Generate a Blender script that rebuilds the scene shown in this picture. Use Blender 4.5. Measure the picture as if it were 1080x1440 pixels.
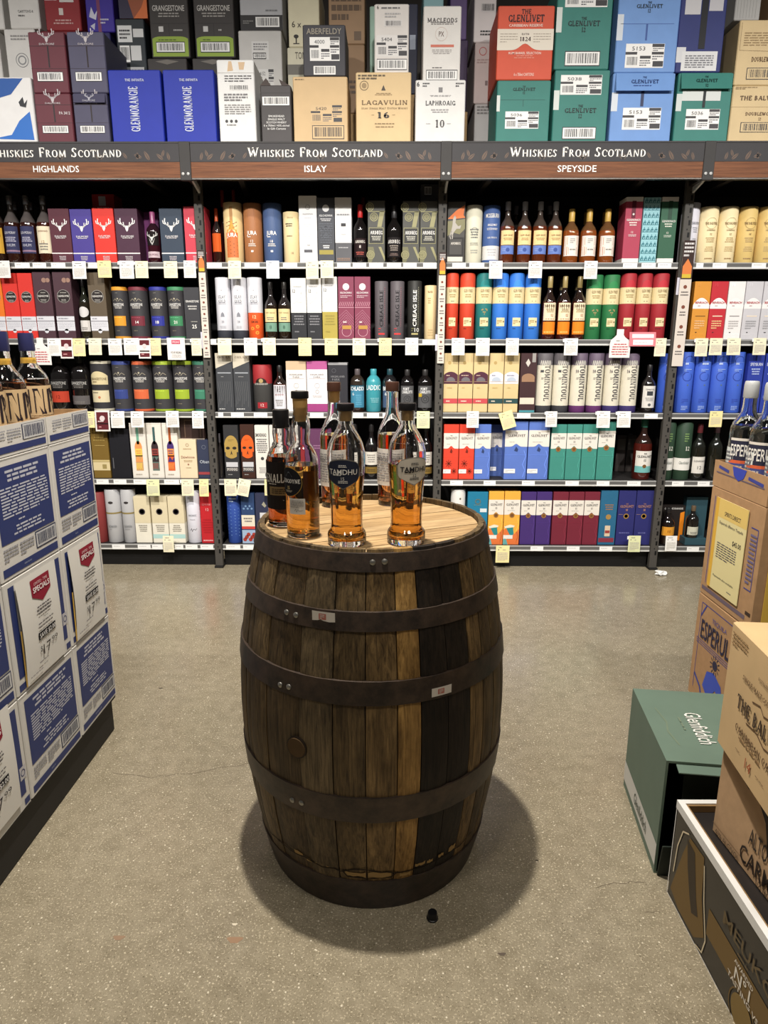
import bpy, bmesh, math, random
import numpy as np
from mathutils import Vector, Matrix
random.seed(7)
SC = bpy.context.scene
COL = SC.collection
for o in list(bpy.data.objects): bpy.data.objects.remove(o)

# ---------------------------------------------------------------- camera
F, PITCH, YAW, ROLL, CH = 938.23, .2397, -.0094, .0017, 1.3      # focal length in pixels of the 1080x1440 frame
_f = np.array([math.sin(YAW)*math.cos(PITCH), math.cos(YAW)*math.cos(PITCH), -math.sin(PITCH)])
_r = np.array([math.cos(YAW), -math.sin(YAW), 0.]); _u = np.cross(_r, _f)
_r, _u = _r*math.cos(ROLL)+_u*math.sin(ROLL), -_r*math.sin(ROLL)+_u*math.cos(ROLL)
_o = np.array([0, 0, CH])
cam = bpy.data.cameras.new('camera'); camo = bpy.data.objects.new('camera', cam); COL.objects.link(camo)
cam.sensor_fit = 'VERTICAL'; cam.sensor_height = 36.0; cam.lens = 36.0*F/1440; cam.clip_start = .02
M = Matrix.Identity(4)
for i in range(3): M[i][0] = _r[i]; M[i][1] = _u[i]; M[i][2] = -_f[i]; M[i][3] = _o[i]
camo.matrix_world = M; SC.camera = camo
def at(px, py, X=None, Y=None, Z=None):
    d = _f+_r*(px-540)/F-_u*(py-720)/F
    t = (X-_o[0])/d[0] if X is not None else (Y-_o[1])/d[1] if Y is not None else (Z-_o[2])/d[2]
    return _o+d*t
def proj(P):
    v = np.array(P)-_o; z = v@_f
    return 540+F*(v@_r)/z, 720-F*(v@_u)/z

# ---------------------------------------------------------------- world, lights, exposure
w = bpy.data.worlds.new('store_ambient'); SC.world = w; w.use_nodes = True
w.node_tree.nodes['Background'].inputs[0].default_value = (1, .965, .91, 1)
w.node_tree.nodes['Background'].inputs[1].default_value = .055
SC.view_settings.view_transform = 'Standard'; SC.view_settings.look = 'None'
SC.view_settings.exposure = 0.3; SC.view_settings.gamma = 1; SC.view_settings.use_curve_mapping = False
def lamp(name, loc, power, radius, color=(1, .93, .83), aim=None, angle=None, blend=.7):
    l = bpy.data.lights.new(name, 'SPOT' if aim else 'POINT'); l.energy = power; l.shadow_soft_size = radius; l.color = color
    o = bpy.data.objects.new(name, l); COL.objects.link(o); o.location = loc
    if aim:
        l.spot_size = math.radians(angle); l.spot_blend = blend
        o.rotation_euler = (Vector(aim)-Vector(loc)).to_track_quat('-Z', 'Y').to_euler()
    return o
lamp('track_and_fill_light', (-.24, 1.59, 3.4), 400, .045, aim=(-.2, 1.6, 0), angle=150, blend=.9)          # above the barrel
for x in (-2.7, -1.35, .1, 1.55, 2.9):                                                            # row of track lamps washing the shelves
    lamp('track_and_fill_light', (x, .95, 3.3), 205, .05, color=(1, .965, .92), aim=(x, 3.9, 1.3), angle=86, blend=1)
lamp('track_and_fill_light', (.75, .2, 3.4), 66, .25, aim=(.6, 1.4, 0), angle=120, blend=1)  # fill lamp, added to brighten the right-hand cases from the front
lamp('track_and_fill_light', (-.6, .1, 3.4), 66, .25, aim=(-.8, 1.6, .2), angle=120, blend=1)  # fill lamp, added to lift the left stack and barrel front

# ---------------------------------------------------------------- materials
_M = {}
def lin(c):
    return tuple(((v/255)/12.92 if v/255 <= .04045 else ((v/255+.055)/1.055)**2.4) for v in c)
def mat(c, kind='card'):
    """c: sRGB 0..255 of the surface; kind: card, ink, gloss, glass ..."""
    k = (tuple(c), kind)
    if k in _M: return _M[k]
    m = bpy.data.materials.new('%s_%02x%02x%02x' % ((kind,)+tuple(int(v) for v in c))); m.use_nodes = True
    nt = m.node_tree; b = nt.nodes['Principled BSDF']; L = nt.links.new
    rgb = lin(c)+(1,); b.inputs['Base Color'].default_value = rgb
    rough, spec = {'card': (.55, .3), 'ink': (.5, .3), 'paper': (.75, .2), 'gloss': (.12, .5), 'foil': (.25, .5), 'steel': (.35, .5), 'kraft': (.8, .15),
                   'plastic': (.35, .4), 'black': (.6, .3), 'satin': (.3, .45)}.get(kind, (.5, .3))
    b.inputs['Roughness'].default_value = rough; b.inputs['Specular IOR Level'].default_value = spec
    if kind in ('foil', 'steel'): b.inputs['Metallic'].default_value = .85
    if kind in ('card', 'kraft', 'black', 'steel'):
        tc = nt.nodes.new('ShaderNodeTexCoord'); n = nt.nodes.new('ShaderNodeTexNoise'); n.inputs['Scale'].default_value = 14 if kind != 'kraft' else 40
        n.inputs['Detail'].default_value = 4; L(tc.outputs['Object'], n.inputs['Vector'])
        mx = nt.nodes.new('ShaderNodeMix'); mx.data_type = 'RGBA'
        q = .90 if kind != 'kraft' else .82
        mx.inputs[6].default_value = tuple(v*q for v in rgb[:3])+(1,); mx.inputs[7].default_value = tuple(min(1, v*(2-q)*.98) for v in rgb[:3])+(1,)
        L(n.outputs['Fac'], mx.inputs[0]); L(mx.outputs[2], b.inputs['Base Color'])
        bp = nt.nodes.new('ShaderNodeBump'); bp.inputs['Strength'].default_value = .06; bp.inputs['Distance'].default_value = .01
        L(n.outputs['Fac'], bp.inputs['Height']); L(bp.outputs['Normal'], b.inputs['Normal'])
    if kind == 'glass':
        b.inputs['Transmission Weight'].default_value = 1; b.inputs['Roughness'].default_value = 0; b.inputs['IOR'].default_value = 1.47
    if kind == 'liquid':
        b.inputs['Transmission Weight'].default_value = 1; b.inputs['Roughness'].default_value = 0; b.inputs['IOR'].default_value = 1.36
    if kind == 'darkglass':
        b.inputs['Roughness'].default_value = .06; b.inputs['Specular IOR Level'].default_value = .7; b.inputs['Coat Weight'].default_value = .5; b.inputs['Coat Roughness'].default_value = .03
    _M[k] = m
    return m
def nodes_mat(name):
    m = bpy.data.materials.new(name); m.use_nodes = True
    return m, m.node_tree, m.node_tree.nodes['Principled BSDF']
W_ = (236, 234, 230); BLK = (20, 19, 20); INK = (45, 44, 48)

# ---------------------------------------------------------------- object helpers
def link(name, me, parent=None, loc=None, rot=None):
    o = bpy.data.objects.new(name, me); COL.objects.link(o)
    if parent: o.parent = parent
    if loc is not None: o.location = loc
    if rot is not None: o.rotation_euler = rot
    return o
def tag(o, label, cat, group=None):
    o['label'] = label; o['category'] = cat
    if group: o['group'] = group
    return o
def thing(name, label, cat, loc=(0, 0, 0), rz=0, group=None):
    return tag(link(name, None, loc=loc, rot=(0, 0, rz)), label, cat, group)
def mesh(name, verts, faces, mats, mi=None, smooth=None):
    me = bpy.data.meshes.new(name); me.from_pydata([tuple(v) for v in verts], [], faces)
    for m in mats: me.materials.append(m)
    if mi is not None: me.polygons.foreach_set('material_index', mi)
    if smooth is not None:
        me.polygons.foreach_set('use_smooth', [True]*len(me.polygons)); me.set_sharp_from_angle(angle=math.radians(smooth))
    me.update(); return me
def box_mesh(w, d, h, m, bev=.0015, bands=None, z0=0.):
    """box standing on z0, centred in x and y; bands: [(v0,v1,mat)...] horizontal colour bands that wrap round"""
    bands = bands or [(0, 1, m)]
    x, y = w/2, d/2; b = bev
    def ring(z, i=0):
        a, c = x-i, y-i
        return [(-a+b, -c, z), (a-b, -c, z), (a, -c+b, z), (a, c-b, z), (a-b, c, z), (-a+b, c, z), (-a, c-b, z), (-a, -c+b, z)]
    zs = [(z0+b, 0)]; ms = []
    for k, (v0, v1, mm) in enumerate(bands):
        zt = z0+h*v1 if k < len(bands)-1 else z0+h-b
        zs.append((zt, 0)); ms.append(mm)
    mats = []; idx = []
    for mm in ms:
        if mm not in mats: mats.append(mm)
        idx.append(mats.index(mm))
    V = [(p[0]*(1-b/x), p[1]*(1-b/y), z0) for p in ring(0)]; R = [V[:]]
    V = list(V)
    for z, i in zs: V += ring(z)
    V += [(p[0]*(1-b/x), p[1]*(1-b/y), z0+h) for p in ring(0)]
    n = len(zs)+2; Fc = []; mi = []
    for k in range(n-1):
        for j in range(8):
            Fc.append((k*8+j, k*8+(j+1) % 8, (k+1)*8+(j+1) % 8, (k+1)*8+j))
            mi.append(idx[max(0, min(len(idx)-1, k-1))])
    Fc.append(tuple(range(7, -1, -1))); mi.append(idx[0]); Fc.append(tuple(range((n-1)*8, n*8))); mi.append(idx[-1])
    return mesh('box', V, Fc, mats, mi)
def lathe(prof, mats, n=24, cap=True, smooth=40):
    """prof: [(r, z, material index of the segment that starts here)]"""
    V = []; Fc = []; mi = []
    for r, z, *_ in prof:
        for j in range(n):
            a = 2*math.pi*(j+.5)/n; V.append((r*math.cos(a), r*math.sin(a), z))
    for k in range(len(prof)-1):
        for j in range(n):
            Fc.append((k*n+j, k*n+(j+1) % n, (k+1)*n+(j+1) % n, (k+1)*n+j)); mi.append(prof[k][2] if len(prof[k]) > 2 else 0)
    if cap:
        Fc.append(tuple(range(n-1, -1, -1))); mi.append(prof[0][2] if len(prof[0]) > 2 else 0)
        k = len(prof)-1; Fc.append(tuple(range(k*n, k*n+n))); mi.append(prof[-2][2] if len(prof[-2]) > 2 else 0)
    return mesh('lathe', V, Fc, mats, mi, smooth)
def bar(p0, p1, w, h, m):
    """a straight bar with rectangular section between two points"""
    p0, p1 = Vector(p0), Vector(p1); d = (p1-p0); L = d.length
    me = box_mesh(w, h, L, m, .002); me.transform(Matrix.Translation(p0) @ d.to_track_quat('Z', 'Y').to_matrix().to_4x4()); return me

# ---------------------------------------------------------------- lettering
_tc = {}
def sans(s, bold=0.):
    k = (s, bold)
    if k not in _tc:
        cu = bpy.data.curves.new('t', 'FONT'); cu.body = s; cu.resolution_u = 2; cu.offset = bold*.55; cu.fill_mode = 'FRONT' if hasattr(cu, 'fill_mode') else cu.fill_mode
        ob = bpy.data.objects.new('t', cu); me = ob.to_mesh()
        V = [(v.co.x/.69, v.co.y/.69) for v in me.vertices]; P = [tuple(p.vertices) for p in me.polygons]
        ob.to_mesh_clear(); bpy.data.objects.remove(ob); bpy.data.curves.remove(cu)
        if V:
            x0 = min(v[0] for v in V); V = [(v[0]-x0, v[1]) for v in V]; wd = max(v[0] for v in V)
        else: wd = .5
        _tc[k] = (V, P, wd)
    return _tc[k]
# a small roman face: T thick stroke, t thin stroke, s serif, a arc (cx,cy,rx,ry,from,to)
SER = {
 'A': (.78, 'T .42 1 .68 0;t .40 1 .12 0;t .22 .34 .58 .34;s .12 0 .2;s .68 0 .22'), 'B': (.64, 'T .15 0 .15 1;a .3 .75 .2 .25 -90 90;a .3 .26 .27 .26 -90 90;t .1 .99 .3 .99;t .1 .01 .3 .01;t .2 .51 .32 .51'),
 'C': (.7, 'a .42 .5 .36 .5 50 310;t .66 .85 .66 .65'), 'D': (.76, 'T .15 0 .15 1;a .28 .5 .4 .5 -90 90;t .08 .98 .3 .98;t .08 .02 .3 .02'),
 'E': (.6, 'T .15 0 .15 1;t .08 .98 .54 .98;t .15 .52 .42 .52;t .08 .02 .56 .02;t .53 .98 .53 .8;t .55 .02 .55 .22;t .42 .6 .42 .42'),
 'F': (.56, 'T .15 0 .15 1;t .08 .98 .52 .98;t .15 .52 .4 .52;t .51 .98 .51 .78;t .4 .6 .4 .42;s .15 0 .2'), 'G': (.74, 'a .42 .5 .36 .5 45 320;T .66 .05 .66 .42;s .64 .43 .2;t .66 .9 .66 .7'),
 'H': (.8, 'T .16 0 .16 1;T .64 0 .64 1;t .16 .52 .64 .52;s .16 0 .2;s .16 1 .2;s .64 0 .2;s .64 1 .2'), 'I': (.34, 'T .17 0 .17 1;s .17 0 .22;s .17 1 .22'),
 'J': (.4, 'T .26 .1 .26 1;s .26 1 .22;t .22 .06 .06 -.1'), 'K': (.72, 'T .16 0 .16 1;t .2 .45 .6 1;T .34 .6 .64 0;s .16 0 .2;s .16 1 .2;s .6 1 .2;s .64 0 .2'),
 'L': (.58, 'T .16 0 .16 1;s .16 1 .22;t .08 .02 .54 .02;t .53 .02 .53 .24'), 'M': (.94, 't .16 0 .16 1;T .16 1 .46 .1;t .46 .1 .76 1;T .78 0 .78 1;s .16 0 .18;s .78 0 .2;s .12 1 .12;s .8 1 .14'),
 'N': (.8, 't .16 0 .16 1;T .16 1 .64 0;t .64 0 .64 1;s .16 0 .18;s .14 1 .16;s .64 1 .18'), 'O': (.8, 'a .4 .5 .36 .51 0 360'),
 'P': (.62, 'T .16 0 .16 1;a .28 .74 .27 .26 -90 90;t .1 .99 .3 .99;t .16 .49 .3 .49;s .16 0 .22'), 'Q': (.8, 'a .4 .5 .36 .51 0 360;T .42 .2 .7 -.15'),
 'R': (.7, 'T .16 0 .16 1;a .28 .75 .25 .25 -90 90;t .1 .99 .3 .99;t .16 .5 .3 .5;T .34 .5 .62 0;s .16 0 .2;s .63 0 .16'),
 'S': (.54, 'a .28 .76 .2 .24 40 270;a .26 .26 .22 .26 -140 90;t .46 .95 .46 .78;t .05 .05 .05 .26'), 'T': (.66, 'T .33 0 .33 1;t .04 .98 .62 .98;t .05 .98 .05 .78;t .61 .98 .61 .78;s .33 0 .24'),
 'U': (.76, 'T .16 .3 .16 1;t .6 .3 .6 1;a .38 .3 .22 .3 180 360;s .16 1 .22;s .6 1 .2'), 'V': (.74, 'T .12 1 .38 0;t .38 0 .62 1;s .12 1 .2;s .62 1 .18'),
 'W': (1.06, 'T .1 1 .32 0;t .32 0 .52 .9;T .5 .9 .72 0;t .72 0 .94 1;s .1 1 .2;s .5 .95 .14;s .94 1 .18'), 'X': (.72, 'T .12 1 .6 0;t .6 1 .12 0;s .12 1 .2;s .6 1 .2;s .12 0 .2;s .6 0 .2'),
 'Y': (.7, 'T .1 1 .35 .5;t .6 1 .35 .5;T .35 0 .35 .5;s .1 1 .2;s .6 1 .18;s .35 0 .2'), 'Z': (.62, 't .06 .98 .56 .98;T .54 .98 .08 .02;t .06 .02 .58 .02;t .57 .02 .57 .22;t .06 .98 .06 .8'),
 '0': (.6, 'a .3 .5 .25 .5 0 360'), '1': (.4, 'T .22 0 .22 1;t .22 1 .08 .86;s .22 0 .26'), '2': (.56, 'a .28 .72 .22 .28 -20 170;t .48 .6 .08 .04;t .06 .03 .5 .03;t .5 .03 .5 .2'),
 '3': (.54, 'a .26 .75 .2 .24 -90 150;a .26 .27 .23 .26 -150 90'), '4': (.6, 'T .42 0 .42 1;t .42 1 .05 .3;t .05 .28 .56 .28'), '5': (.54, 't .12 .98 .48 .98;t .12 .98 .1 .55;a .24 .3 .24 .3 -140 100'),
 '6': (.58, 'a .3 .3 .22 .3 0 360;a .42 .45 .34 .55 95 200'), '7': (.54, 't .06 .98 .52 .98;T .5 .98 .2 0'), '8': (.56, 'a .28 .75 .19 .24 0 360;a .28 .26 .23 .26 0 360'), '9': (.58, 'a .28 .7 .22 .3 0 360;a .14 .55 .36 .55 -80 20'),
}
_sc = {}
def serif(s, bold=0.):
    """capitals full height, lower-case letters as small capitals"""
    if (s, bold) in _sc: return _sc[(s, bold)]
    V = []; P = []; x = 0
    def quad(*p):
        k = len(V); V.extend(p); P.append(tuple(range(k, k+len(p))))
    for ch in s:
        if ch == ' ': x += .42; continue
        up = ch.upper(); sc = 1. if ch == up else .76
        if up not in SER: x += .3; continue
        wd, st = SER[up]
        for c in st.split(';'):
            k, *n = c.split(); n = [float(q) for q in n]
            if k in 'Tt':
                th = .14+bold*.6 if k == 'T' else .06+bold
                x0, y0, x1, y1 = n; L = math.hypot(x1-x0, y1-y0); nx, ny = -(y1-y0)/L*th/2, (x1-x0)/L*th/2
                if k == 'T' and abs(x1-x0) > .05: ny *= .2
                q = [(x0+nx, y0+ny), (x0-nx, y0-ny), (x1-nx, y1-ny), (x1+nx, y1+ny)]
                quad(*[(x+a*sc, b*sc) for a, b in q])
            elif k == 's':
                cx, cy, ww = n; cy = .025 if cy < .5 else .975
                q = [(cx-ww/2, cy-.028-bold/3), (cx+ww/2, cy-.028-bold/3), (cx+ww/2, cy+.028+bold/3), (cx-ww/2, cy+.028+bold/3)]
                quad(*[(x+a*sc, b*sc) for a, b in q])
            else:
                cx, cy, rx, ry, a0, a1 = n; N = max(4, int(abs(a1-a0)/24)); rr = []
                for i in range(N+1):
                    a = math.radians(a0+(a1-a0)*i/N); th = .05+bold*.7+.1*abs(math.cos(a))
                    rr.append(((cx+rx*math.cos(a), cy+ry*math.sin(a)), (cx+(rx-th)*math.cos(a), cy+(ry-.06-bold)*math.sin(a))))
                for i in range(N):
                    q = [rr[i][0], rr[i+1][0], rr[i+1][1], rr[i][1]]; quad(*[(x+a*sc, b*sc) for a, b in q])
        x += (wd+.06)*sc
    _sc[(s, bold)] = (V, P, max(x-.06, .1)); return _sc[(s, bold)]

class Sheet:
    """flat print on a face w x h metres; coordinates 0..1 across the face"""
    def __init__(s, w, h, rnd=1): s.w, s.h, s.V, s.F, s.C, s.R = w, h, [], [], [], random.Random(rnd)
    def _q(s, pts, c, l):
        k = len(s.V); s.V += [(p[0], p[1], l) for p in pts]; s.F.append(tuple(range(k, k+len(pts)))); s.C.append(c)
    def poly(s, pts, c, l=1): s._q([(a*s.w, b*s.h) for a, b in pts], c, l)
    def rect(s, u0, v0, u1, v1, c, l=1):
        n = max(1, int(abs(u1-u0)*s.w/.012)) if s.w < .35 else 1
        for i in range(n):
            a, b = u0+(u1-u0)*i/n, u0+(u1-u0)*(i+1)/n
            s.poly([(a, v0), (b, v0), (b, v1), (a, v1)], c, l)
    def strips(s, u0, u1, top, bot, c, l=1, n=14):
        for i in range(n):
            a, b = u0+(u1-u0)*i/n, u0+(u1-u0)*(i+1)/n
            s.poly([(a, bot(a)), (b, bot(b)), (b, top(b)), (a, top(a))], c, l)
    def disc(s, cu, cv, r, c, l=1, n=14, asp=1.):
        """r in fractions of the width"""
        ry = r*s.w/s.h*asp
        e = lambda u: ry*math.sqrt(max(0, 1-((u-cu)/r)**2))
        xs = [cu-r*math.cos(math.pi*i/n) for i in range(n+1)]
        for a, b in zip(xs, xs[1:]): s.poly([(a, cv-e(a)), (b, cv-e(b)), (b, cv+e(b)), (a, cv+e(a))], c, l)
    def line(s, pts, t, c, l=1):
        """polyline, t thickness as a fraction of the width"""
        P = [(a*s.w, b*s.h) for a, b in pts]; t *= s.w
        for (x0, y0), (x1, y1) in zip(P, P[1:]):
            L = math.hypot(x1-x0, y1-y0) or 1e-6; nx, ny = -(y1-y0)/L*t/2, (x1-x0)/L*t/2
            s._q([(x0+nx, y0+ny), (x0-nx, y0-ny), (x1-nx, y1-ny), (x1+nx, y1+ny)], c, l)
    def ring(s, cu, cv, r, t, c, l=1, n=24, a0=0, a1=360, asp=1.):
        k = s.w/s.h*asp
        s.line([(cu+r*math.cos(math.radians(a0+(a1-a0)*i/n)), cv+r*k*math.sin(math.radians(a0+(a1-a0)*i/n))) for i in range(n+1)], t, c, l)
    def text(s, t, cu, cv, hh, c, wd=None, f='sans', bold=0., rot=0, l=6):
        """centred on (cu,cv); hh letter height / face height, wd: width / face width (stretches to fit)"""
        H = hh*(s.w if rot else s.h)
        V, P, tw = (serif if f == 'serif' else sans)(t, max(bold, .06 if H < .03 else .03) if f == 'serif' else bold)
        H = hh*s.h; sx = H if wd is None else wd*(s.w if not rot else s.h)/tw
        if rot: H = hh*s.w
        if rot and wd is None: sx = H
        cc, ss = math.cos(math.radians(rot)), math.sin(math.radians(rot)); k = len(s.V)
        for a, b in V:
            x, y = (a-tw/2)*sx, (b-.5)*H
            s.V.append((cu*s.w+x*cc-y*ss, cv*s.h+x*ss+y*cc, l))
        for p in P: s.F.append(tuple(k+i for i in p)); s.C.append(c)
    def lines(s, u0, v0, u1, v1, n, c, l=5, cen=False, fill=.5):
        """lines of small unreadable print"""
        st = (v1-v0)/n
        for i in range(n):
            v = v1-(i+.5)*st; a = u0; b = u1
            if cen: k = s.R.uniform(0, .3)*(u1-u0)/2; a, b = u0+k, u1-k
            elif i == n-1: b = u0+(u1-u0)*s.R.uniform(.3, .8)
            x = a
            while x < b-.01:
                e = min(b, x+(u1-u0)*s.R.uniform(.08, .22)); s.poly([(x, v-st*fill/2), (e, v-st*fill/2), (e, v+st*fill/2), (x, v+st*fill/2)], c, l); x = e+(u1-u0)*.03
    def barcode(s, u0, v0, u1, v1, bg=W_, c=INK, border=True, l=2):
        if border: s.rect(u0-.012, v0-.012, u1+.012, v1+.012, c, l)
        s.rect(u0, v0, u1, v1, bg, l+1); x = u0+(u1-u0)*.06; e = u1-(u1-u0)*.06; q = (u1-u0)/52
        while x < e:
            b = q*s.R.choice((.5, 1, 1.6)); s.poly([(x, v0+(v1-v0)*.14), (min(e, x+b), v0+(v1-v0)*.14), (min(e, x+b), v1-(v1-v0)*.1), (x, v1-(v1-v0)*.1)], c, l+2); x += b+q*s.R.choice((.7, 1, 1.5))
    def ship(s, u0, v0, u1, v1, num, bg=W_):
        """shipping label with a number, boxes and a barcode"""
        du, dv = u1-u0, v1-v0; X = lambda a: u0+a*du; Y = lambda b: v0+b*dv
        s.rect(u0, v0, u1, v1, bg, 2); s.text(num, X(.33), Y(.8), .16*dv, INK, .34*du, l=4)
        for a, b, c_, d in ((.68, .86, .99, .99), (.0, .55, .3, .66), (.68, .55, .99, .66), (.38, .38, .66, .5), (.72, .05, .99, .28)): s.rect(X(a), Y(b), X(c_), Y(d), (60, 58, 60), 3)
        s.lines(X(.38), Y(.06), X(.66), Y(.34), 3, (90, 90, 95), 3); s.lines(X(.7), Y(.68), X(.98), Y(.84), 2, (90, 90, 95), 3); s.lines(X(.7), Y(.32), X(.98), Y(.52), 2, (90, 90, 95), 3)
        s.barcode(X(.03), Y(.05), X(.33), Y(.5), bg, (70, 70, 72), False, 3)
    def emit(s, name, parent, mode='flat', o=(0, 0, 0), U=(1, 0, 0), Vv=(0, 0, 1), R=.05, kind='ink', eps=.0004, taper=None):
        if not s.F: return None
        if mode == 'flat':
            o, U, Vv = Vector(o), Vector(U), Vector(Vv); N = U.cross(Vv)
            pts = [o+U*(u-s.w/2)+Vv*v+N*(eps*l) for u, v, l in s.V]
        else:
            pts = []
            for u, v, l in s.V:
                rr = (taper(v) if taper else R); th = (u-s.w/2)/R; q = rr+eps*l
                pts.append((o[0]+q*math.sin(th), o[1]-q*math.cos(th), o[2]+v))
        cs = []; mi = []
        for c in s.C:
            c = tuple(c)
            if c not in cs: cs.append(c)
            mi.append(cs.index(c))
        return link(name, mesh(name, pts, s.F, [mat(c, kind) for c in cs], mi), parent)

# ---------------------------------------------------------------- floor and wall
def floor_material():
    m, nt, b = nodes_mat('polished_concrete'); N = nt.nodes.new; L = nt.links.new
    tc = N('ShaderNodeTexCoord')
    def noise(sc, det=4, rough=.55):
        n = N('ShaderNodeTexNoise'); n.inputs['Scale'].default_value = sc; n.inputs['Detail'].default_value = det; n.inputs['Roughness'].default_value = rough; L(tc.outputs['Object'], n.inputs['Vector']); return n
    def ramp(src, stops):
        r = N('ShaderNodeValToRGB'); e = r.color_ramp.elements
        while len(e) < len(stops): e.new(.5)
        for k, (p, c) in enumerate(stops): e[k].position = p; e[k].color = tuple(c)+(1,)
        L(src, r.inputs[0]); return r
    def mix(a, c, fac, mode='MIX'):
        x = N('ShaderNodeMix'); x.data_type = 'RGBA'; x.blend_type = mode
        if hasattr(fac, 'links'): L(fac, x.inputs[0])
        else: x.inputs[0].default_value = fac
        for s, v in ((6, a), (7, c)):
            if hasattr(v, 'links'): L(v, x.inputs[s])
            else: x.inputs[s].default_value = tuple(v)+(1,)
        return x.outputs[2]
    big = noise(1.6, 5); base = ramp(big.outputs['Fac'], [(.3, lin((127, 118, 99))), (.7, lin((149, 140, 120)))])
    med = noise(22, 5, .7); c = mix(base.outputs[0], ramp(med.outputs['Fac'], [(.35, lin((118, 108, 88))), (.65, lin((162, 152, 130)))]).outputs[0], .4)
    fine = noise(210, 3, .6); sp = ramp(fine.outputs['Fac'], [(.57, (0, 0, 0)), (.66, (1, 1, 1))]); sf = N('ShaderNodeMath'); sf.operation = 'MULTIPLY'; sf.inputs[1].default_value = .8; L(sp.outputs[0], sf.inputs[0]); c = mix(c, lin((206, 194, 168)), sf.outputs[0])
    f2 = noise(260, 2, .6); dk = ramp(f2.outputs['Fac'], [(.30, (1, 1, 1)), (.40, (0, 0, 0))]); c = mix(c, lin((88, 80, 66)), dk.outputs[0])
    v = N('ShaderNodeTexVoronoi'); v.inputs['Scale'].default_value = 75; L(tc.outputs['Object'], v.inputs['Vector'])
    vr = ramp(v.outputs['Distance'], [(.10, (1, 1, 1)), (.20, (0, 0, 0))]); mm = N('ShaderNodeMath'); mm.operation = 'MULTIPLY'; L(vr.outputs[0], mm.inputs[0])
    vc = N('ShaderNodeSeparateColor'); L(v.outputs['Color'], vc.inputs[0]); gt = N('ShaderNodeMath'); gt.operation = 'GREATER_THAN'; gt.inputs[1].default_value = .72; L(vc.outputs[0], gt.inputs[0]); L(gt.outputs[0], mm.inputs[1])
    c = mix(c, lin((214, 205, 184)), mm.outputs[0])
    L(c, b.inputs['Base Color'])
    rr = ramp(noise(5, 4).outputs['Fac'], [(.3, (.15,)*3), (.7, (.27,)*3)]); L(rr.outputs[0], b.inputs['Roughness'])
    b.inputs['Specular IOR Level'].default_value = .5
    bp = N('ShaderNodeBump'); bp.inputs['Strength'].default_value = .05; bp.inputs['Distance'].default_value = .004; L(fine.outputs['Fac'], bp.inputs['Height']); L(bp.outputs['Normal'], b.inputs['Normal'])
    return m
fl = link('floor', mesh('floor', [(-6, -3, 0), (6, -3, 0), (6, 5.3, 0), (-6, 5.3, 0)], [(0, 1, 2, 3)], [floor_material()])); fl['kind'] = 'structure'
def floor_mark(name, pts, wd, c):
    """hairline crack or stain lying in the floor surface"""
    s = Sheet(1, 1); s.line([(a, b) for a, b in pts], wd, c); o = s.emit(name, fl, o=(.5, 0, .0002), U=(1, 0, 0), Vv=(0, 1, 0), kind='paper', eps=.0002); return o
def crack(px):
    P = [at(x, y, Z=0) for x, y in px]; Q = []
    for a, b in zip(P, P[1:]):
        for i in range(5):
            t = i/5; Q.append((a[0]+(b[0]-a[0])*t+random.uniform(-.004, .004), a[1]+(b[1]-a[1])*t+random.uniform(-.006, .006)))
    floor_mark('crack', Q, .0014, (96, 86, 72))
crack([(160, 1086), (215, 1093), (268, 1087), (330, 1077), (365, 1070)]); crack([(838, 1248), (880, 1240), (914, 1242)]); crack([(905, 1282), (935, 1285)])
for x, y, r, c in ((226, 968, .008, (70, 62, 54)), (167, 1319, .012, (142, 118, 96)), (330, 1322, .016, (146, 118, 94)), (706, 1342, .008, (90, 80, 70)), (755, 1210, .004, (60, 54, 48)), (330, 1300, .006, (206, 196, 176))):
    p = at(x, y, Z=0); s = Sheet(1, 1); k = [(r*math.cos(a)*(1+.35*math.sin(3*a)), r*.7*math.sin(a)*(1+.3*math.cos(2*a))) for a in [i*math.pi/8 for i in range(16)]]
    s.poly(k, c); s.emit('floor_stain', fl, o=(p[0]+.5, p[1], .0002), U=(1, 0, 0), Vv=(0, 1, 0), kind='paper', eps=.0002)
wb = link('wall_back', box_mesh(12, .1, 3.9, mat((92, 86, 80), 'card')), loc=(0, 5.35, 0)); wb['kind'] = 'structure'

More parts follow.
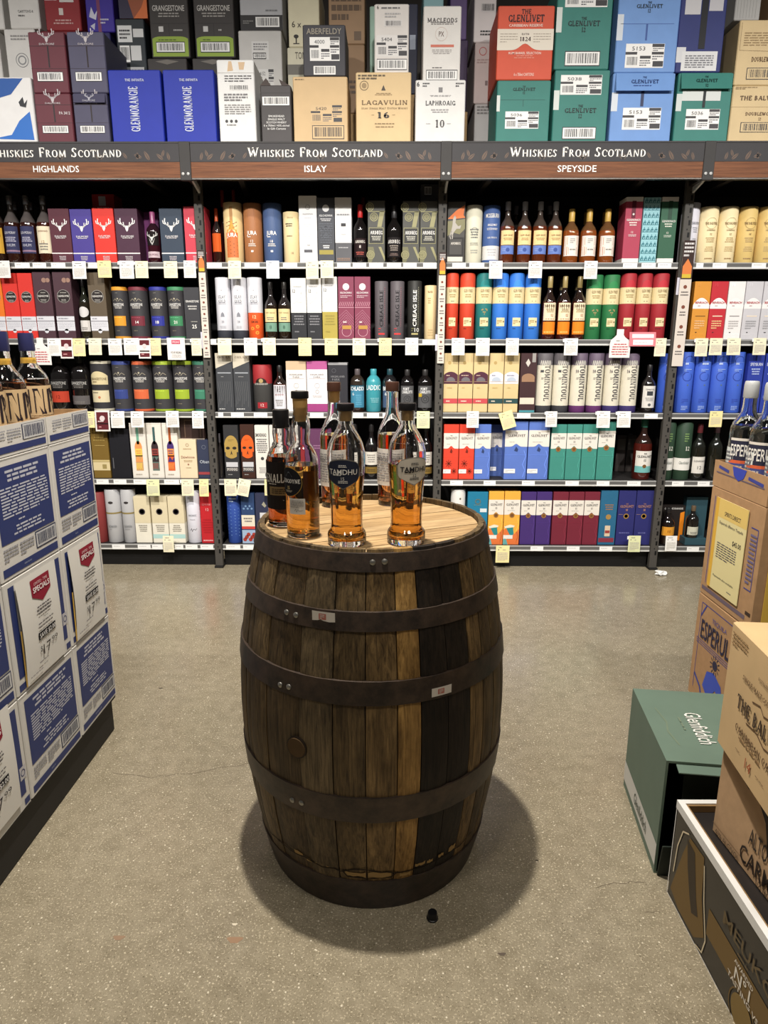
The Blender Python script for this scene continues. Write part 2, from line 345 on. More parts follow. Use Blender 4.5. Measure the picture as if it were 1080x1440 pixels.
# ---------------------------------------------------------------- shelving run
D = 3.876                                       # front face of the uprights
ZS = [1.762, 1.354, .943, .546, .143]           # tops of the five shelf boards
BAY = 1.3201; UX = [.2772+BAY*k for k in (-3, -2, -1, 0, 1, 2)]
DARK = mat((38, 36, 36), 'black'); GUN = mat((84, 80, 76), 'steel'); UPM = mat((72, 69, 65), 'black'); BRIGHT = mat((176, 176, 174), 'satin')
run = thing('shelving_run', 'dark grey steel shelving run carrying whisky below the signs', 'shelving', (0, 0, 0))
def part(name, me, loc=(0, 0, 0), parent=run): return link(name, me, parent, loc)
for x in UX[1:5]:
    u = part('upright', box_mesh(.046, .034, 2.19, UPM, .003), (x, D+.017, 0))
    part('foot', box_mesh(.052, .09, .012, mat((22, 21, 21), 'black')), (x, D+.03, 0))
    s = Sheet(.046, 2.19)
    z = .09
    while z < 2.12:
        s.rect(.56, z/2.19, .80, (z+.026)/2.19, (8, 8, 8)); s.rect(.42, (z+.037)/2.19, .54, (z+.045)/2.19, (10, 10, 10)); z += .062
    s.emit('slot_row', u, o=(0, -.017, 0), kind='black')
    part('bolt', lathe([(.009, 0), (.009, .003), (.005, .006)], [BRIGHT], 10), (x, D-.0, 2.165)).rotation_euler = (math.pi/2, 0, 0)
    part('bracket_arm', bar((x, D+.05, 2.165), (x, 3.715, 2.172), .03, .05, GUN)); part('bracket_arm', bar((x+.012, D+.02, 2.12), (x+.012, 3.73, 2.165), .012, .03, BRIGHT))
for k in range(5):
    x0, x1 = UX[k]+.023, UX[k+1]-.023; cx, ww = (x0+x1)/2, x1-x0
    if k == 0: x0 += .3; cx, ww = (x0+x1)/2, x1-x0
    if k == 4: x1 -= .3; cx, ww = (x0+x1)/2, x1-x0
    for i, z in enumerate(ZS):
        part('shelf_board', box_mesh(ww, .50, .024, DARK), (cx, D+.27, z-.024))
    part('kick_panel', box_mesh(ww, .02, .105, mat((16, 15, 15), 'black')), (cx, D+.06, 0))
    part('back_panel', box_mesh(ww+.046, .012, 2.2, mat((26, 25, 25), 'black')), (cx, D+.53, 0))
    part('top_deck', box_mesh(ww+.046, 1.15, .03, DARK), (cx, 4.30, 2.20))
    for q in (-.32, .30): part('deck_brace', bar((cx+q*ww, 3.75, 2.185), (cx+q*ww*1.15, D+.52, 2.155), .03, .03, mat((54, 50, 48), 'black')))
STRIP = {}
for k in range(5):
    x0, x1 = UX[k]+.025, UX[k+1]-.025
    if k == 0: x0 += .3
    if k == 4: x1 -= .3
    for i, z in enumerate(ZS):
        st = part('price_strip', box_mesh(x1-x0, .012, .034, mat((118, 117, 115), 'satin'), .002, [(0, .3, mat((205, 205, 202), 'satin')), (.3, .86, mat((96, 95, 94), 'satin')), (.86, 1, mat((160, 160, 158), 'satin'))]), ((x0+x1)/2, D+.014, z-.034))
        STRIP[(k, i)] = st
YSTRIP = D+.008
def bay_of(x):
    for k in range(5):
        if x < UX[k+1]: return k
    return 4
LBL = {0: [(21, 42), (46, 65), (72, 92), (124, 137), (291, 312), (344, 365), (398, 418), (474, 493), (496, 515), (519, 539), (544, 564), (567, 586), (595, 614), (636, 655), (660, 681), (876, 896), (902, 922), (925, 944), (979, 989), (1002, 1022), (1057, 1077)],
       1: [(296, 304), (594, 612)],
       2: [(307, 314), (325, 343), (357, 376), (436, 455), (494, 511), (516, 533), (538, 550), (727, 746), (906, 925)],
       3: [(136, 153), (160, 178), (188, 206), (231, 252), (633, 651), (680, 697), (734, 752), (795, 814), (839, 857), (882, 901), (945, 962), (981, 998)],
       4: [(158, 176), (194, 212), (214, 229), (246, 258), (261, 278), (282, 300), (318, 338), (342, 357), (746, 764), (797, 815), (843, 861), (966, 983)]}
for i, L_ in LBL.items():
    for a, b in L_:
        zc = ZS[i]-.017; py = proj((0, YSTRIP, zc))[1]
        X0, X1 = at(a, py, Y=YSTRIP)[0], at(b, py, Y=YSTRIP)[0]; st = STRIP[(bay_of((X0+X1)/2), i)]
        o = link('price_label', box_mesh(X1-X0, .0012, .029, mat((233, 233, 231), 'paper'), .0003), st); o.location = ((X0+X1)/2-st.location.x, -.0068, .002)
        s = Sheet(X1-X0, .029, int(a)); s.lines(.12, .55, .9, .8, 1, (190, 188, 188)); s.emit('label_print', st, o=(o.location.x, -.0076, .002), kind='paper', eps=.0001)

# ---------------------------------------------------------------- header signs
def wood_mat(name, c0, c1, sc=(1, 1, 14), dist=3., rough=.6, stain=False):
    m, nt, b = nodes_mat(name); N = nt.nodes.new; L = nt.links.new
    tc = N('ShaderNodeTexCoord'); mp = N('ShaderNodeMapping'); mp.inputs['Scale'].default_value = sc; L(tc.outputs['Object'], mp.inputs[0])
    oi = N('ShaderNodeObjectInfo'); mul = N('ShaderNodeMath'); mul.operation = 'MULTIPLY'; mul.inputs[1].default_value = 37; L(oi.outputs['Random'], mul.inputs[0])
    n = N('ShaderNodeTexNoise'); n.noise_dimensions = '4D'; n.inputs['Scale'].default_value = 4; n.inputs['Detail'].default_value = 8; n.inputs['Roughness'].default_value = .7; n.inputs['Distortion'].default_value = dist*.2
    L(mp.outputs[0], n.inputs['Vector']); L(mul.outputs[0], n.inputs['W'])
    r = N('ShaderNodeValToRGB'); r.color_ramp.elements[0].position = .36; r.color_ramp.elements[1].position = .64
    r.color_ramp.elements[0].color = lin(c0)+(1,); r.color_ramp.elements[1].color = lin(c1)+(1,); L(n.outputs['Fac'], r.inputs[0])
    L(r.outputs[0], b.inputs['Base Color'])
    if stain:      # dark weathered blotches of irregular shape
        n2 = N('ShaderNodeTexNoise'); n2.noise_dimensions = '4D'; n2.inputs['Scale'].default_value = 7; n2.inputs['Detail'].default_value = 7; n2.inputs['Roughness'].default_value = .65
        m2 = N('ShaderNodeMapping'); m2.inputs['Scale'].default_value = (1.6, 1.6, .7); L(tc.outputs['Object'], m2.inputs[0]); L(m2.outputs[0], n2.inputs['Vector']); L(mul.outputs[0], n2.inputs['W'])
        r2 = N('ShaderNodeValToRGB'); r2.color_ramp.elements[0].position = .36; r2.color_ramp.elements[1].position = .62; r2.color_ramp.elements[0].color = (.42, .40, .38, 1); r2.color_ramp.elements[1].color = (1, 1, 1, 1); L(n2.outputs['Fac'], r2.inputs[0])
        mx = N('ShaderNodeMix'); mx.data_type = 'RGBA'; mx.blend_type = 'MULTIPLY'; mx.inputs[0].default_value = 1; L(r.outputs[0], mx.inputs[6]); L(r2.outputs[0], mx.inputs[7]); L(mx.outputs[2], b.inputs['Base Color'])
    b.inputs['Roughness'].default_value = rough; b.inputs['Specular IOR Level'].default_value = .25
    bp = N('ShaderNodeBump'); bp.inputs['Strength'].default_value = .25; bp.inputs['Distance'].default_value = .003; L(n.outputs['Fac'], bp.inputs['Height']); L(bp.outputs['Normal'], b.inputs['Normal'])
    return m
SY = 3.69; Z0 = at(540, 250, Y=SY)[2]; Z1 = at(540, 201, Y=SY)[2]; SH = Z1-Z0; ZM = .46
signwood = wood_mat('sign_wood_print', (92, 56, 36), (126, 80, 52), (1.2, 1, 30), 2)
slate = mat((50, 48, 50), 'card')
def leaf(s, cu, cv, L, ang, c, wd=.34):
    """one printed leaf with a centre vein"""
    k = s.w/s.h; a = math.radians(ang); P = []
    for i in range(9):
        t = i/8; P.append((t*L, wd*L*math.sin(math.pi*t**.8)*.5))
    for q in range(8, -1, -1): P.append((P[q][0], -P[q][1]))
    s.poly([(cu+(x*math.cos(a)-y*math.sin(a)), cv+k*(x*math.sin(a)+y*math.cos(a))) for x, y in P], c, 1)
    s.line([(cu, cv), (cu+L*math.cos(a), cv+k*L*math.sin(a))], .002, (50, 48, 50), 2)
SIGNTXT = ['', 'HIGHLANDS', 'ISLAY', 'SPEYSIDE', '']
SX = [at(p, 225, Y=SY)[0] for p in (260, 627.5, 997)]; sbay = (SX[2]-SX[0])/2; SX = [SX[1]+sbay*k for k in (-2, -1, 0, 1, 2)]
for k in range(4):
    x0, x1 = SX[k]+.028, SX[k+1]-.028; cx, ww = (x0+x1)/2, x1-x0
    nm = ['Highlands', 'Islay', 'Speyside', None][k]
    sg = thing('header_sign', ('slate and wood whisky header sign reading %s' % nm) if nm else 'slate and wood whisky header sign beside the Speyside sign', 'sign', (cx, SY, Z0))
    link('slate_band', box_mesh(ww, .02, SH*(1-ZM), slate, .001, z0=SH*ZM), sg, (0, .01, 0))
    link('wood_band', box_mesh(ww, .02, SH*ZM, signwood, .001), sg, (0, .01, 0))
    link('frame_rail', box_mesh(ww, .026, .008, GUN, .001), sg, (0, .012, -.008)); link('frame_rail', box_mesh(ww, .026, .008, mat((60, 58, 58), 'black'), .001), sg, (0, .012, SH))
    s = Sheet(ww, SH, k)
    for q in (0, 1):
        m_ = -1 if q else 1; b0 = .02 if not q else .98
        for dx, dv, L, an in ((.02, .50, .055, 75), (.045, .52, .06, 40), (.05, .60, .05, 110), (.10, .50, .07, 60), (.13, .58, .06, 20), (.15, .52, .05, 95), (.19, .55, .05, 55)):
            a = an if not q else 180-an
            leaf(s, b0+m_*dx, dv, L*.62, a, (96, 76, 62))
    for c0 in (.36, .52, .68):
        for an in (50, 130, 90): leaf(s, c0, .52, .03, an, (84, 70, 60))
    s.text('Whiskies From Scotland', .5, .735, .27, (238, 234, 226), .54, 'serif', l=4)
    if SIGNTXT[k+1]: s.text(SIGNTXT[k+1], .5, .26, .185, (240, 236, 230), {1: .185, 2: .09, 3: .155}[k+1], 'sans', .012, l=4)
    s.emit('lettering', sg, o=(0, 0, 0), kind='ink')
    pl = thing('sign_post_plate', 'dark steel plate with two bolts joining header signs' , 'plate', (SX[k+1], SY, Z0-.012), group='bolted plates between header signs')
    link('plate', box_mesh(.056, .024, SH+.02, mat((54, 52, 51), 'black'), .002), pl, (0, .008, 0))
    for q in (-.013, .013): link('bolt', lathe([(.0075, 0), (.0075, .003), (.004, .005)], [BRIGHT], 10), pl, (q, -.004, .03), (math.pi/2, 0, 0))

# ---------------------------------------------------------------- whisky barrel
BX, BY_, BH = -.045, 1.6015, .895
RT, RB = .275, .338                              # stave radius at the heads and at the bilge
def brad(z): t = (z/BH-.5)*2; return RB-(RB-RT)*abs(t)**1.9
barrel = thing('whisky_barrel', 'old oak whisky barrel with dark iron hoops standing on concrete floor', 'barrel', (BX, BY_, 0))
def stave_mat(name, c0, c1): return wood_mat(name, c0, c1, (38, 38, 1.6), 4, .6, True)
OAK = [stave_mat('oak_brown', (60, 48, 32), (128, 106, 72)), stave_mat('oak_dark', (48, 39, 27), (110, 90, 62)), stave_mat('oak_light', (74, 58, 37), (148, 120, 78)),
       stave_mat('oak_yellow', (116, 86, 46), (188, 148, 86)), stave_mat('oak_black', (17, 14, 12), (52, 42, 33)), stave_mat('oak_grey', (58, 49, 36), (120, 102, 74))]
seams = [-57, -44.4, -27.1, -13.3, -1, 10.9, 20, 31.5, 43, 51.6, 60.6]; kinds = [1, 0, 0, 1, 5, 3, 4, 4, 0, 5]
kinds = [0, 1, 5, 0, 2, 3, 4, 4, 2, 1]
a = 60.6; sm = list(seams); kd = list(kinds); rr_ = random.Random(3)
while a < 360-57-14: a += rr_.uniform(9, 14); sm.append(a); kd.append(rr_.choice((0, 1, 2, 5, 0)))
sm.append(303); kd.append(1)
def stave(a0, a1, m, k):
    nz, na = 16, 4; V = []; Fc = []; g = .0011
    jit = random.Random(k).uniform(-.0012, .0012)
    for rin in (0, 1):
        for i in range(nz+1):
            z = BH*i/nz; R = brad(z)+jit-((.013 if i == nz else .024) if rin else 0)
            for j in range(na+1):
                th = math.radians(a0+(a1-a0)*j/na); e = g/R
                th += e if j == 0 else -e if j == na else 0
                rr = R-(.0018 if (j in (0, na) and not rin) else 0)
                V.append((rr*math.sin(th), -rr*math.cos(th), z))
    n1 = (nz+1)*(na+1); id_ = lambda r, i, j: r*n1+i*(na+1)+j
    for i in range(nz):
        for j in range(na):
            Fc.append((id_(0, i, j), id_(0, i, j+1), id_(0, i+1, j+1), id_(0, i+1, j))); Fc.append((id_(1, i, j+1), id_(1, i, j), id_(1, i+1, j), id_(1, i+1, j+1)))
        Fc.append((id_(1, i, 0), id_(0, i, 0), id_(0, i+1, 0), id_(1, i+1, 0))); Fc.append((id_(0, i, na), id_(1, i, na), id_(1, i+1, na), id_(0, i+1, na)))
    for j in range(na):
        Fc.append((id_(0, nz, j), id_(0, nz, j+1), id_(1, nz, j+1), id_(1, nz, j))); Fc.append((id_(0, 0, j+1), id_(0, 0, j), id_(1, 0, j), id_(1, 0, j+1)))
    return mesh('stave', V, Fc, [m], smooth=35)
for k, (a0, a1) in enumerate(zip(sm, sm[1:])): link('stave', stave(a0, a1, OAK[kd[k]], k), barrel)
def iron_mat():
    m, nt, b = nodes_mat('rusty_hoop_iron'); N = nt.nodes.new; L = nt.links.new
    tc = N('ShaderNodeTexCoord'); n = N('ShaderNodeTexNoise'); n.inputs['Scale'].default_value = 22; n.inputs['Detail'].default_value = 8; n.inputs['Roughness'].default_value = .7; L(tc.outputs['Object'], n.inputs['Vector'])
    r = N('ShaderNodeValToRGB'); e = r.color_ramp.elements; e[0].position = .35; e[0].color = lin((40, 33, 28))+(1,); e[1].position = .7; e[1].color = lin((76, 61, 50))+(1,); L(n.outputs['Fac'], r.inputs[0]); L(r.outputs[0], b.inputs['Base Color'])
    b.inputs['Metallic'].default_value = .35; b.inputs['Roughness'].default_value = .48
    bp = N('ShaderNodeBump'); bp.inputs['Strength'].default_value = .3; bp.inputs['Distance'].default_value = .002; L(n.outputs['Fac'], bp.inputs['Height']); L(bp.outputs['Normal'], b.inputs['Normal'])
    return m
IRON = iron_mat(); RIV = mat((150, 148, 142), 'steel')
def zfront(py, px=523):
    """height on the front of the barrel seen at row py"""
    y = BY_-RB
    for _ in range(12): z = at(px, py, Y=y)[2]; y = BY_-brad(max(0, min(BH, z)))
    return z
HOOPS = [(max(0, zfront(1281)), zfront(1239)), (zfront(1157), zfront(1122)), (zfront(993), zfront(958)), (zfront(889), zfront(860)), (zfront(805), BH-.006)]
for z0, z1 in HOOPS:
    n = 48; t = .0035; zz = [z0, z0+.002, z1-.002, z1]
    P = [(brad(z0)-.002, z0, 0), (brad(z0)+t, z0+.001, 0), (brad((z0+z1)/2)+t, (z0+z1)/2, 0), (brad(z1)+t, z1-.001, 0), (brad(z1)-.004, z1, 0)]
    link('hoop', lathe(P, [IRON], n, False, 30), barrel)
def on_barrel(px, py):
    y = BY_-RB
    for _ in range(20):
        p = at(px, py, Y=y); R = brad(max(0, min(BH, p[2])))+.0035; y = BY_-math.sqrt(max(.0001, R*R-(p[0]-BX)**2))
    return p
for px, py in ((524, 791), (541, 790), (403, 861), (416, 865), (394, 963), (406, 966), (411, 1125), (424, 1129)):
    p = on_barrel(px, py); th = math.atan2(p[0]-BX, -(p[1]-BY_))
    link('rivet', lathe([(.0065, -.001), (.0062, .0015), (.0035, .0035)], [RIV], 10), barrel, (p[0]-BX, p[1]-BY_, p[2]), (math.pi/2, 0, th))
# bung, stickers, worn joint near the foot
p = on_barrel(417, 1051); th = math.atan2(p[0]-BX, -(p[1]-BY_))
link('bung', lathe([(.026, -.004, 1), (.026, .0008, 1), (.0235, .001, 0), (.0225, .003, 0), (.0, .003, 0)], [mat((80, 62, 41), 'kraft'), mat((40, 30, 21), 'black')], 20, False), barrel, (p[0]-BX, p[1]-BY_, p[2]), (math.pi/2, 0, th))
for px, py, ww, hh, rz in ((455, 867, .052, .022, 0), (621, 971, .05, .02, .25)):
    p = on_barrel(px, py); th = math.atan2(p[0]-BX, -(p[1]-BY_)); s = Sheet(ww, hh, px)
    s.rect(0, 0, 1, 1, (205, 198, 188)); s.rect(.3, .2, .62, .8, (176, 110, 98), 2); s.lines(.36, .25, .56, .75, 3, (205, 198, 188), 3)
    e = s.emit('sticker', barrel, 'cyl', (0, 0, p[2]-hh/2), R=brad(p[2])+.0045, kind='paper'); e.rotation_euler = (0, 0, th)
gl = Sheet(.62, .065, 5); rg = random.Random(11); U_ = lambda a: .5+a*.0082; zc = {}
pts = []; v = .52
for a in range(-58, 59, 3):
    v = max(.40, min(.66, v+rg.uniform(-.09, .09))); pts.append((U_(a), v)); zc[a] = v
gl.line(pts, .0055, (30, 21, 14), 2)                                         # dark crack round the foot
gl.line([(U_(-12), .50), (U_(-10), .26), (U_(0), .20), (U_(10), .24), (U_(13), .46)], .005, (34, 24, 16), 3)
for a0, a1, v0, v1 in ((-11, -1.5, .27, .50), (-.5, 10, .25, .52), (14, 19, .18, .36), (21, 26, .50, .66), (27, 30, .50, .64), (33, 36, .54, .70), (39, 43, .55, .80), (-37, -32, .56, .76), (-30, -24, .50, .60), (-22, -18, .46, .56)):
    n = 5; top = [v1+rg.uniform(-.05, .03) for _ in range(n+1)]; bot = [v0+rg.uniform(-.03, .05) for _ in range(n+1)]
    for k in range(n):
        x0, x1 = U_(a0+(a1-a0)*k/n), U_(a0+(a1-a0)*(k+1)/n); gl.poly([(x0, bot[k]), (x1, bot[k+1]), (x1, top[k+1]), (x0, top[k])], (152, 124, 80), 1)
gl.emit('worn_streak', barrel, 'cyl', (0, 0, HOOPS[0][1]-.004), R=brad(.11), kind='paper', taper=lambda v: brad(HOOPS[0][1]-.004+v)+.0004)
# head: boards set below the chime
HZ = BH-.015; hr = brad(HZ)-.0175
HEADM = [wood_mat('head_oak_a', (146, 119, 84), (198, 169, 127), (2.0, 26, 26), 2, .55), wood_mat('head_oak_b', (134, 107, 73), (190, 159, 115), (2.0, 26, 26), 2, .55)]
NB = 7; hw = 2*hr/NB
for k in range(NB):
    y0, y1 = -hr+hw*k+.0006, -hr+hw*(k+1)-.0006; P = []
    for i in range(9): y = y0+(y1-y0)*i/8; P.append((math.sqrt(max(1e-6, hr*hr-y*y)), y))
    loop = P+[(-x, y) for x, y in reversed(P)]; n = len(loop)
    V = [(x, y, 0) for x, y in loop]+[(x, y, -.02) for x, y in loop]
    link('head_board', mesh('hb', V, [tuple(range(n)), tuple(range(2*n-1, n-1, -1))]+[(i, n+i, n+(i+1) % n, (i+1) % n) for i in range(n)], [HEADM[k % 2]]), barrel, (0, 0, HZ+.0008*(k % 3)), (0, 0, math.radians(24)))
link('head_board', lathe([(brad(.03)-.023, .03), (brad(.03)-.023, .045)], [OAK[1]], 32), barrel)

# ---------------------------------------------------------------- bottles on the barrel
def hero(name, label, px, py, prof, liq, fill, cap, labels, sides=32, base=.012, facet=False):
    """clear glass bottle; prof: outer (r,z); liq: colour; cap: (profile, colour, kind, cork)"""
    p = at(px, py, Z=HZ+.002); q = Vector((p[0]-BX, p[1]-BY_)); lim = hr-max(r for r, z in prof if z < .05)-.003
    if q.length > lim: q *= lim/q.length; p = (BX+q.x, BY_+q.y)
    t = thing(name, label, 'bottle', (p[0], p[1], HZ+.0018))
    wall = .0028
    inn = [(max(.004, r-wall), z) for r, z in prof if z >= base-1e-6]
    inn = [(.004, base)]+[(inn[0][0]-.004, base+.0005)]+[(r, z) for r, z in inn if z > base+.002]
    P = [(.001, 0)]+list(prof)+[(prof[-1][0]-wall, prof[-1][1])]+list(reversed(inn))[1:]
    gm = lathe([(r, z, 0) for r, z in P], [mat((250, 250, 250), 'glass')], sides, False, 50 if not facet else 9)
    if facet:          # cut-glass foot and fluted lower body
        for v in gm.vertices:
            r = math.hypot(v.co.x, v.co.y); a_ = math.atan2(v.co.y, v.co.x)
            if .002 < v.co.z < .024 and r > .038: k = 1-.045*((round(a_*sides/(2*math.pi)-.5)+round(v.co.z/.005)) % 2)
            elif .03 < v.co.z < .14 and r > .032: k = 1+.012*math.cos(16*a_)
            else: continue
            v.co.x *= k; v.co.y *= k
    link('glass_body', gm, t)
    L_ = [(r+.0004, z) for r, z in inn if z < fill]
    rr = np.interp(fill, [z for r, z in inn], [r for r, z in inn]); L_ = [(.002, base-.0003)]+L_[1:]+[(rr+.0004, fill), (.001, fill)]
    link('whisky', lathe([(r, z, 0) for r, z in L_], [mat(liq, 'liquid')], sides, False, 50), t)
    cp, cc, ck, cork = cap
    link('stopper', lathe([(r, z, 0) for r, z in cp], [mat(cc, ck)], 24), t)
    if cork: link('cork', lathe([(r, z, 0) for r, z in cork], [mat((196, 156, 96), 'kraft')], 20), t)
    for nm, R, z0, ww, hh, rot, fn, tp in labels:
        s = Sheet(ww, hh, 3); fn(s); e = s.emit(nm, t, 'cyl', (0, 0, z0), R=R+.0008, kind='paper', taper=tp); e.rotation_euler = (0, 0, rot)
    return t
def tamdhu_label(bg, ink):
    def fn(s):
        def sh(k):
            top = lambda u: .80+.2*k-.30*abs(u-.5)**1.6*1.2 if True else 0
            def T(u): a = abs(u-.5)*2; return .5+(.5*(1-.35*a**2) if a < .8 else .5*(.776-(a-.8)*2.2))*k
            def B(u): a = abs(u-.5)*2; return .5-(.5*(1-.62*a) if a < .86 else .5*(.467-(a-.86)*2.2))*k
            return T, B
        T, B = sh(1.0); s.strips(.0, 1., T, B, (128, 122, 112) if ink[0] > 128 else (150, 146, 138), 1, 24)
        T, B = sh(.93); s.strips(.03, .97, T, B, bg, 2, 24)
        s.text('TAMDHU', .5, .58, .17, ink, .80, 'sans', .022, l=4); s.lines(.22, .44, .78, .52, 1, ink, 4); s.text('15' if ink[0] > 128 else '12', .5, .36, .10, ink, None, 'sans', l=4); s.lines(.34, .20, .66, .30, 2, ink, 4, True)
        s.lines(.36, .72, .64, .82, 2, ink, 4, True)
    return fn
TP = [(.040, 0), (.0425, .003), (.0425, .008), (.0425, .013), (.0425, .018), (.0425, .023), (.0405, .028), (.0355, .034), (.034, .045), (.0345, .085), (.037, .13), (.0405, .165), (.0415, .190), (.0405, .207), (.036, .224), (.028, .240), (.0205, .252), (.0165, .262), (.0155, .272), (.0160, .290)]
def tr(z0):
    zz = [q[1] for q in TP]; rr = [q[0] for q in TP]; return lambda v: float(np.interp(z0+v, zz, rr))+.0006
def tcap(c=(24, 22, 24)): return ([(.0175, .291), (.019, .292), (.019, .304), (.018, .3065)], c, 'plastic', [(.0125, .270), (.0128, .291)])
hero('whisky_bottle', 'clear glass whisky bottle with navy shield label and black stopper on barrel', 488, 763, TP, (240, 178, 84), .155, tcap(), [('front_label', .0405, .128, .078, .066, -.12, tamdhu_label((38, 44, 62), (226, 224, 220)), tr(.128))], 64, .012, True)
hero('whisky_bottle', 'clear glass whisky bottle with off-white shield label and black stopper on barrel', 571, 761, TP, (238, 170, 74), .178, tcap(), [('front_label', .0405, .134, .078, .062, .40, tamdhu_label((212, 204, 190), (38, 36, 40)), tr(.134))], 64, .012, True)
GP = [(.034, 0), (.0375, .003), (.0378, .01), (.0378, .165), (.037, .178), (.033, .192), (.026, .205), (.020, .213), (.0195, .222), (.0215, .240), (.0205, .262), (.0165, .276), (.0155, .285), (.016, .292)]
def gr(z0, P_=GP):
    zz = [q[1] for q in P_]; rr = [q[0] for q in P_]; return lambda v: float(np.interp(z0+v, zz, rr))+.0006
def goyne(s):
    s.disc(.5, .5, .5, (186, 150, 70), 1, 20); s.disc(.5, .5, .485, (22, 22, 26), 2, 20); s.poly([(.34, .68), (.5, .86), (.66, .68)], (96, 100, 106), 3)
    s.text('GLENGOYNE', .5, .53, .13, (226, 224, 218), .86, 'serif', l=4); s.text('15', .5, .30, .11, (200, 178, 120), None, 'serif', l=4); s.lines(.34, .14, .66, .22, 2, (180, 170, 150), 4, True)
def goyne2(s): s.rect(0, 0, 1, 1, (206, 202, 194)); s.lines(.1, .42, .9, .9, 6, (120, 116, 112)); s.line([(.34, .2), (.44, .34), (.48, .16), (.56, .3), (.66, .22), (.88, .26)], .016, (70, 66, 66), 3)
def goyne3(s): s.rect(0, 0, 1, 1, (206, 160, 44)); s.lines(.1, .1, .9, .9, 8, (150, 110, 36))
hero('whisky_bottle', 'clear round-shouldered whisky bottle with black round label and small white label on barrel', 427, 752, GP, (238, 176, 84), .166, ([(.0185, .312), (.0195, .313), (.0195, .326), (.0185, .328)], (20, 19, 20), 'plastic', [(.0125, .262), (.0155, .292), (.0165, .312)]),
     [('round_label', .0378, .098, .066, .066, -.72, goyne, None), ('small_label', .0378, .058, .038, .036, -.22, goyne2, None), ('back_label', .0378, .075, .05, .07, 2.6, goyne3, None)])
DP = [(r, z*.925) for r, z in GP]
def deangle(s):
    s.rect(0, 0, 1, 1, (30, 24, 22)); s.text('GLENALLEYNE', .5, .66, .17, (206, 200, 190), .9, 'serif', l=3); s.lines(.3, .52, .7, .56, 1, (180, 172, 160)); s.rect(.3, .30, .8, .48, (126, 104, 68), 2); s.lines(.36, .33, .74, .45, 3, (60, 48, 34), 3); s.line([(.2, .26), (.6, .2), (.95, .1)], .012, (170, 160, 146), 3)
hero('whisky_bottle', 'dark amber whisky bottle with black wrap label and black screw cap on barrel', 400, 736.5, DP, (190, 100, 44), .170, ([(.0175, .236), (.0195, .237), (.0195, .277), (.0185, .279)], (18, 17, 18), 'plastic', None),
     [('wrap_label', .0378, .045, .12, .115, -.15, deangle, None)])
KP = [(.034, 0), (.038, .003), (.0385, .012), (.039, .15), (.0395, .185), (.038, .20), (.033, .215), (.025, .232), (.019, .246), (.0165, .262), (.0155, .29), (.016, .307)]
def pale(s): s.rect(0, 0, 1, 1, (226, 224, 220)); s.lines(.1, .1, .9, .9, 12, (150, 148, 150)); s.text('KNOCKANDO', .5, .72, .10, (60, 58, 62), .8, 'serif', l=3)
for px, py, lc in ((471, 709, 'amber'), (551, 708, 'dark amber')):
    hero('whisky_bottle', 'tall clear whisky bottle with %s stopper and pale label behind %s shield-label bottle' % ('brown', 'navy' if px < 500 else 'off-white'), px, py, KP, (222, 134, 62), .195, ([(.0175, .309), (.0185, .31), (.0185, .33), (.0175, .333)], (72, 46, 36), 'plastic', [(.0125, .280), (.0155, .307), (.016, .309)] if px < 500 else None),
         [('front_label', .0392, .058, .10, .10, -.35, pale, None)])

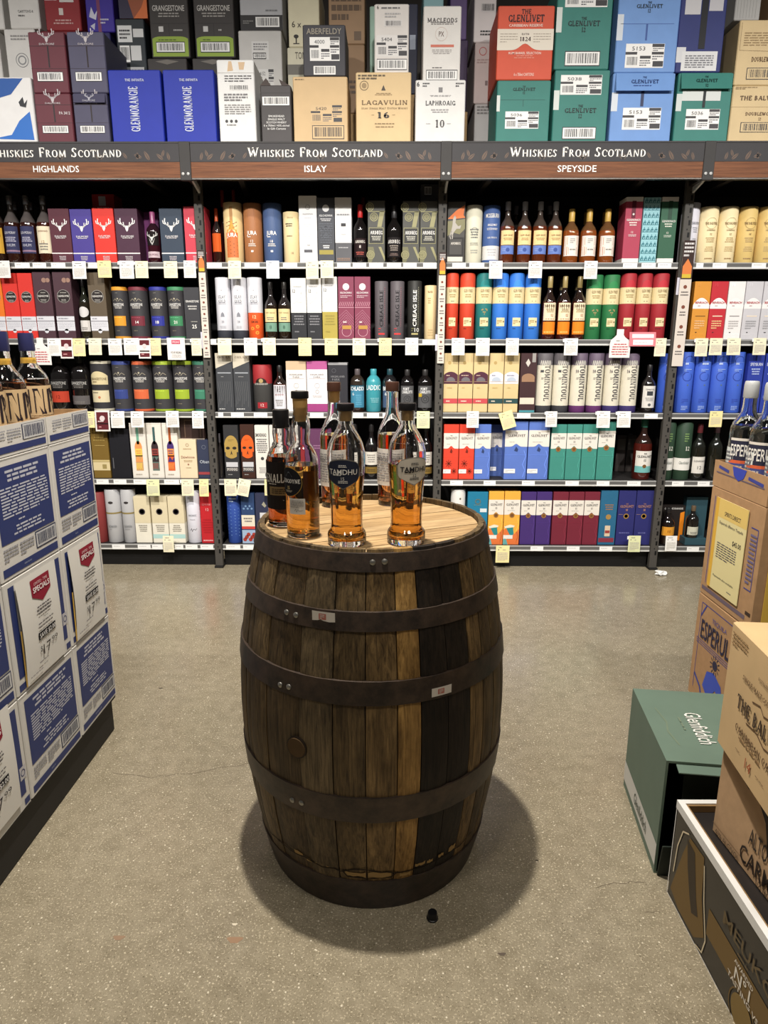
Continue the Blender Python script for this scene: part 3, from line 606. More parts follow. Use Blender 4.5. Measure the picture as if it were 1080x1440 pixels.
# ---------------------------------------------------------------- products on the shelves
YP = D+.036                                     # front line of the products
SHN = ['top shelf', 'second shelf', 'third shelf', 'fourth shelf', 'bottom shelf']
BYN = {1: 'under Highlands sign', 2: 'under Islay sign', 3: 'under Speyside sign', 4: 'of the bay beyond Speyside'}
BSH = {1: 'Highlands', 2: 'Islay', 3: 'Speyside', 4: 'end-bay'}; CUR = [1, 0]; PROD = []
def at_bay(b, s): CUR[0], CUR[1] = b, s
def it(kind, spans, ytop, col, desc, pr=None, bands=None, back=0., depth=None, mk='card', name=None, lift=0., cat=None, **kw):
    """kind box / tube / bottle; spans: pixel left and right edge at half height; ytop: pixel row of the top"""
    if isinstance(spans, tuple): spans = [spans]
    z = ZS[CUR[1]]+lift+.0008; label = '%s, %s %s' % (desc, BSH[CUR[0]], SHN[CUR[1]]); proto = {}
    grp = 'row of %s, %s %s' % (desc.split(' with ')[0], SHN[CUR[1]], BYN[CUR[0]]) if len(spans) > 1 else None
    for k, (a, b) in enumerate(spans):
        y = YP+back; pb = proj((0, y, z))[1]; pm = (ytop+pb)/2
        X0, X1 = at(a, pm, Y=y)[0], at(b, pm, Y=y)[0]; w = X1-X0-.002; cx = (X0+X1)/2; h = at((a+b)/2, ytop, Y=y)[2]-z
        PROD.append((cx, CUR[1], desc))
        d = depth or (w if kind != 'box' else min(.125, max(.07, w)))
        nm = name or {'box': 'whisky_carton', 'tube': 'whisky_tube', 'bottle': 'whisky_bottle'}[kind]
        t = thing(nm, label, cat or {'box': 'carton', 'tube': 'tube', 'bottle': 'bottle'}[kind], (cx, y+d/2, z), 0, grp)
        if kind == 'box':
            bd = [(q[0], q[1], mat(q[2], mk)) for q in bands] if bands else None
            link('body', box_mesh(w, d, h, mat(col, mk), .0012, bd), t)
            if pr: s = Sheet(w, h, k+1); pr(s); s.emit('front_print', t, o=(0, -d/2, 0))
        elif kind == 'tube':
            R = w/2; bd = bands or [(0, 1, col)]; cs = []; P = [(R-.001, 0, 0)]
            for v0, v1, c in bd:
                m_ = mat(c, mk)
                if m_ not in cs: cs.append(m_)
                P += [(R, max(.0015, v0*h), cs.index(m_)), (R, min(h-.003, v1*h), cs.index(m_))]
            P += [(R-.0015, h-.001, P[-1][2]), (R-.004, h, P[-1][2]), (R-.006, h-.002, P[-1][2])]
            link('body', lathe(P, cs, 24), t)
            if pr: s = Sheet(math.pi*R, h, k+1); pr(s); s.emit('front_print', t, 'cyl', R=R)
        else:
            bottle(t, w/2, h, kw, col, k)
SHAPES = {  # (r/R, z/H) up to the neck top, cap from .. to, cap radius
 'std': [(.93, 0), (1, .015), (1, .55), (.96, .60), (.80, .66), (.55, .71), (.40, .75), (.35, .80), (.33, .88)],
 'tall': [(.93, 0), (1, .015), (1, .60), (.95, .64), (.72, .70), (.48, .745), (.38, .79), (.34, .84), (.33, .90)],
 'dumpy': [(.9, 0), (.96, .015), (.90, .35), (1, .60), (.90, .67), (.60, .73), (.38, .77), (.34, .84), (.33, .9)],
 'round': [(.93, 0), (1, .02), (1, .62), (.97, .70), (.82, .78), (.55, .83), (.38, .86), (.34, .88), (.33, .9)],
}
def bottle(t, R, h, kw, col, k):
    sh = SHAPES[kw.get('shape', 'std')]; top = kw.get('neck', (34, 30, 30)); fill = kw.get('fill', .60)
    ms = [mat(col, 'darkglass'), mat(top, 'darkglass')]
    P = [(r*R, z*h, 0 if z < fill-.03 else 1) for r, z in sh]
    link('glass_body', lathe(P, ms, 20), t)
    cc, c0, ck = kw.get('cap', ((30, 28, 28), .86, 'plastic')); rc = .38*R*kw.get('capw', 1.)
    link('cap', lathe([(rc*.98, c0*h), (rc, c0*h+.002), (rc, h-.003), (rc*.9, h)], [mat(cc, ck)], 16), t)
    for v0, v1, fn in kw.get('labels', []):
        s = Sheet(2.1*R, (v1-v0)*h, k+1); fn(s)
        zz = [q[1]*h for q in sh]; rr = [q[0]*R for q in sh]
        s.emit('front_label', t, 'cyl', (0, 0, v0*h), R=R, kind='paper', taper=lambda v, b=v0*h: float(np.interp(b+v, zz, rr))+.0006)
def plain(c, *tx, lines=0, lc=(120, 116, 112), f='sans'):
    """label: ground colour, then (text, v, height, colour, width)"""
    def fn(s):
        s.rect(0, 0, 1, 1, c)
        for q in tx: s.text(q[0], .5, q[1], q[2], q[3], q[4] if len(q) > 4 else None, f, l=3)
        if lines: s.lines(.22, .1, .78, .4, lines, lc, 3, True)
    return fn
def pr(*ops):
    """front print from short records: ('r',u0,v0,u1,v1,c) ('t',text,u,v,h,c,w[,font]) ('l',u0,v0,u1,v1,n,c) ('d',u,v,r,c) ('o',u,v,r,t,c) ('b',u0,v0,u1,v1)"""
    def fn(s):
        for n, q in enumerate(ops):
            k = q[0]
            if k == 'r': s.rect(*q[1:6], l=1+n % 3)
            elif k == 't': s.text(q[1], q[2], q[3], q[4], q[5], q[6], q[7] if len(q) > 7 else 'sans', q[8] if len(q) > 8 else 0., q[9] if len(q) > 9 else 0, l=5)
            elif k == 'l': s.lines(*q[1:7], l=4, cen=True)
            elif k == 'd': s.disc(*q[1:5], l=3)
            elif k == 'o': s.ring(*q[1:6], l=4)
            elif k == 'b': s.barcode(*q[1:5])
            elif k == 'f': q[1](s)
    return fn
def stag(s, u=.5, v=.66, k=1., c=(232, 230, 228)):
    """a stag's head with antlers"""
    K = s.w/s.h*k
    P = lambda *q: [(u+a*k, v+b*K) for a, b in q]
    s.poly(P((-.09, .02), (-.05, -.12), (0, -.20), (.05, -.12), (.09, .02), (0, .06)), c, 3)
    s.poly(P((-.07, -.02), (-.16, .03), (-.08, .05)), c, 3); s.poly(P((.07, -.02), (.16, .03), (.08, .05)), c, 3)
    for m in (-1, 1):
        s.line(P((m*.05, .03), (m*.2, .10), (m*.28, .22), (m*.26, .36)), .045*k, c, 3); s.line(P((m*.2, .10), (m*.34, .16), (m*.36, .28)), .035*k, c, 3); s.line(P((m*.12, .06), (m*.14, .20)), .035*k, c, 3)
def dal(c2): return pr(('f', stag), ('t', 'DALMORE', .5, .49, .032, (222, 218, 218), .56, 'sans', .02), ('l', .26, .445, .74, .47, 1, (206, 200, 200)), ('r', 0, .165, 1, .185, (226, 220, 220)), ('l', .3, .04, .7, .13, 3, (190, 180, 184)))
DEC = (60, 24, 32)
# ---- Highlands, top shelf
at_bay(1, 0)
BLB = (54, 56, 88)
it('bottle', [(-20, 1)], 273, (40, 20, 14), 'dark whisky bottle with yellow label', labels=[(.14, .52, plain((206, 160, 60), ('DEANSTON', .7, .1, INK, .7)))], cap=((180, 180, 182), .87, 'foil'), neck=(60, 52, 50))
it('bottle', [(1, 23), (24, 46)], 273, (44, 18, 12), 'dark whisky bottle with violet-blue label', labels=[(.14, .54, pr(('r', 0, 0, 1, 1, BLB), ('t', 'GLEN MORAY', .5, .76, .09, (210, 208, 214), .7), ('l', .15, .42, .85, .62, 3, (180, 178, 196)), ('t', 'RHUM', .5, .3, .1, (200, 200, 210), .5), ('r', 0, .06, 1, .12, (150, 120, 140))))], cap=((176, 176, 178), .87, 'foil'), neck=(84, 78, 76))
it('bottle', [(47, 70)], 273, (58, 22, 12), 'dark whisky bottle with cream label', labels=[(.14, .54, plain((226, 214, 186), ('CADENHEAD', .82, .06, (120, 60, 40), .6), ('12', .42, .1, (150, 110, 60)), lines=3))], cap=((176, 176, 178), .87, 'foil'), neck=(84, 78, 76))
it('bottle', [(12, 30), (34, 52)], 282, (30, 16, 12), 'dark bottle standing behind the front row', back=.13, cap=((150, 150, 152), .87, 'foil'), neck=(50, 48, 48))
it('box', (70.5, 100), 293, (84, 38, 50), 'maroon stag-print whisky carton', dal(0))
it('box', (100.5, 131), 294, (70, 58, 138), 'violet stag-print whisky carton', dal(0))
it('box', (132, 162), 292.5, (214, 52, 42), 'scarlet stag-print whisky carton', dal(0))
it('box', (133, 164), 273, (196, 46, 44), 'red carton with white sticker showing above scarlet carton', pr(('r', .3, .84, .62, .97, (220, 214, 212)), ('l', .2, .76, .8, .83, 2, (226, 210, 208))), back=.14)
it('box', (163, 195.5), 293, (70, 38, 58), 'plum stag-print whisky carton', dal(0))
it('box', (202, 225), 298, (104, 40, 96), 'purple open presentation carton behind dumpy bottle', back=.10, depth=.05)
def silverstag(s):
    s.rect(0, 0, 1, 1, (26, 18, 20)); stag(s, .5, .55, 1.1, (210, 208, 206)); s.poly([(.3, .5), (.7, .5), (.6, .2), (.5, .02), (.4, .2)], (196, 194, 192), 3)
it('bottle', (203, 223), 296, (52, 14, 24), 'dumpy dark bottle with silver stag badge and purple neck', shape='dumpy', labels=[(.34, .60, silverstag), (.10, .22, plain((196, 176, 182), ('DALMORE', .5, .3, (110, 60, 76), .7)))], cap=((150, 74, 116), .64, 'satin'), neck=(40, 20, 28))
it('box', (225.5, 257.5), 293, (50, 62, 78), 'slate blue stag-print whisky carton', dal(0))
it('box', (259.5, 289.5), 290, (196, 62, 78), 'rose red stag-print whisky carton beside steel upright', dal(0))
# ---- Islay, top shelf
at_bay(2, 0)
def jura(c, c2=None):
    def fn(s):
        s.poly([(.40, .90), (.60, .90), (.62, .72), (.38, .72)], c2, 1); s.poly([(.34, .68), (.66, .68), (.72, .08), (.28, .08)], c2, 1)
        s.text('JURA', .5, .50, .065, (240, 238, 234), .34, 'sans', .03, l=4); s.lines(.36, .42, .64, .45, 1, (232, 228, 222)); s.text('12' if c2[0] > c2[2] else '18', .5, .36, .045, (236, 232, 226), None, l=4); s.lines(.37, .27, .63, .33, 2, (220, 214, 206), cen=True); s.rect(.46, .18, .54, .21, (236, 232, 226), 3)
    return fn
def jurapic(s):
    o = (206, 104, 44)
    s.strips(.30, .70, lambda u: .56-.6*abs(u-.5), lambda u: .09, (196, 110, 60), 1); s.rect(.45, .58, .55, .92, (176, 130, 76), 1); s.strips(.33, .67, lambda u: .72-1.6*abs(u-.5), lambda u: .55, (210, 150, 60), 1)
    for v in (.14, .20, .27, .33, .6, .66): s.line([(.32, v), (.44, v+.02), (.56, v-.02), (.68, v+.015)], .02, (120, 54, 34), 2)
    s.rect(.30, .42, .70, .50, o, 2); s.text('JURA', .5, .46, .065, (244, 240, 234), .34, 'sans', .03, l=4)
it('bottle', (297, 310.5), 292, (44, 20, 14), 'orange-sleeved bottle beside steel upright', labels=[(.22, .55, plain((206, 90, 34)))], cap=((196, 80, 34), .55, 'plastic'), back=.05)
it('tube', (312, 339.5), 283.5, (226, 200, 146), 'pale yellow whisky tube with orange bottle picture', jurapic)
it('tube', (340.5, 367), 284.5, (164, 108, 68), 'copper brown whisky tube', jura(0, (150, 96, 60)))
it('tube', (368, 395), 284.5, (72, 92, 132), 'steel blue whisky tube', jura(0, (62, 82, 122)))
it('tube', (397, 420), 297, (228, 206, 158), 'short cream whisky tube with script lettering', pr(('t', 'EDRADOUR', .5, .88, .03, (90, 74, 56), .22), ('l', .3, .70, .6, .78, 2, (60, 50, 46)), ('l', .32, .5, .6, .55, 1, (150, 130, 100)), ('t', '10', .56, .19, .04, (110, 70, 50), None)))
it('bottle', [(306, 320), (322, 336)], 266, (70, 20, 16), 'dark red capped bottle standing behind the tubes', back=.17, cap=((150, 46, 30), .78, 'plastic'))
it('box', (420.5, 446), 275, (232, 231, 230), 'tall white whisky carton with grey pattern', pr(('o', .5, .83, .12, .03, (168, 168, 172)), ('t', 'KILCHOMAN', .5, .73, .018, (120, 120, 124), .55), ('l', .3, .66, .7, .68, 1, (170, 170, 172)), ('l', .12, .3, .88, .6, 10, (214, 214, 216)), ('r', .25, .155, .72, .2, (84, 84, 90)), ('l', .4, .25, .6, .28, 1, (150, 150, 150))))
it('box', (446.5, 470.5), 278, (70, 72, 78), 'dark grey whisky carton with white seal', pr(('d', .5, .84, .2, (214, 214, 214)), ('t', 'KILCHOMAN', .5, .73, .03, (230, 230, 230), .76, 'sans', .02), ('l', .16, .64, .84, .69, 2, (190, 190, 192)), ('o', .5, .48, .3, .02, (104, 108, 118)), ('o', .5, .48, .16, .02, (104, 108, 118)), ('l', .1, .3, .9, .62, 9, (88, 92, 100)), ('r', .08, .13, .92, .2, (150, 138, 66)), ('l', .3, .22, .7, .28, 2, (230, 230, 230))))
it('box', (471, 494.5), 277.5, (230, 230, 228), 'white over grey whisky carton with small black seal', pr(('l', .1, .72, .9, .76, 1, (150, 150, 152)), ('r', .36, .56, .66, .61, (50, 50, 54)), ('l', .3, .42, .7, .46, 1, (180, 180, 180)), ('l', .2, .22, .8, .25, 1, (170, 170, 172)), ('l', .1, .03, .9, .08, 2, (150, 120, 100))), bands=[(0, .31, (88, 88, 92)), (.31, 1, (232, 231, 230))])
def ard(s):
    g = (146, 142, 104)
    for u, v in ((.12, .90), (.36, .74), (.16, .13)):
        for r in (.22, .13, .06): s.ring(u, v, r, .05, g, 2, 14)
    s.poly([(.7, .83), (.98, .83), (.8, .58), (.55, .58)], g, 1); s.poly([(.0, .26), (.32, .26), (.42, .14), (.2, .0), (0, 0)], (110, 108, 80), 1); s.poly([(.62, .26), (.78, .26), (1, .1), (1, .02)], g, 1); s.rect(0, .82, 1, .835, g, 1)
    s.rect(.06, .31, .92, .57, g, 3); s.rect(.09, .32, .89, .56, (48, 48, 46), 4); s.text('ARDBEG', .5, .49, .055, (236, 234, 230), .72, 'serif', l=6); s.lines(.2, .36, .8, .44, 3, (190, 188, 176), 6, True)
BLG = (20, 17, 17)
it('bottle', (496.5, 516), 286, BLG, 'black whisky bottle with red capsule', labels=[(.10, .42, pr(('r', 0, 0, 1, 1, (36, 22, 24)), ('t', 'ARDBEG', .5, .82, .14, (220, 214, 206), .7, 'serif'), ('t', '8', .5, .55, .15, (230, 220, 214), None), ('l', .2, .1, .8, .3, 2, (180, 90, 80))))], cap=((196, 40, 40), .78, 'plastic'), neck=BLG)
it('bottle', (502, 520), 276, BLG, 'black bottle with dark red capsule behind grey-green scroll cartons', back=.13, cap=((96, 20, 24), .8, 'plastic'), neck=BLG)
it('box', (517, 541.5), 282, (78, 78, 74), 'grey-green scroll-patterned carton between two black bottles', ard)
it('bottle', (543.5, 565), 286.5, BLG, 'black whisky bottle with black capsule', labels=[(.10, .44, pr(('r', 0, 0, 1, 1, (30, 26, 27)), ('t', 'ARDBEG', .5, .78, .17, (214, 210, 206), .8, 'serif'), ('l', .2, .3, .8, .62, 3, (150, 140, 132)), ('l', .2, .06, .8, .2, 2, (130, 110, 104))))], cap=((46, 45, 47), .78, 'satin'), neck=BLG)
it('box', [(566, 590), (590.5, 615)], 282.5, (78, 78, 74), 'grey-green scroll-patterned carton next to its twin', ard)
it('box', (591, 616), 259, (92, 92, 94), 'grey carton with barcode sticker standing behind', pr(('b', .2, .87, .6, .97), ('l', .2, .72, .6, .76, 1, (210, 210, 210))), back=.14)
# ---- Speyside, top shelf
at_bay(3, 0)
def horse(s):
    s.poly([(0, .72), (.5, .86), (.96, .94), (.9, .78), (1, .74), (.4, .72)], (216, 116, 60), 1); s.poly([(0, .44), (.3, .5), (.7, .47), (1, .56), (1, .72), (0, .68)], (126, 122, 90), 1)
    s.poly([(.2, .5), (.28, .62), (.3, .72), (.4, .78), (.48, .74), (.44, .66), (.6, .60), (.78, .62), (.72, .56), (.52, .56), (.36, .5), (.26, .42)], (170, 164, 156), 3); s.line([(.22, .52), (.14, .44), (.2, .38)], .05, (170, 164, 156), 3); s.line([(.3, .46), (.28, .38)], .05, (170, 164, 156), 3)
    s.rect(.04, .1, .96, .42, (38, 36, 36), 2); s.rect(.14, .14, .84, .39, (70, 68, 66), 3); s.text('ARDBEG', .48, .32, .04, (220, 214, 204), .56, 'serif', l=6); s.rect(.02, .02, .9, .1, (206, 202, 190), 3)
it('box', (629, 654), 283.3, (72, 70, 68), 'grey carton with rearing horse and orange brushwork', horse)
it('tube', (655, 679.5), 287.5, (216, 212, 190), 'pale ivory tube with grey script', pr(('l', .33, .42, .67, .60, 4, (110, 112, 110)), ('l', .34, .3, .66, .36, 2, (150, 150, 140)), ('l', .34, .16, .66, .24, 2, (160, 160, 150)), ('o', .5, .55, .12, .012, (120, 122, 118))))
it('tube', (680, 704.5), 288, (66, 92, 146), 'blue tube with white capitals and pale foot band', pr(('t', 'MOSSBURN', .5, .82, .07, (236, 234, 230), .52, 'sans', .03), ('t', 'SINGLE MALT', .5, .66, .035, (232, 230, 228), .36, 'sans', .02), ('t', 'SCOTCH WHISKY', .5, .59, .035, (232, 230, 228), .4, 'sans', .02), ('t', 'CASK STRENGTH', .5, .44, .03, (226, 224, 222), .36), ('l', .32, .12, .68, .26, 3, (190, 190, 194))), bands=[(0, .055, (66, 92, 146)), (.055, .3, (216, 214, 212)), (.3, 1, (66, 92, 146))])
GG = pr(('r', 0, 0, 1, 1, (232, 206, 150)), ('t', 'GLEN GRANT', .5, .66, .1, (120, 90, 60), .62, 'serif'), ('l', .2, .3, .8, .5, 2, (170, 140, 96)))
GG2 = pr(('r', 0, 0, 1, 1, (104, 128, 192)), ('d', .5, .5, .12, (64, 86, 150)), ('l', .1, .3, .38, .7, 2, (140, 160, 210)))
it('bottle', [(704.5, 725.5), (728.5, 749.5), (750.5, 771.5), (772, 793)], 281.7, (92, 40, 16), 'amber whisky bottle with yellow and blue labels and silver cap', labels=[(.295, .53, GG), (.145, .285, GG2)], cap=((150, 150, 156), .86, 'satin'), neck=(66, 56, 50), shape='std')
it('bottle', [(717, 735), (764, 782)], 288, (70, 34, 16), 'silver-capped bottle standing behind yellow-labelled bottles', back=.13, cap=((96, 96, 102), .86, 'satin'), neck=(40, 36, 34))
def redb(s):
    s.rect(0, 0, 1, 1, (226, 220, 210)); o = (196, 110, 70)
    for a in ((.06, .5, .94, .96), (.2, .56, .8, .92), (.06, .04, .94, .46), (.3, .1, .8, .42)):
        s.line([(a[0], a[1]), (a[2], a[1]), (a[2], a[3]), (a[0], a[3]), (a[0], a[1])], .02, o, 2)
    s.lines(.36, .62, .66, .88, 3, (150, 150, 152), 3); s.text('RED BANK', .55, .32, .06, INK, .34, 'sans', .02, l=4); s.line([(.2, .04), (.2, .46)], .03, o, 2)
it('bottle', [(794, 817), (819, 842), (845, 868)], 291.9, (132, 66, 22), 'amber whisky bottle with cream panelled label and yellow cap', labels=[(.13, .50, redb)], cap=((206, 168, 84), .76, 'plastic'), neck=(96, 66, 40), shape='std')
it('bottle', [(816, 834), (842, 860)], 297, (96, 50, 22), 'yellow-capped bottle standing behind its twin', back=.13, cap=((196, 156, 78), .76, 'plastic'), neck=(60, 44, 30))
def gdron(s): s.rect(.36, .68, .6, .94, (96, 24, 44) if s.R else 0, 2); s.text('GLENDRONACH', .5, .655, .03, (236, 230, 226), .82, 'sans', .02); s.lines(.25, .56, .75, .63, 2, (226, 214, 208), cen=True); s.text('12', .48, .47, .03, (236, 226, 220), None); s.lines(.2, .40, .8, .44, 2, (214, 196, 194), cen=True); s.disc(.48, .74, .06, (226, 220, 214), 4)
it('box', (877.5, 901.5), 276.7, (168, 62, 84), 'raspberry whisky carton with white top and foot', gdron, bands=[(0, .07, (226, 222, 216)), (.07, .93, (168, 62, 84)), (.93, 1, (226, 222, 216))], depth=.12)
def damask(s):
    for i in range(9):
        for j in range(4):
            u = .14+j*.24; v = .06+i*.11; c = (52, 120, 132)
            s.ring(u, v, .09, .035, c, 2, 8, 20, 300); s.line([(u-.1, v-.03), (u, v+.02), (u+.1, v-.03)], .035, c, 2); s.disc(u, v+.04, .03, c, 2, 6)
it('box', (902.5, 926), 277.5, (148, 196, 204), 'pale turquoise damask-patterned carton', damask, depth=.12)
it('box', (927.5, 951), 276.7, (50, 92, 70), 'dark green whisky carton with white top and foot', pr(('r', .42, .66, .66, .94, (34, 66, 50)), ('t', 'GLENDRONACH', .5, .635, .03, (230, 228, 220), .82, 'sans', .02), ('l', .25, .54, .75, .61, 2, (214, 214, 200)), ('t', '15', .48, .46, .03, (230, 226, 214), None), ('l', .2, .39, .8, .43, 2, (190, 200, 186))), bands=[(0, .07, (226, 222, 216)), (.07, .93, (50, 92, 70)), (.93, 1, (226, 222, 216))], depth=.12)
# ---- bay beyond, top shelf
at_bay(4, 0)
it('tube', (961, 986), 284, (214, 212, 220), 'white whisky tube half behind steel upright', pr(('t', 'BALVENIE', .62, .66, .04, (110, 110, 118), .3, 'serif'), ('l', .5, .5, .72, .6, 3, (160, 160, 166)), ('l', .5, .38, .7, .42, 1, (160, 160, 166))))
BAL = lambda c, n: pr(('o', .5, .7, .18, .008, (150, 124, 80)), ('t', 'THE BALVENIE', .5, .70, .042, (120, 92, 56), .42, 'serif'), ('t', 'DOUBLEWOOD' if n == '12' else 'CARIBBEAN CASK', .5, .58, .026, (130, 104, 66), .28, 'serif'), ('t', n, .5, .51, .035, (130, 104, 66), None, 'serif'), ('l', .34, .36, .66, .46, 3, (176, 150, 104)), ('l', .34, .2, .66, .3, 3, (186, 160, 112)), ('l', .34, .06, .66, .1, 1, (160, 130, 90)))
it('tube', [(986.5, 1013), (1014, 1040.5)], 289.5, (238, 220, 174), 'pale cream whisky tube with brown lettering', BAL(0, '12'))
it('tube', [(1041.5, 1068), (1069, 1096)], 289.5, (222, 192, 122), 'straw yellow whisky tube with brown lettering', BAL(0, '14'))

# ---- second shelves
at_bay(1, 1)
def mac(s):
    s.disc(.52, .64, .36, (150, 146, 140), 2); s.disc(.52, .64, .335, (38, 32, 32), 3); s.text('GLENGOYNE', .52, .645, .028, (220, 216, 210), .6, 'sans', .02, l=5); s.lines(.34, .56, .7, .60, 2, (160, 156, 150), 5, True); s.lines(.34, .68, .7, .71, 1, (150, 146, 140), 5, True)
    s.rect(0, .12, 1, .34, (206, 206, 212), 2); s.rect(0, .262, 1, .272, (110, 108, 116), 3); s.lines(.08, .15, .92, .25, 4, (176, 176, 184), 3, fill=.35); s.lines(.1, .285, .9, .325, 1, (150, 150, 158), 3); s.disc(.5, .115, .12, (206, 206, 212), 2)
def mac2(s): mac(s); s.disc(.64, .88, .13, (150, 118, 104), 3); s.disc(.86, .88, .12, (150, 118, 104), 3)
it('box', (-18, 5.5), 384, (222, 116, 36), 'orange whisky carton with round black badge', mac)
it('box', [(6, 27.5), (28, 49)], 384, (206, 52, 44), 'bright red whisky carton with round black badge', mac)
it('box', [(49.5, 74.5), (77.5, 103)], 382.6, (74, 50, 58), 'dark maroon whisky carton with badge and two medals', mac2)
it('bottle', (108.5, 124), 390, (34, 30, 20), 'dark green bottle with round white label between cartons', labels=[(.32, .56, lambda s: s.disc(.5, .5, .48, (206, 204, 202), 2, 14, .95)), (.12, .30, plain((206, 202, 198), lines=3))], neck=(30, 32, 24))
it('box', (125.5, 150), 383, (92, 80, 64), 'khaki brown whisky carton with round black badge', mac)
def grange(c, n, band=(.25, .44)):
    def fn(s):
        for m in (-1, 1): s.line([(.5+m*.02, .72), (.5+m*.1, .77), (.5+m*.2, .73)], .018, (150, 142, 124), 2)
        s.disc(.5, .77, .03, (170, 162, 140), 2); s.text('GRANGESTONE', .5, .66, .05, (226, 224, 220), .44, 'sans', .02, l=3); s.lines(.34, .58, .66, .63, 2, (196, 192, 186), 3, True); s.lines(.42, .87, .58, .89, 1, (130, 126, 118), 3)
        s.rect(.24, band[0], .76, band[1], c, 2)
        if n: s.text(n, .5, .32, .055, (236, 232, 226), None, 'sans', .02, l=4)
        s.lines(.3, .40, .7, .42, 1, tuple(min(255, int(v*1.25)+20) for v in c), 4); s.lines(.36, .14, .64, .17, 1, (120, 112, 96), 3)
    return fn
GT = (58, 57, 60)
def gtube(span, ytop, c, n, desc, body=GT): it('tube', span, ytop, body, desc, grange(c, n), bands=[(0, .045, c), (.045, .93, body), (.93, 1, c)])
gtube((155.5, 178), 403, (214, 148, 46), None, 'charcoal whisky tube with amber orange band')
gtube((178.5, 205), 403, (112, 44, 56), '14', 'charcoal whisky tube with burgundy band')
gtube((208, 232.5), 403, (46, 52, 140), '18', 'charcoal whisky tube with royal blue band')
gtube((233.5, 258.5), 403, (62, 128, 88), '21', 'charcoal whisky tube with emerald green band')
it('box', (259.5, 283), 404, (56, 56, 60), 'plain charcoal carton with white lettering beside tubes', pr(('t', 'GRANGESTONE', .5, .73, .04, (226, 224, 220), .8, 'sans', .02), ('l', .2, .56, .8, .66, 2, (180, 178, 174)), ('t', '25', .55, .24, .07, (230, 228, 222), None, 'sans', .02), ('l', .3, .32, .8, .35, 1, (160, 158, 150))))
at_bay(2, 1)
IG = (200, 200, 206)
def islay(o):
    def fn(s):
        s.strips(.28, .72, lambda u: .62+.32*math.sqrt(max(0, 1-((u-.5)/.22)**2)), lambda u: .60, (224, 224, 228), 1); s.disc(.5, .79, .03, (170, 170, 176), 3)
        s.text('ISLAY', .5, .685, .05, (84, 86, 96), .3, 'serif', l=4); s.text('GOLD', .5, .615, .05, (84, 86, 96), .3, 'serif', l=4); s.rect(.34, .57, .66, .576, (120, 120, 130), 3)
        if o:
            s.text('12', .5, .36, .05, (244, 220, 170), None, l=4); s.text('RUM CASK', .5, .28, .035, (60, 30, 20), .28, 'sans', .02, l=4)
            for u, v in ((.4, .17), (.6, .1), (.62, .2)): s.disc(u, v, .07, (236, 160, 60), 2); s.disc(u, v, .045, (222, 96, 40), 3)
        else:
            s.poly([(.42, .36), (.58, .36), (.56, .41), (.5, .44), (.44, .41)], (130, 132, 140), 3); s.text('10', .5, .28, .04, (130, 130, 138), None, 'serif', l=4); s.lines(.36, .17, .64, .22, 2, (180, 180, 186), cen=True)
    return fn
it('tube', [(301.5, 323.5), (324, 346)], 389.7, IG, 'pale silver whisky tube with dark foot', islay(0), bands=[(0, .14, (52, 54, 62)), (.14, 1, IG)])
it('tube', (346.5, 368), 389.7, IG, 'pale silver whisky tube with orange lower half', islay(1), bands=[(0, .43, (214, 84, 36)), (.43, 1, IG)])
it('bottle', [(370.5, 389), (389.5, 408)], 396, (34, 24, 16), 'dark whisky bottle with cream and sage labels', labels=[(.30, .53, plain((218, 200, 150), ('PORT ASKAIG', .7, .1, (110, 90, 60), .7), lines=2)), (.13, .285, plain((112, 148, 130), ('8', .5, .4, (60, 90, 76))))], cap=((40, 38, 36), .88, 'plastic'))
def tob(lo): return pr(('t', 'TOBERMORY', .45, .86, .02, (150, 150, 152), .6, 'serif'), ('t', '12', .2, .79, .05, (90, 90, 94), None, 'serif'), ('f', lambda s: s.line([(.62, .74), (.7, .77), (.64, .68), (.4, .62), (.2, .58), (.24, .64), (.44, .68)], .016, (170, 170, 170), 3)), ('l', .4, .60, .75, .62, 1, (200, 200, 200)), ('l', .12, .22, .88, .40, 4, lo), ('l', .2, .1, .5, .14, 1, lo))
it('box', [(409, 431), (431.5, 452.5)], 391, (222, 221, 218), 'white over black whisky carton', tob((120, 120, 124)), bands=[(0, .435, (40, 41, 45)), (.435, 1, (222, 221, 218))])
it('box', (453, 474.5), 389, (222, 221, 218), 'white over gold whisky carton', tob((150, 136, 66)), bands=[(0, .44, (168, 152, 72)), (.44, 1, (222, 221, 218))])
def ross(s):
    s.disc(.5, .84, .21, (214, 206, 206), 2); s.text('KILCHOMAN', .5, .745, .03, (226, 216, 218), .72, 'sans', .02); s.lines(.14, .66, .86, .71, 2, (190, 160, 168))
    for i in range(8): s.line([(.04+i*.12, .53), (.14+i*.12, .60)], .03, (190, 140, 154), 2)
    s.rect(0, .505, 1, .515, (190, 140, 154), 2)
    for i in range(5): s.line([(.02, .36-i*.05), (.5, .47-i*.04), (.98, .33-i*.05)], .018, (176, 122, 140), 2)
    s.ring(.52, .12, .3, .03, (196, 150, 160), 3, 16); s.rect(.24, .16, .82, .22, (176, 134, 66), 4); s.lines(.3, .25, .76, .30, 1, (216, 200, 196), 4)
it('box', [(475.5, 498), (498.5, 521)], 389, (126, 58, 80), 'wine red whisky carton with pink line pattern', ross)
def creag(ink): return lambda s: (s.text('CREAG ISLE', .5, .53, .15, ink, .62, 'sans', .02, rot=90), s.lines(.64, .2, .68, .9, 22, (150, 100, 108) if ink[0] < 128 else (150, 150, 130), fill=.5), s.rect(.36, .075, .66, .105, (196, 60, 60) if ink[0] < 128 else (170, 160, 110), 3), s.lines(.36, .13, .48, .2, 2, (176, 70, 74) if ink[0] < 128 else (110, 106, 70)))
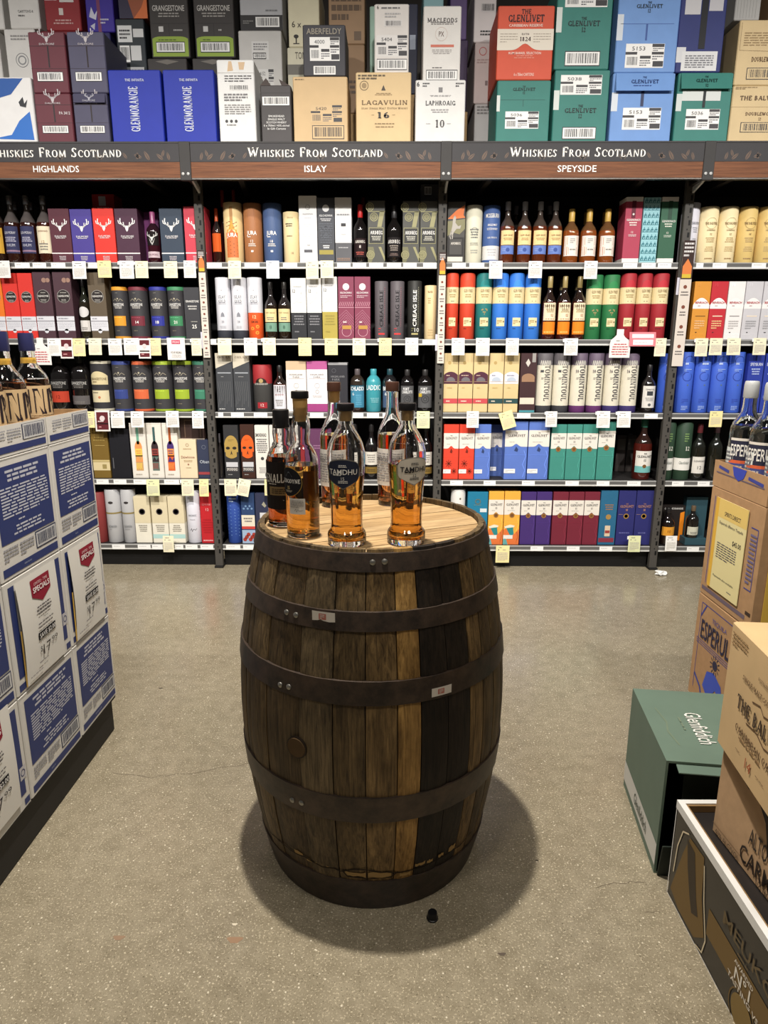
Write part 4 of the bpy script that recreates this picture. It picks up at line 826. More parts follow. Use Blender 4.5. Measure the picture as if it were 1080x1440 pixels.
it('tube', [(526.5, 546), (548.5, 569)], 395, (92, 86, 90), 'grey whisky tube with upright dark lettering', creag((38, 36, 40)))
it('tube', (573, 593.5), 394.5, (44, 44, 42), 'black whisky tube with upright white lettering', lambda s: (creag((240, 238, 232))(s), s.text('10', .6, .16, .07, (230, 228, 220), None, l=5)))
it('tube', (597, 614.5), 401, (220, 196, 150), 'short plain cream tube at end beside upright', pr(('t', 'TALISKER', .45, .88, .035, (120, 100, 70), .26, 'serif'), ('l', .34, .66, .5, .78, 3, (180, 156, 112)), ('l', .34, .06, .66, .2, 3, (196, 170, 126))))
at_bay(3, 1)
def aber(c, win=True, tree=True):
    def fn(s):
        s.rect(0, .545, 1, .79, (220, 204, 160), 2); s.text('GLEN FORES', .5, .735, .04, (120, 96, 60), .36, 'serif', l=4); s.lines(.34, .63, .66, .69, 2, (160, 136, 90), 4, True); s.rect(.42, .575, .58, .583, (60, 56, 60), 4)
        s.strips(.30, .70, lambda u: .80+.10*math.sqrt(max(0, 1-((u-.5)/.2)**2)), lambda u: .79, tuple(min(255, int(v*1.18)) for v in c), 2)
        if tree:
            for q in range(7): s.disc(.5+.10*math.cos(q), .44+.025*math.sin(q*2.2), .028, (150, 136, 90), 3, 6)
            s.rect(.49, .37, .51, .42, (150, 136, 90), 3)
        s.rect(.33, .20, .67, .33, (222, 206, 162), 2); s.lines(.36, .23, .55, .30, 3, (150, 128, 84), 4); s.disc(.62, .27, .03, (110, 96, 66), 4, 8); s.lines(.34, .15, .66, .18, 1, tuple(int(v*.6) for v in c), 3)
    return fn
it('tube', [(627, 645.5), (647, 669)], 383.7, (196, 66, 42), 'brick red whisky tube with cream band', aber((196, 66, 42), tree=False))
it('tube', (670, 693), 383.7, (34, 112, 112), 'deep teal whisky tube with cream band', aber((34, 112, 112)))
it('tube', [(693.5, 716), (716.5, 738.5), (739, 762)], 383.7, (52, 116, 204), 'bright blue whisky tube with cream band', aber((52, 116, 204), tree=False))
OR = pr(('r', 0, 0, 1, 1, (226, 128, 34)), ('l', .1, .05, .9, .3, 1, (236, 176, 90)))
CL12 = pr(('r', 0, 0, 1, 1, (228, 214, 182)), ('t', 'GLEN FORES', .5, .82, .1, (110, 90, 60), .7, 'serif'), ('l', .2, .45, .8, .68, 3, (160, 140, 104)), ('t', '12', .62, .3, .14, (150, 80, 50), None, 'serif'), ('r', .2, .06, .8, .10, (170, 90, 60)))
it('bottle', [(764.5, 784), (785.5, 805), (806.5, 826)], 387.6, (62, 18, 14), 'dark red-brown bottle with cream and orange labels', labels=[(.30, .58, CL12), (.08, .28, OR)], cap=((150, 132, 84), .82, 'satin'), neck=(36, 24, 20))
it('bottle', [(782, 797), (804, 819)], 392, (40, 20, 16), 'bottle standing behind orange-labelled bottles', back=.11, cap=((110, 98, 66), .82, 'satin'))
it('tube', [(826, 849), (849.5, 872.5)], 386, (42, 112, 66), 'grass green whisky tube with cream band', aber((42, 112, 66)))
it('tube', [(873.5, 896), (896.5, 918), (918.5, 942)], 384, (158, 42, 50), 'crimson whisky tube with cream band', aber((158, 42, 50), tree=False))
at_bay(4, 1)
def benr(c): return lambda s: (s.strips(0, 1, lambda u: .72-.12*(abs(u-.5)*2)**2, lambda u: .535, (232, 228, 226), 1), s.text('BENRIACH', .5, .64, .035, (176, 58, 66), .74, 'sans', .02), s.lines(.3, .57, .7, .60, 1, (190, 160, 160)), s.text('10', .26, .94, .05, tuple(min(255, v+30) for v in c), None), s.rect(.22, .40, .82, .415, tuple(int(v*.6) for v in c) if c[0] > 200 else (236, 216, 190), 2), s.lines(.2, .18, .8, .34, 4, tuple(int(v*.82) for v in c) if min(c) > 150 else (226, 180, 130)), s.rect(.08, .09, .92, .095, tuple(min(255, int(v*1.15)) for v in c), 2), s.lines(.3, .11, .6, .14, 1, INK))
it('box', (973.5, 997), 395.7, (206, 140, 52), 'ochre whisky carton with white arched band', benr((206, 140, 52)))
it('box', (997.5, 1021), 395.7, (184, 42, 52), 'cherry red whisky carton with white arched band', benr((184, 42, 52)))
it('box', (1021.5, 1045), 395.7, (228, 224, 222), 'white whisky carton with red lettering', benr((228, 224, 222)))
it('box', [(1045.5, 1070), (1070.5, 1095)], 395.7, (196, 194, 198), 'silver grey whisky carton with red lettering', benr((196, 194, 198)))

# ---- third shelves
at_bay(1, 2)
it('bottle', (66, 94), 500, (18, 15, 15), 'black bottle with orange-red label behind bottle crate', labels=[(.16, .36, plain((178, 62, 42), ('12', .5, .3, (110, 30, 24)))), (.40, .58, plain((24, 22, 22), ('GRANGESTONE', .6, .3, (190, 188, 184), .8), lines=2))], shape='round', neck=(18, 16, 16), cap=((22, 21, 22), .86, 'plastic'))
it('bottle', (95.5, 123), 500, (18, 15, 15), 'black bottle with grey label', labels=[(.12, .28, plain((92, 88, 88), lines=2)), (.40, .58, plain((24, 22, 22), ('GRANGESTONE', .6, .3, (200, 198, 194), .8), lines=2))], shape='round', neck=(18, 16, 16), cap=((22, 21, 22), .86, 'plastic'))
def gcream(s): s.strips(.2, .8, lambda u: .80-.5*(u-.5)**2*2, lambda u: .535, (206, 192, 152), 1); s.text('GRANGESTONE', .5, .65, .045, (96, 78, 56), .5, 'sans', .01, l=4); s.lines(.32, .57, .68, .61, 1, (130, 110, 80), 4); s.rect(.2, .18, .8, .42, (210, 198, 164), 2); s.lines(.28, .36, .72, .39, 1, INK, 4); s.disc(.5, .28, .04, (190, 120, 84), 4)
it('tube', (124, 153), 508, (50, 49, 52), 'charcoal whisky tube with two cream labels', gcream, bands=[(0, .05, (206, 200, 180)), (.05, .95, (50, 49, 52)), (.95, 1, (206, 200, 180))])
gtube((155, 181), 508, (52, 66, 128), None, 'charcoal whisky tube with navy blue band')
gtube((182.5, 210.5), 508, (206, 100, 62), None, 'charcoal whisky tube with salmon orange band')
it('tube', [(212, 239.5), (240.5, 268)], 508, GT, 'charcoal whisky tube with lime green band', grange((150, 172, 50), None), bands=[(0, .045, (150, 172, 50)), (.045, .93, GT), (.93, 1, (150, 172, 50))])
gtube((268.5, 295), 508, (62, 122, 98), None, 'charcoal whisky tube with sea green band')
at_bay(2, 2)
def caol(s): s.poly([(0, .74), (1, .86), (1, 1), (0, 1)], (196, 188, 170), 1); s.text('CAOL ILA', .5, .93, .035, (110, 92, 76), .74, 'serif', l=3); s.rect(.1, .655, .9, .675, (150, 154, 160), 2); s.lines(.3, .59, .7, .61, 1, (150, 150, 150)); [s.line([(.05+.13*i, .08+.05*(i % 3)), (.2+.11*i, .3), (.1+.12*i, .52)], .02, (96, 98, 100), 2) for i in range(7)]; s.lines(.1, .03, .9, .06, 1, (190, 190, 188))
it('box', [(304, 328), (328.5, 352)], 496.5, (62, 64, 68), 'charcoal sketch-pattern carton with cream top', caol)
it('tube', (353.5, 381), 513, (58, 57, 56), 'grey whisky tube with red upper part and sailor seal', pr(('f', lambda s: s.strips(.3, .7, lambda u: .60+.12*math.sqrt(max(0, 1-((u-.5)/.2)**2)), lambda u: .60, (40, 30, 28), 2)), ('d', .5, .66, .07, (170, 146, 100)), ('t', 'BUNNAHABHAIN', .5, .595, .04, (214, 208, 200), .44), ('f', lambda s: s.strips(.36, .68, lambda u: .20, lambda u: .07, (150, 40, 48), 2)), ('t', '12', .52, .14, .06, (226, 216, 208), None)), bands=[(0, .6, (62, 61, 60)), (.6, 1, (150, 42, 46))])
it('bottle', (382.5, 402), 514, (66, 28, 14), 'brown bottle with tall white label', labels=[(.06, .58, plain((214, 214, 220), ('12', .78, .13, (60, 60, 66)), ('BALLECHIN', .6, .05, (150, 60, 60), .6), lines=4))], neck=(30, 22, 18))
def hpark(c): return pr(('t', 'HIGHLAND', .5, .74, .03, (120, 116, 118), .66, 'serif'), ('t', 'PARK', .5, .69, .03, (120, 116, 118), .34, 'serif'), ('r', .1, .655, .9, .66, (150, 146, 148)), ('o', .5, .52, .12, .02, (170, 166, 168)), ('o', .5, .40, .08, .02, (150, 146, 148)), ('l', .25, .28, .75, .33, 2, (176, 172, 174)))
it('box', (402.5, 431), 508, (226, 220, 214), 'white whisky carton with tan cap band', hpark(0), bands=[(0, .83, (226, 221, 217)), (.83, 1, (196, 170, 140))])
it('box', (431.5, 460.5), 508, (228, 224, 224), 'white whisky carton with magenta top and foot', hpark(0), bands=[(0, .16, (150, 60, 118)), (.16, .84, (228, 223, 224)), (.84, 1, (170, 84, 138))])
it('box', (461.5, 489), 510, (46, 46, 52), 'black whisky carton with grey lid edge', pr(('t', 'HIGHLAND', .5, .72, .04, (130, 130, 134), .72, 'serif'), ('t', 'PARK', .4, .66, .04, (130, 130, 134), .4, 'serif'), ('o', .3, .84, .1, .02, (90, 90, 96))), bands=[(0, .955, (44, 44, 50)), (.955, 1, (150, 150, 152))])
BRU = lambda c, t: pr(('r', 0, 0, 1, 1, c), ('r', 0, .82, 1, 1, tuple(int(v*.7) for v in c)), ('t', t, .5, .86, .17, (230, 236, 238), .9, 'sans', .03), ('t', '6', .25, .62, .14, (226, 234, 236), None), ('l', .4, .1, .8, .6, 6, tuple(min(255, v+36) for v in c)))
it('bottle', (491.5, 513), 519, (40, 24, 16), 'dark bottle with sky blue band label and grey cap', labels=[(.10, .62, BRU((62, 126, 154), 'ICHLADDI'))], shape='round', cap=((84, 76, 78), .86, 'plastic'), neck=(48, 40, 34))
it('bottle', (514, 536), 519, (62, 148, 160), 'opaque turquoise bottle', labels=[(.10, .66, pr(('t', 'LADDIC', .5, .84, .2, (214, 226, 228), .94, 'sans', .03), ('l', .3, .2, .9, .42, 4, (130, 190, 198))))], shape='round', cap=((62, 148, 160), .86, 'satin'), neck=(62, 148, 160), capw=1.1)
it('bottle', (537, 559), 519, (22, 20, 24), 'black bottle with dark teal cap and slate blue label', labels=[(.10, .62, BRU((64, 84, 112), 'BRUICH'))], shape='round', cap=((30, 62, 70), .86, 'plastic'), neck=(26, 26, 28))
PC = lambda q: pr(('r', 0, 0, 1, 1, (84, 84, 86)), ('t', 'PORT', .42, .86, .12, (226, 226, 226), .4, 'sans', .03), ('t', 'CHARLOTTE', .5, .72, .12, (226, 226, 226), .7, 'sans', .03), ('o', .5, .4, .22, .06, (60, 60, 62)), ('o', .5, .4, .1, .06, (60, 60, 62)))
it('bottle', (562.5, 583), 520, BLG, 'black round-shouldered bottle with plain grey label', labels=[(.10, .62, PC(0))], shape='round', cap=((44, 42, 42), .86, 'plastic'), neck=BLG)
it('bottle', (587, 609), 520, BLG, 'black round-shouldered bottle with grey label and yellow mark', labels=[(.10, .62, lambda s: (PC(0)(s), s.rect(.08, .5, .3, .66, (190, 160, 50), 6)))], shape='round', cap=((44, 42, 42), .86, 'plastic'), neck=BLG)
at_bay(3, 2)
def glenal(ar, st):
    def fn(s):
        s.disc(.4, .84, .12, (176, 150, 96), 2, 4); s.strips(.02, .98, lambda u: .54+.15*math.sqrt(max(0, 1-((u-.5)/.62)**2)), lambda u: .485, ar, 2); s.strips(.2, .8, lambda u: .53+.07*math.sqrt(max(0, 1-((u-.5)/.32)**2)), lambda u: .53, (110, 106, 110) if ar[0] < 128 else (176, 186, 200), 4)
        s.lines(.18, .615, .82, .64, 1, (206, 180, 160) if ar[0] < 128 else (120, 120, 150), 5); s.rect(.05, .52, .95, .525, (190, 160, 130), 4); s.rect(0, .15, 1, .235, st, 3); s.lines(.2, .17, .8, .21, 1, (214, 200, 180), 5); s.lines(.25, .40, .75, .44, 1, (190, 166, 112))
    return fn
TAN = (206, 184, 136)
it('box', [(623.5, 644), (644.5, 665), (665.5, 686.5)], 496.7, TAN, 'tan whisky carton with plum arch and pink stripe', glenal((78, 42, 58), (190, 74, 80)))
it('box', [(687.5, 708), (708.5, 729.5)], 496.7, TAN, 'tan whisky carton with white arch and dark green stripe', glenal((210, 210, 216), (44, 72, 74)))
it('box', (731, 754), 496.7, (62, 40, 42), 'chocolate brown whisky carton with cream foot label', pr(('f', lambda s: s.poly([(.3, .84), (.46, .91), (.6, .84), (.46, .77)], (196, 190, 182), 2)), ('r', .7, .85, .92, 1, (150, 146, 142)), ('f', lambda s: s.strips(.1, .9, lambda u: .58+.08*math.sqrt(max(0, 1-((u-.5)/.42)**2)), lambda u: .52, (150, 116, 90), 2)), ('r', .04, .14, .94, .25, (216, 202, 184)), ('r', .02, 0, .98, .035, (72, 140, 150))))
def tomin(lo, n): return lambda s: (s.text('TOMINTOUL', .56, .50, .2, (72, 70, 74), .60, 'serif', rot=-90), s.rect(.3, .68, .42, .72, (70, 70, 74), 3) if lo[0] == lo[1] else s.text(n, .36, .70, .05, (90, 80, 86), None, 'serif'), [s.disc(.24+.08*i, .84+.012*((i*5) % 3), .05, (108, 104, 108), 1, 6) for i in range(7)], [s.line([(.28+.07*i, .80), (.31+.07*i, .88), (.34+.07*i, .80)], .02, (206, 202, 192), 2) for i in range(6)], s.lines(.34, .56, .46, .6, 2, (150, 146, 140)))
TM = (214, 208, 190)
def tob_(lo): return [(0, .115, lo), (.115, .80, TM), (.80, 1, (92, 88, 92) if lo[0] == lo[1] else (100, 86, 104))]
it('tube', [(755, 779), (779.5, 803.5)], 496.7, TM, 'off-white tube with upright lettering and grey foot', tomin((60, 60, 64), ''), bands=tob_((60, 60, 64)))
it('tube', [(804.5, 827.5), (828.5, 851)], 496.7, TM, 'off-white tube with upright lettering and purple foot', tomin((96, 50, 100), '10'), bands=tob_((96, 50, 100)))
it('tube', [(852, 875.5), (876, 900.5)], 496.7, TM, 'off-white tube with upright lettering and violet-navy foot', tomin((62, 52, 104), '16'), bands=tob_((62, 52, 104)))
it('bottle', (905, 925), 513, (26, 20, 18), 'dark bottle with square white label at shelf end', labels=[(.10, .56, pr(('r', 0, 0, 1, 1, (214, 210, 204)), ('t', 'TOMINTOUL', .5, .84, .07, INK, .6), ('r', .3, .56, .7, .76, (60, 62, 66)), ('l', .2, .3, .8, .48, 3, (150, 148, 146)), ('d', .5, .14, .1, (90, 90, 92))))])
def speyb(s): s.rect(0, .83, 1, .835, (110, 140, 214), 1); s.lines(.36, .78, .66, .84, 1, (190, 206, 240)); s.ring(.5, .86, .17, .018, (40, 56, 140), 2, 16, 10, 250); s.ring(.48, .60, .17, .02, (40, 56, 140), 2, 18, 80, 400); s.lines(.34, .68, .62, .73, 2, (150, 176, 230)); s.disc(.52, .46, .03, (90, 110, 120), 2, 8); s.lines(.36, .16, .6, .24, 3, (60, 84, 180)); s.lines(.36, .04, .6, .12, 3, (150, 174, 230))
it('tube', (929, 951), 497, (54, 88, 190), 'cobalt blue tube squeezed beside steel upright', speyb)
at_bay(4, 2)
it('tube', [(955, 978.5), (979, 1002), (1002.5, 1025.5), (1026, 1048.5)], 495, (66, 100, 200), 'cobalt blue whisky tube with swirl print', speyb)
it('box', [(1049.5, 1071.5), (1072.5, 1095)], 497, (44, 62, 156), 'dark blue whisky carton with white lettering', pr(('t', 'SPEYBURN', .5, .82, .05, (206, 214, 236), .8, 'sans', .02), ('l', .2, .64, .8, .76, 3, (170, 184, 224)), ('r', .1, .25, .9, .3, (90, 106, 184))))

# ---- fourth shelves
at_bay(1, 3)
it('box', (129, 153), 594, (116, 92, 40), 'olive gold whisky carton with cream foot label', pr(('l', .1, .83, .9, .85, 1, (170, 146, 80)), ('l', .15, .66, .85, .76, 2, (150, 126, 66)), ('l', .2, .58, .8, .60, 1, (180, 156, 96)), ('r', 0, .14, 1, .29, (206, 190, 148)), ('r', 0, .295, 1, .33, (190, 172, 120)), ('r', .55, .17, .8, .25, (150, 134, 86))))
it('box', (155, 183), 604, (24, 24, 30), 'black whisky carton between olive and white cartons', pr(('r', .1, .2, .14, .42, (96, 96, 100))), depth=.13)
def artb(top, mid, low, lab):
    def fn(s):
        s.line([(.02, .02), (.98, .02), (.98, .98), (.02, .98), (.02, .02)], .012, (190, 182, 170), 1)
        s.rect(.41, .62, .57, .93, top, 2); s.strips(.26, .72, lambda u: .52+.16*math.sqrt(max(0, 1-((u-.49)/.25)**2)), lambda u: .40, mid, 2); s.rect(.26, .14, .72, .42, low, 2)
        for i in range(7): s.line([(.27+.06*i, .16+.02*(i % 2)), (.31+.05*i, .22), (.29+.06*i, .28)], .03, lab, 3)
        s.rect(.28, .42, .70, .54, lab, 3); s.lines(.32, .44, .66, .52, 2, mid, 5, True); s.poly([(.26, .30), (.4, .40), (.56, .33), (.72, .41), (.72, .30)], mid, 3); s.lines(.2, .05, .8, .09, 1, (176, 166, 152))
    return fn
it('box', (184, 206.5), 595, (222, 216, 206), 'white carton picturing green and orange bottle', artb((110, 164, 140), (224, 146, 84), (196, 150, 96), (228, 196, 90)))
it('box', (207.5, 229), 595, (222, 216, 206), 'white carton picturing black and red bottle', artb((60, 90, 90), (52, 40, 44), (92, 112, 104), (140, 62, 56)))
it('box', (229.5, 251), 595, (222, 216, 206), 'white carton picturing purple and orange bottle', artb((166, 84, 40), (70, 48, 110), (204, 92, 46), (224, 140, 70)))
it('box', (252, 277), 618, (222, 204, 172), 'cream whisky carton with red script', pr(('o', .5, .86, .08, .02, (150, 130, 100)), ('l', .25, .74, .75, .78, 1, (170, 150, 116)), ('t', 'Dalwhinnie', .5, .55, .06, (130, 70, 56), .76), ('l', .2, .42, .8, .48, 2, (180, 156, 120)), ('d', .5, .36, .05, (150, 110, 90)), ('l', .3, .26, .7, .29, 1, (170, 150, 116))))
it('box', (253, 287), 588, (58, 42, 38), 'dark brown frame-patterned carton lying on cream carton', pr(('f', lambda s: s.line([(.2, .1), (.2, .9), (.85, .9), (.85, .1)], .03, (104, 84, 70), 2)), ('r', 0, 0, 1, .06, (150, 140, 130))), back=.03, lift=.228)
it('box', (278, 297), 619, (50, 56, 78), 'navy whisky carton with red foot stripe', pr(('o', .5, .82, .14, .04, (104, 110, 126)), ('t', 'Oban', .5, .44, .08, (190, 196, 206), .7), ('r', 0, .1, 1, .17, (150, 62, 66))))
at_bay(2, 3)
it('bottle', (305, 313), 610, (30, 28, 30), 'slim dark bottle beside steel upright', cap=((66, 64, 68), .8, 'plastic'))
def skull(c, k=(40, 36, 34)):
    def fn(s):
        s.strips(.04, .96, lambda u: .62+.19*math.sqrt(max(0, 1-((u-.5)/.47)**2)), lambda u: .5, c, 1, 16); s.strips(.1, .86, lambda u: .5, lambda u: .38+.3*(u-.5)**2, c, 1)
        for u in (.27, .72): s.disc(u, .575, .14, k, 2, 10, .7)
        s.poly([(.42, .44), (.5, .53), (.58, .44), (.5, .47)], k, 2); s.lines(.3, .70, .7, .74, 2, tuple(int(v*.8) for v in c), 2)
        s.rect(.1, .12, .92, .31, (60, 58, 60), 2); s.rect(.1, .22, .9, .31, (190, 190, 194), 3); s.text('SMOKEHEAD', .5, .175, .05, (210, 206, 200), .74, 'sans', .02, l=5); s.lines(.2, .06, .8, .09, 1, (150, 148, 146))
    return fn
it('box', (315, 336), 598, (46, 46, 48), 'black carton with gold skull', skull((166, 138, 74)))
it('box', (338.5, 358), 597, (58, 34, 26), 'dark brown carton with orange skull', skull((220, 92, 34)))
it('box', (359, 378.5), 598, (216, 212, 204), 'white carton with dense black print', pr(('t', 'SMOKEHEAD', .45, .82, .06, (50, 48, 50), .8, 'sans', .02), ('l', .1, .48, .9, .76, 7, (110, 108, 108)), ('d', .5, .38, .12, (60, 60, 62)), ('l', .2, .1, .8, .22, 4, (150, 148, 146)), ('r', .66, .04, .86, .1, (90, 90, 90))))
it('box', (379.5, 400), 598, (216, 212, 206), 'white carton with black curve artwork', lambda s: (s.ring(.6, .62, .4, .12, (24, 24, 26), 2, 18), s.ring(.6, .9, .3, .1, (24, 24, 26), 2, 14)))
it('box', (402, 420), 600, (42, 36, 40), 'black carton hidden behind barrel bottles')
it('box', (436, 458), 604, (92, 52, 84), 'plum purple carton seen between barrel bottles', pr(('l', .2, .6, .8, .7, 2, (140, 100, 130))))
it('box', (421, 435), 602, (140, 38, 44), 'narrow red carton seen between barrel bottles')
def lag(s): s.rect(0, .4, 1, 1, (206, 200, 190)); s.lines(.2, .5, .8, .9, 4, (130, 126, 120), 3, True); s.rect(0, 0, 1, .30, (120, 96, 44)); s.lines(.2, .08, .8, .22, 2, (70, 58, 34), 3, True)
it('bottle', [(512, 532)], 597, BLG, 'black bottle with white and gold labels between barrel bottles', labels=[(.10, .50, lag)], neck=BLG)
it('bottle', [(590, 609)], 597, BLG, 'black bottle with white and gold labels beside upright', labels=[(.10, .50, lag)], neck=BLG)
it('bottle', [(470, 488), (490, 508), (566, 585)], 597, (24, 20, 20), 'plain black bottle glimpsed behind barrel bottles', neck=BLG)
at_bay(3, 3)
def gliv(c, n, palm=False, lead=False, lab=True):
    def fn(s):
        s.strips(0, 1, lambda u: .845, lambda u: .565+.05*math.exp(-((u-.5)/.13)**2), (220, 214, 204), 2, 18)
        s.text('THE', .5, .80, .018, INK, None, 'serif', l=4); s.text('GLENLIVET', .5, .755, .04, INK, .78, 'serif', l=4)
        if n: s.text(n, .5, .69, .035, INK, None, 'serif', l=4)
        s.lines(.2, .635, .8, .655, 1, (170, 166, 158), 4)
        dk = tuple(int(v*.55) for v in c); br = (150, 106, 56)
        if lead: s.disc(.5, .555, .16, br, 5, 10); s.disc(.5, .555, .1, (110, 72, 38), 6, 10)
        else: s.poly([(.42, .50), (.5, .57), (.6, .52), (.56, .48)], dk, 5)
        s.rect(.04, .42, .96, .425, tuple(min(255, int(v*1.25)) for v in c), 3)
        if palm:
            for u, v, k in ((.36, .29, .22), (.72, .15, .17)):
                for a in range(8): s.line([(u, v), (u+k*math.cos(a*.8), v+k*.32*math.sin(a*.8))], .04, dk, 3)
        else: s.line([(.84, .04), (.94, .16), (.82, .26), (.95, .40), (.86, .5)], .02, tuple(min(255, int(v*1.25)+12) for v in c), 3)
        if lab: s.rect(-.0, .11, .5, .185, (228, 226, 224), 6); s.lines(.06, .125, .44, .17, 2, (180, 180, 182), 7)
    return fn
GR, GB, GTl = (212, 66, 46), (88, 116, 190), (62, 134, 122)
it('box', [(623.5, 645), (645.5, 667)], 597, GR, 'coral red whisky carton with white band and palm print', gliv(GR, None, True))
it('box', (667.5, 690), 597, GB, 'periwinkle blue whisky carton with white band', gliv(GB, None))
it('box', (690, 707), 597, (70, 92, 150), 'blue whisky carton set back in the row', gliv((70, 92, 150), None), back=.10)
it('box', [(709.5, 741.5), (742.5, 772)], 592, GB, 'large periwinkle blue whisky carton with white band', gliv(GB, None))
it('box', [(774, 795.5), (796, 817.5), (818, 839.5)], 597, GTl, 'teal whisky carton with white band', gliv(GTl, '12', lead=True, lab=False))
it('box', (840.5, 864), 593, GTl, 'taller teal whisky carton with white band', gliv(GTl, '12', lead=True, lab=False))
it('box', [(866, 880), (881, 894)], 612, (70, 64, 62), 'dim grey carton far back on shelf', pr(('r', .1, .6, .9, .9, (110, 104, 100))), back=.28)
it('bottle', (895.5, 921), 590, (74, 22, 16), 'dark red bottle with white and teal label and green capsule', labels=[(.12, .48, pr(('r', 0, 0, 1, 1, (214, 210, 202)), ('r', 0, 0, 1, .3, (108, 170, 168)), ('t', 'THE', .5, .88, .06, INK, None, 'serif'), ('t', 'GLENLIVET', .5, .75, .1, INK, .8, 'serif'), ('t', '12', .5, .58, .1, INK, None, 'serif'), ('d', .5, .3, .1, (110, 76, 40))))], cap=((40, 92, 76), .86, 'plastic'), neck=(40, 24, 20), shape='std')
at_bay(4, 3)
GFD = lambda s: (s.rect(.0, .17, 1, .38, (222, 220, 214), 2), s.text('Glenfiddich', .5, .30, .05, (80, 92, 84), .4, l=4), s.lines(.42, .66, .58, .82, 4, (120, 150, 96)), s.text('12', .56, .55, .07, (206, 206, 196), None, 'serif'))
it('tube', [(931, 951.5), (952.5, 976)], 594, (44, 66, 50), 'dark green whisky tube with white band', GFD)
it('bottle', (976, 996), 597, (26, 26, 20), 'dark green bottle with white label behind brown carton', labels=[(.12, .42, plain((214, 210, 202), ('12', .35, .2, INK), ('GLENFIDDICH', .74, .1, INK, .8)))], cap=((96, 40, 44), .84, 'plastic'), neck=(26, 28, 24))
it('bottle', (1000, 1020), 597, (26, 26, 20), 'plain dark green bottle behind brown carton', cap=((60, 40, 44), .84, 'plastic'), neck=(26, 28, 24))

# ---- bottom shelves
at_bay(1, 4)
it('tube', (128, 146), 693, (128, 52, 52), 'maroon tube half hidden by blue and white cases', None)
def aub(s): s.disc(.5, .76, .10, (52, 48, 48), 2, 12, .55); s.rect(0, .545, 1, .575, (140, 124, 80), 2); s.text('Auchentoshan', .5, .32, .06, (120, 122, 126), .34); s.lines(.36, .24, .64, .28, 1, (150, 150, 152))
it('tube', [(146, 168), (168.5, 189)], 689, (176, 176, 178), 'silver grey tube with dark oval badge', aub, mk='satin')
ARR = pr(('d', .5, .68, .2, (62, 54, 58)), ('d', .5, .68, .14, (90, 80, 84)), ('l', .2, .24, .8, .40, 4, (150, 144, 132)), ('r', 0, .435, 1, .44, (190, 180, 150)))
it('box', (189.5, 212), 698.5, (222, 212, 184), 'cream carton with dark round badge', ARR, bands=[(0, .43, (226, 221, 206)), (.43, 1, (214, 202, 170))])
it('box', [(213.5, 236.5), (237, 259.5)], 698.5, (222, 212, 184), 'cream carton with dark round badge and aqua stripe', lambda s: (ARR(s), s.rect(0, .1, 1, .19, (170, 204, 200), 2)), bands=[(0, .43, (226, 221, 206)), (.43, 1, (214, 202, 170))])
it('tube', (260, 281), 690, (214, 214, 224), 'white whisky tube with black script', pr(('t', '10', .36, .86, .05, (110, 110, 120), None), ('t', 'ANCNOC', .5, .53, .035, (84, 84, 92), .34), ('l', .38, .44, .62, .46, 1, (150, 150, 158)), ('f', lambda s: s.line([(.38, .24), (.44, .28), (.46, .22), (.52, .27), (.6, .25), (.66, .28)], .014, (40, 40, 44), 3))))
it('box', (282, 300.5), 694, (184, 34, 42), 'crimson red carton beside steel upright', pr(('t', 'OLD PULTENEY', .5, .78, .035, (226, 150, 150), .7), ('t', '12', .55, .68, .05, (236, 190, 188), None), ('l', .1, .03, .9, .08, 1, (220, 160, 160)), ('l', .1, .2, .9, .5, 6, (166, 30, 38))))
at_bay(2, 4)
def wave(s):
    for i in range(9): s.line([(.22, .2+.07*i), (.4, .16+.075*i), (.6, .19+.06*i), (.78, .14+.07*i)], .016, (120, 156, 214), 2)
    s.lines(.34, .82, .66, .92, 2, (170, 190, 220))
it('tube', (317.5, 338), 694, (46, 74, 150), 'ocean blue tube with wave print', wave)
it('box', (339.5, 358.5), 694, (44, 66, 106), 'dark blue carton with cream label and red flowers', lambda s: (s.rect(0, .29, 1, .57, (216, 208, 190), 2), s.lines(.15, .42, .85, .53, 2, (120, 112, 110), 4, True), s.rect(0, .29, 1, .345, (190, 66, 58), 3), s.rect(0, 0, 1, .27, (150, 170, 196), 2), [s.disc(.2+.14*i, .08+.05*(i % 3), .15, (156, 56, 46), 4, 8) for i in range(6)], [s.disc(.2+.15*i, .7+.05*(i % 2), .08, (110, 140, 176), 2, 6) for i in range(5)]))
it('box', (359.5, 380), 694, (46, 50, 74), 'navy carton with white corner label behind barrel', lambda s: (s.rect(.3, .48, 1, .62, (200, 200, 204), 2), s.poly([(.45, .78), (.6, .84), (.78, .76), (.66, .72)], (150, 146, 130), 2)))
at_bay(3, 4)
it('tube', (634, 655), 689, (206, 204, 200), 'pale grey tube rising behind barrel rim', pr(('d', .56, .84, .04, (110, 100, 84))))
it('box', (657, 685.5), 692, (30, 116, 150), 'peacock blue carton beside barrel rim', pr(('o', .5, .82, .12, .05, (96, 110, 104)), ('r', .62, .62, .95, .69, (206, 214, 216)), ('l', .3, .74, .7, .77, 1, (90, 130, 140))))
GO, GP_, GM = (226, 166, 66), (66, 44, 108), (112, 36, 52)
def gpirate(s):
    gliv(GO, '12', lead=True, lab=False)(s); s.poly([(0, 0), (1, 0), (1, .3), (.7, .2), (.4, .34), (0, .28)], (214, 112, 58), 3); s.poly([(.1, .36), (.4, .32), (.6, .35), (.66, .2), (.5, .14), (.3, .24)], (44, 128, 130), 4); s.poly([(0, 0), (.3, 0), (.2, .1), (0, .12)], (96, 160, 160), 4); s.poly([(.04, .34), (.4, .38), (.7, .36), (.66, .33), (.1, .31)], (226, 216, 196), 5); s.rect(0, .11, .6, .18, (222, 218, 212), 6)
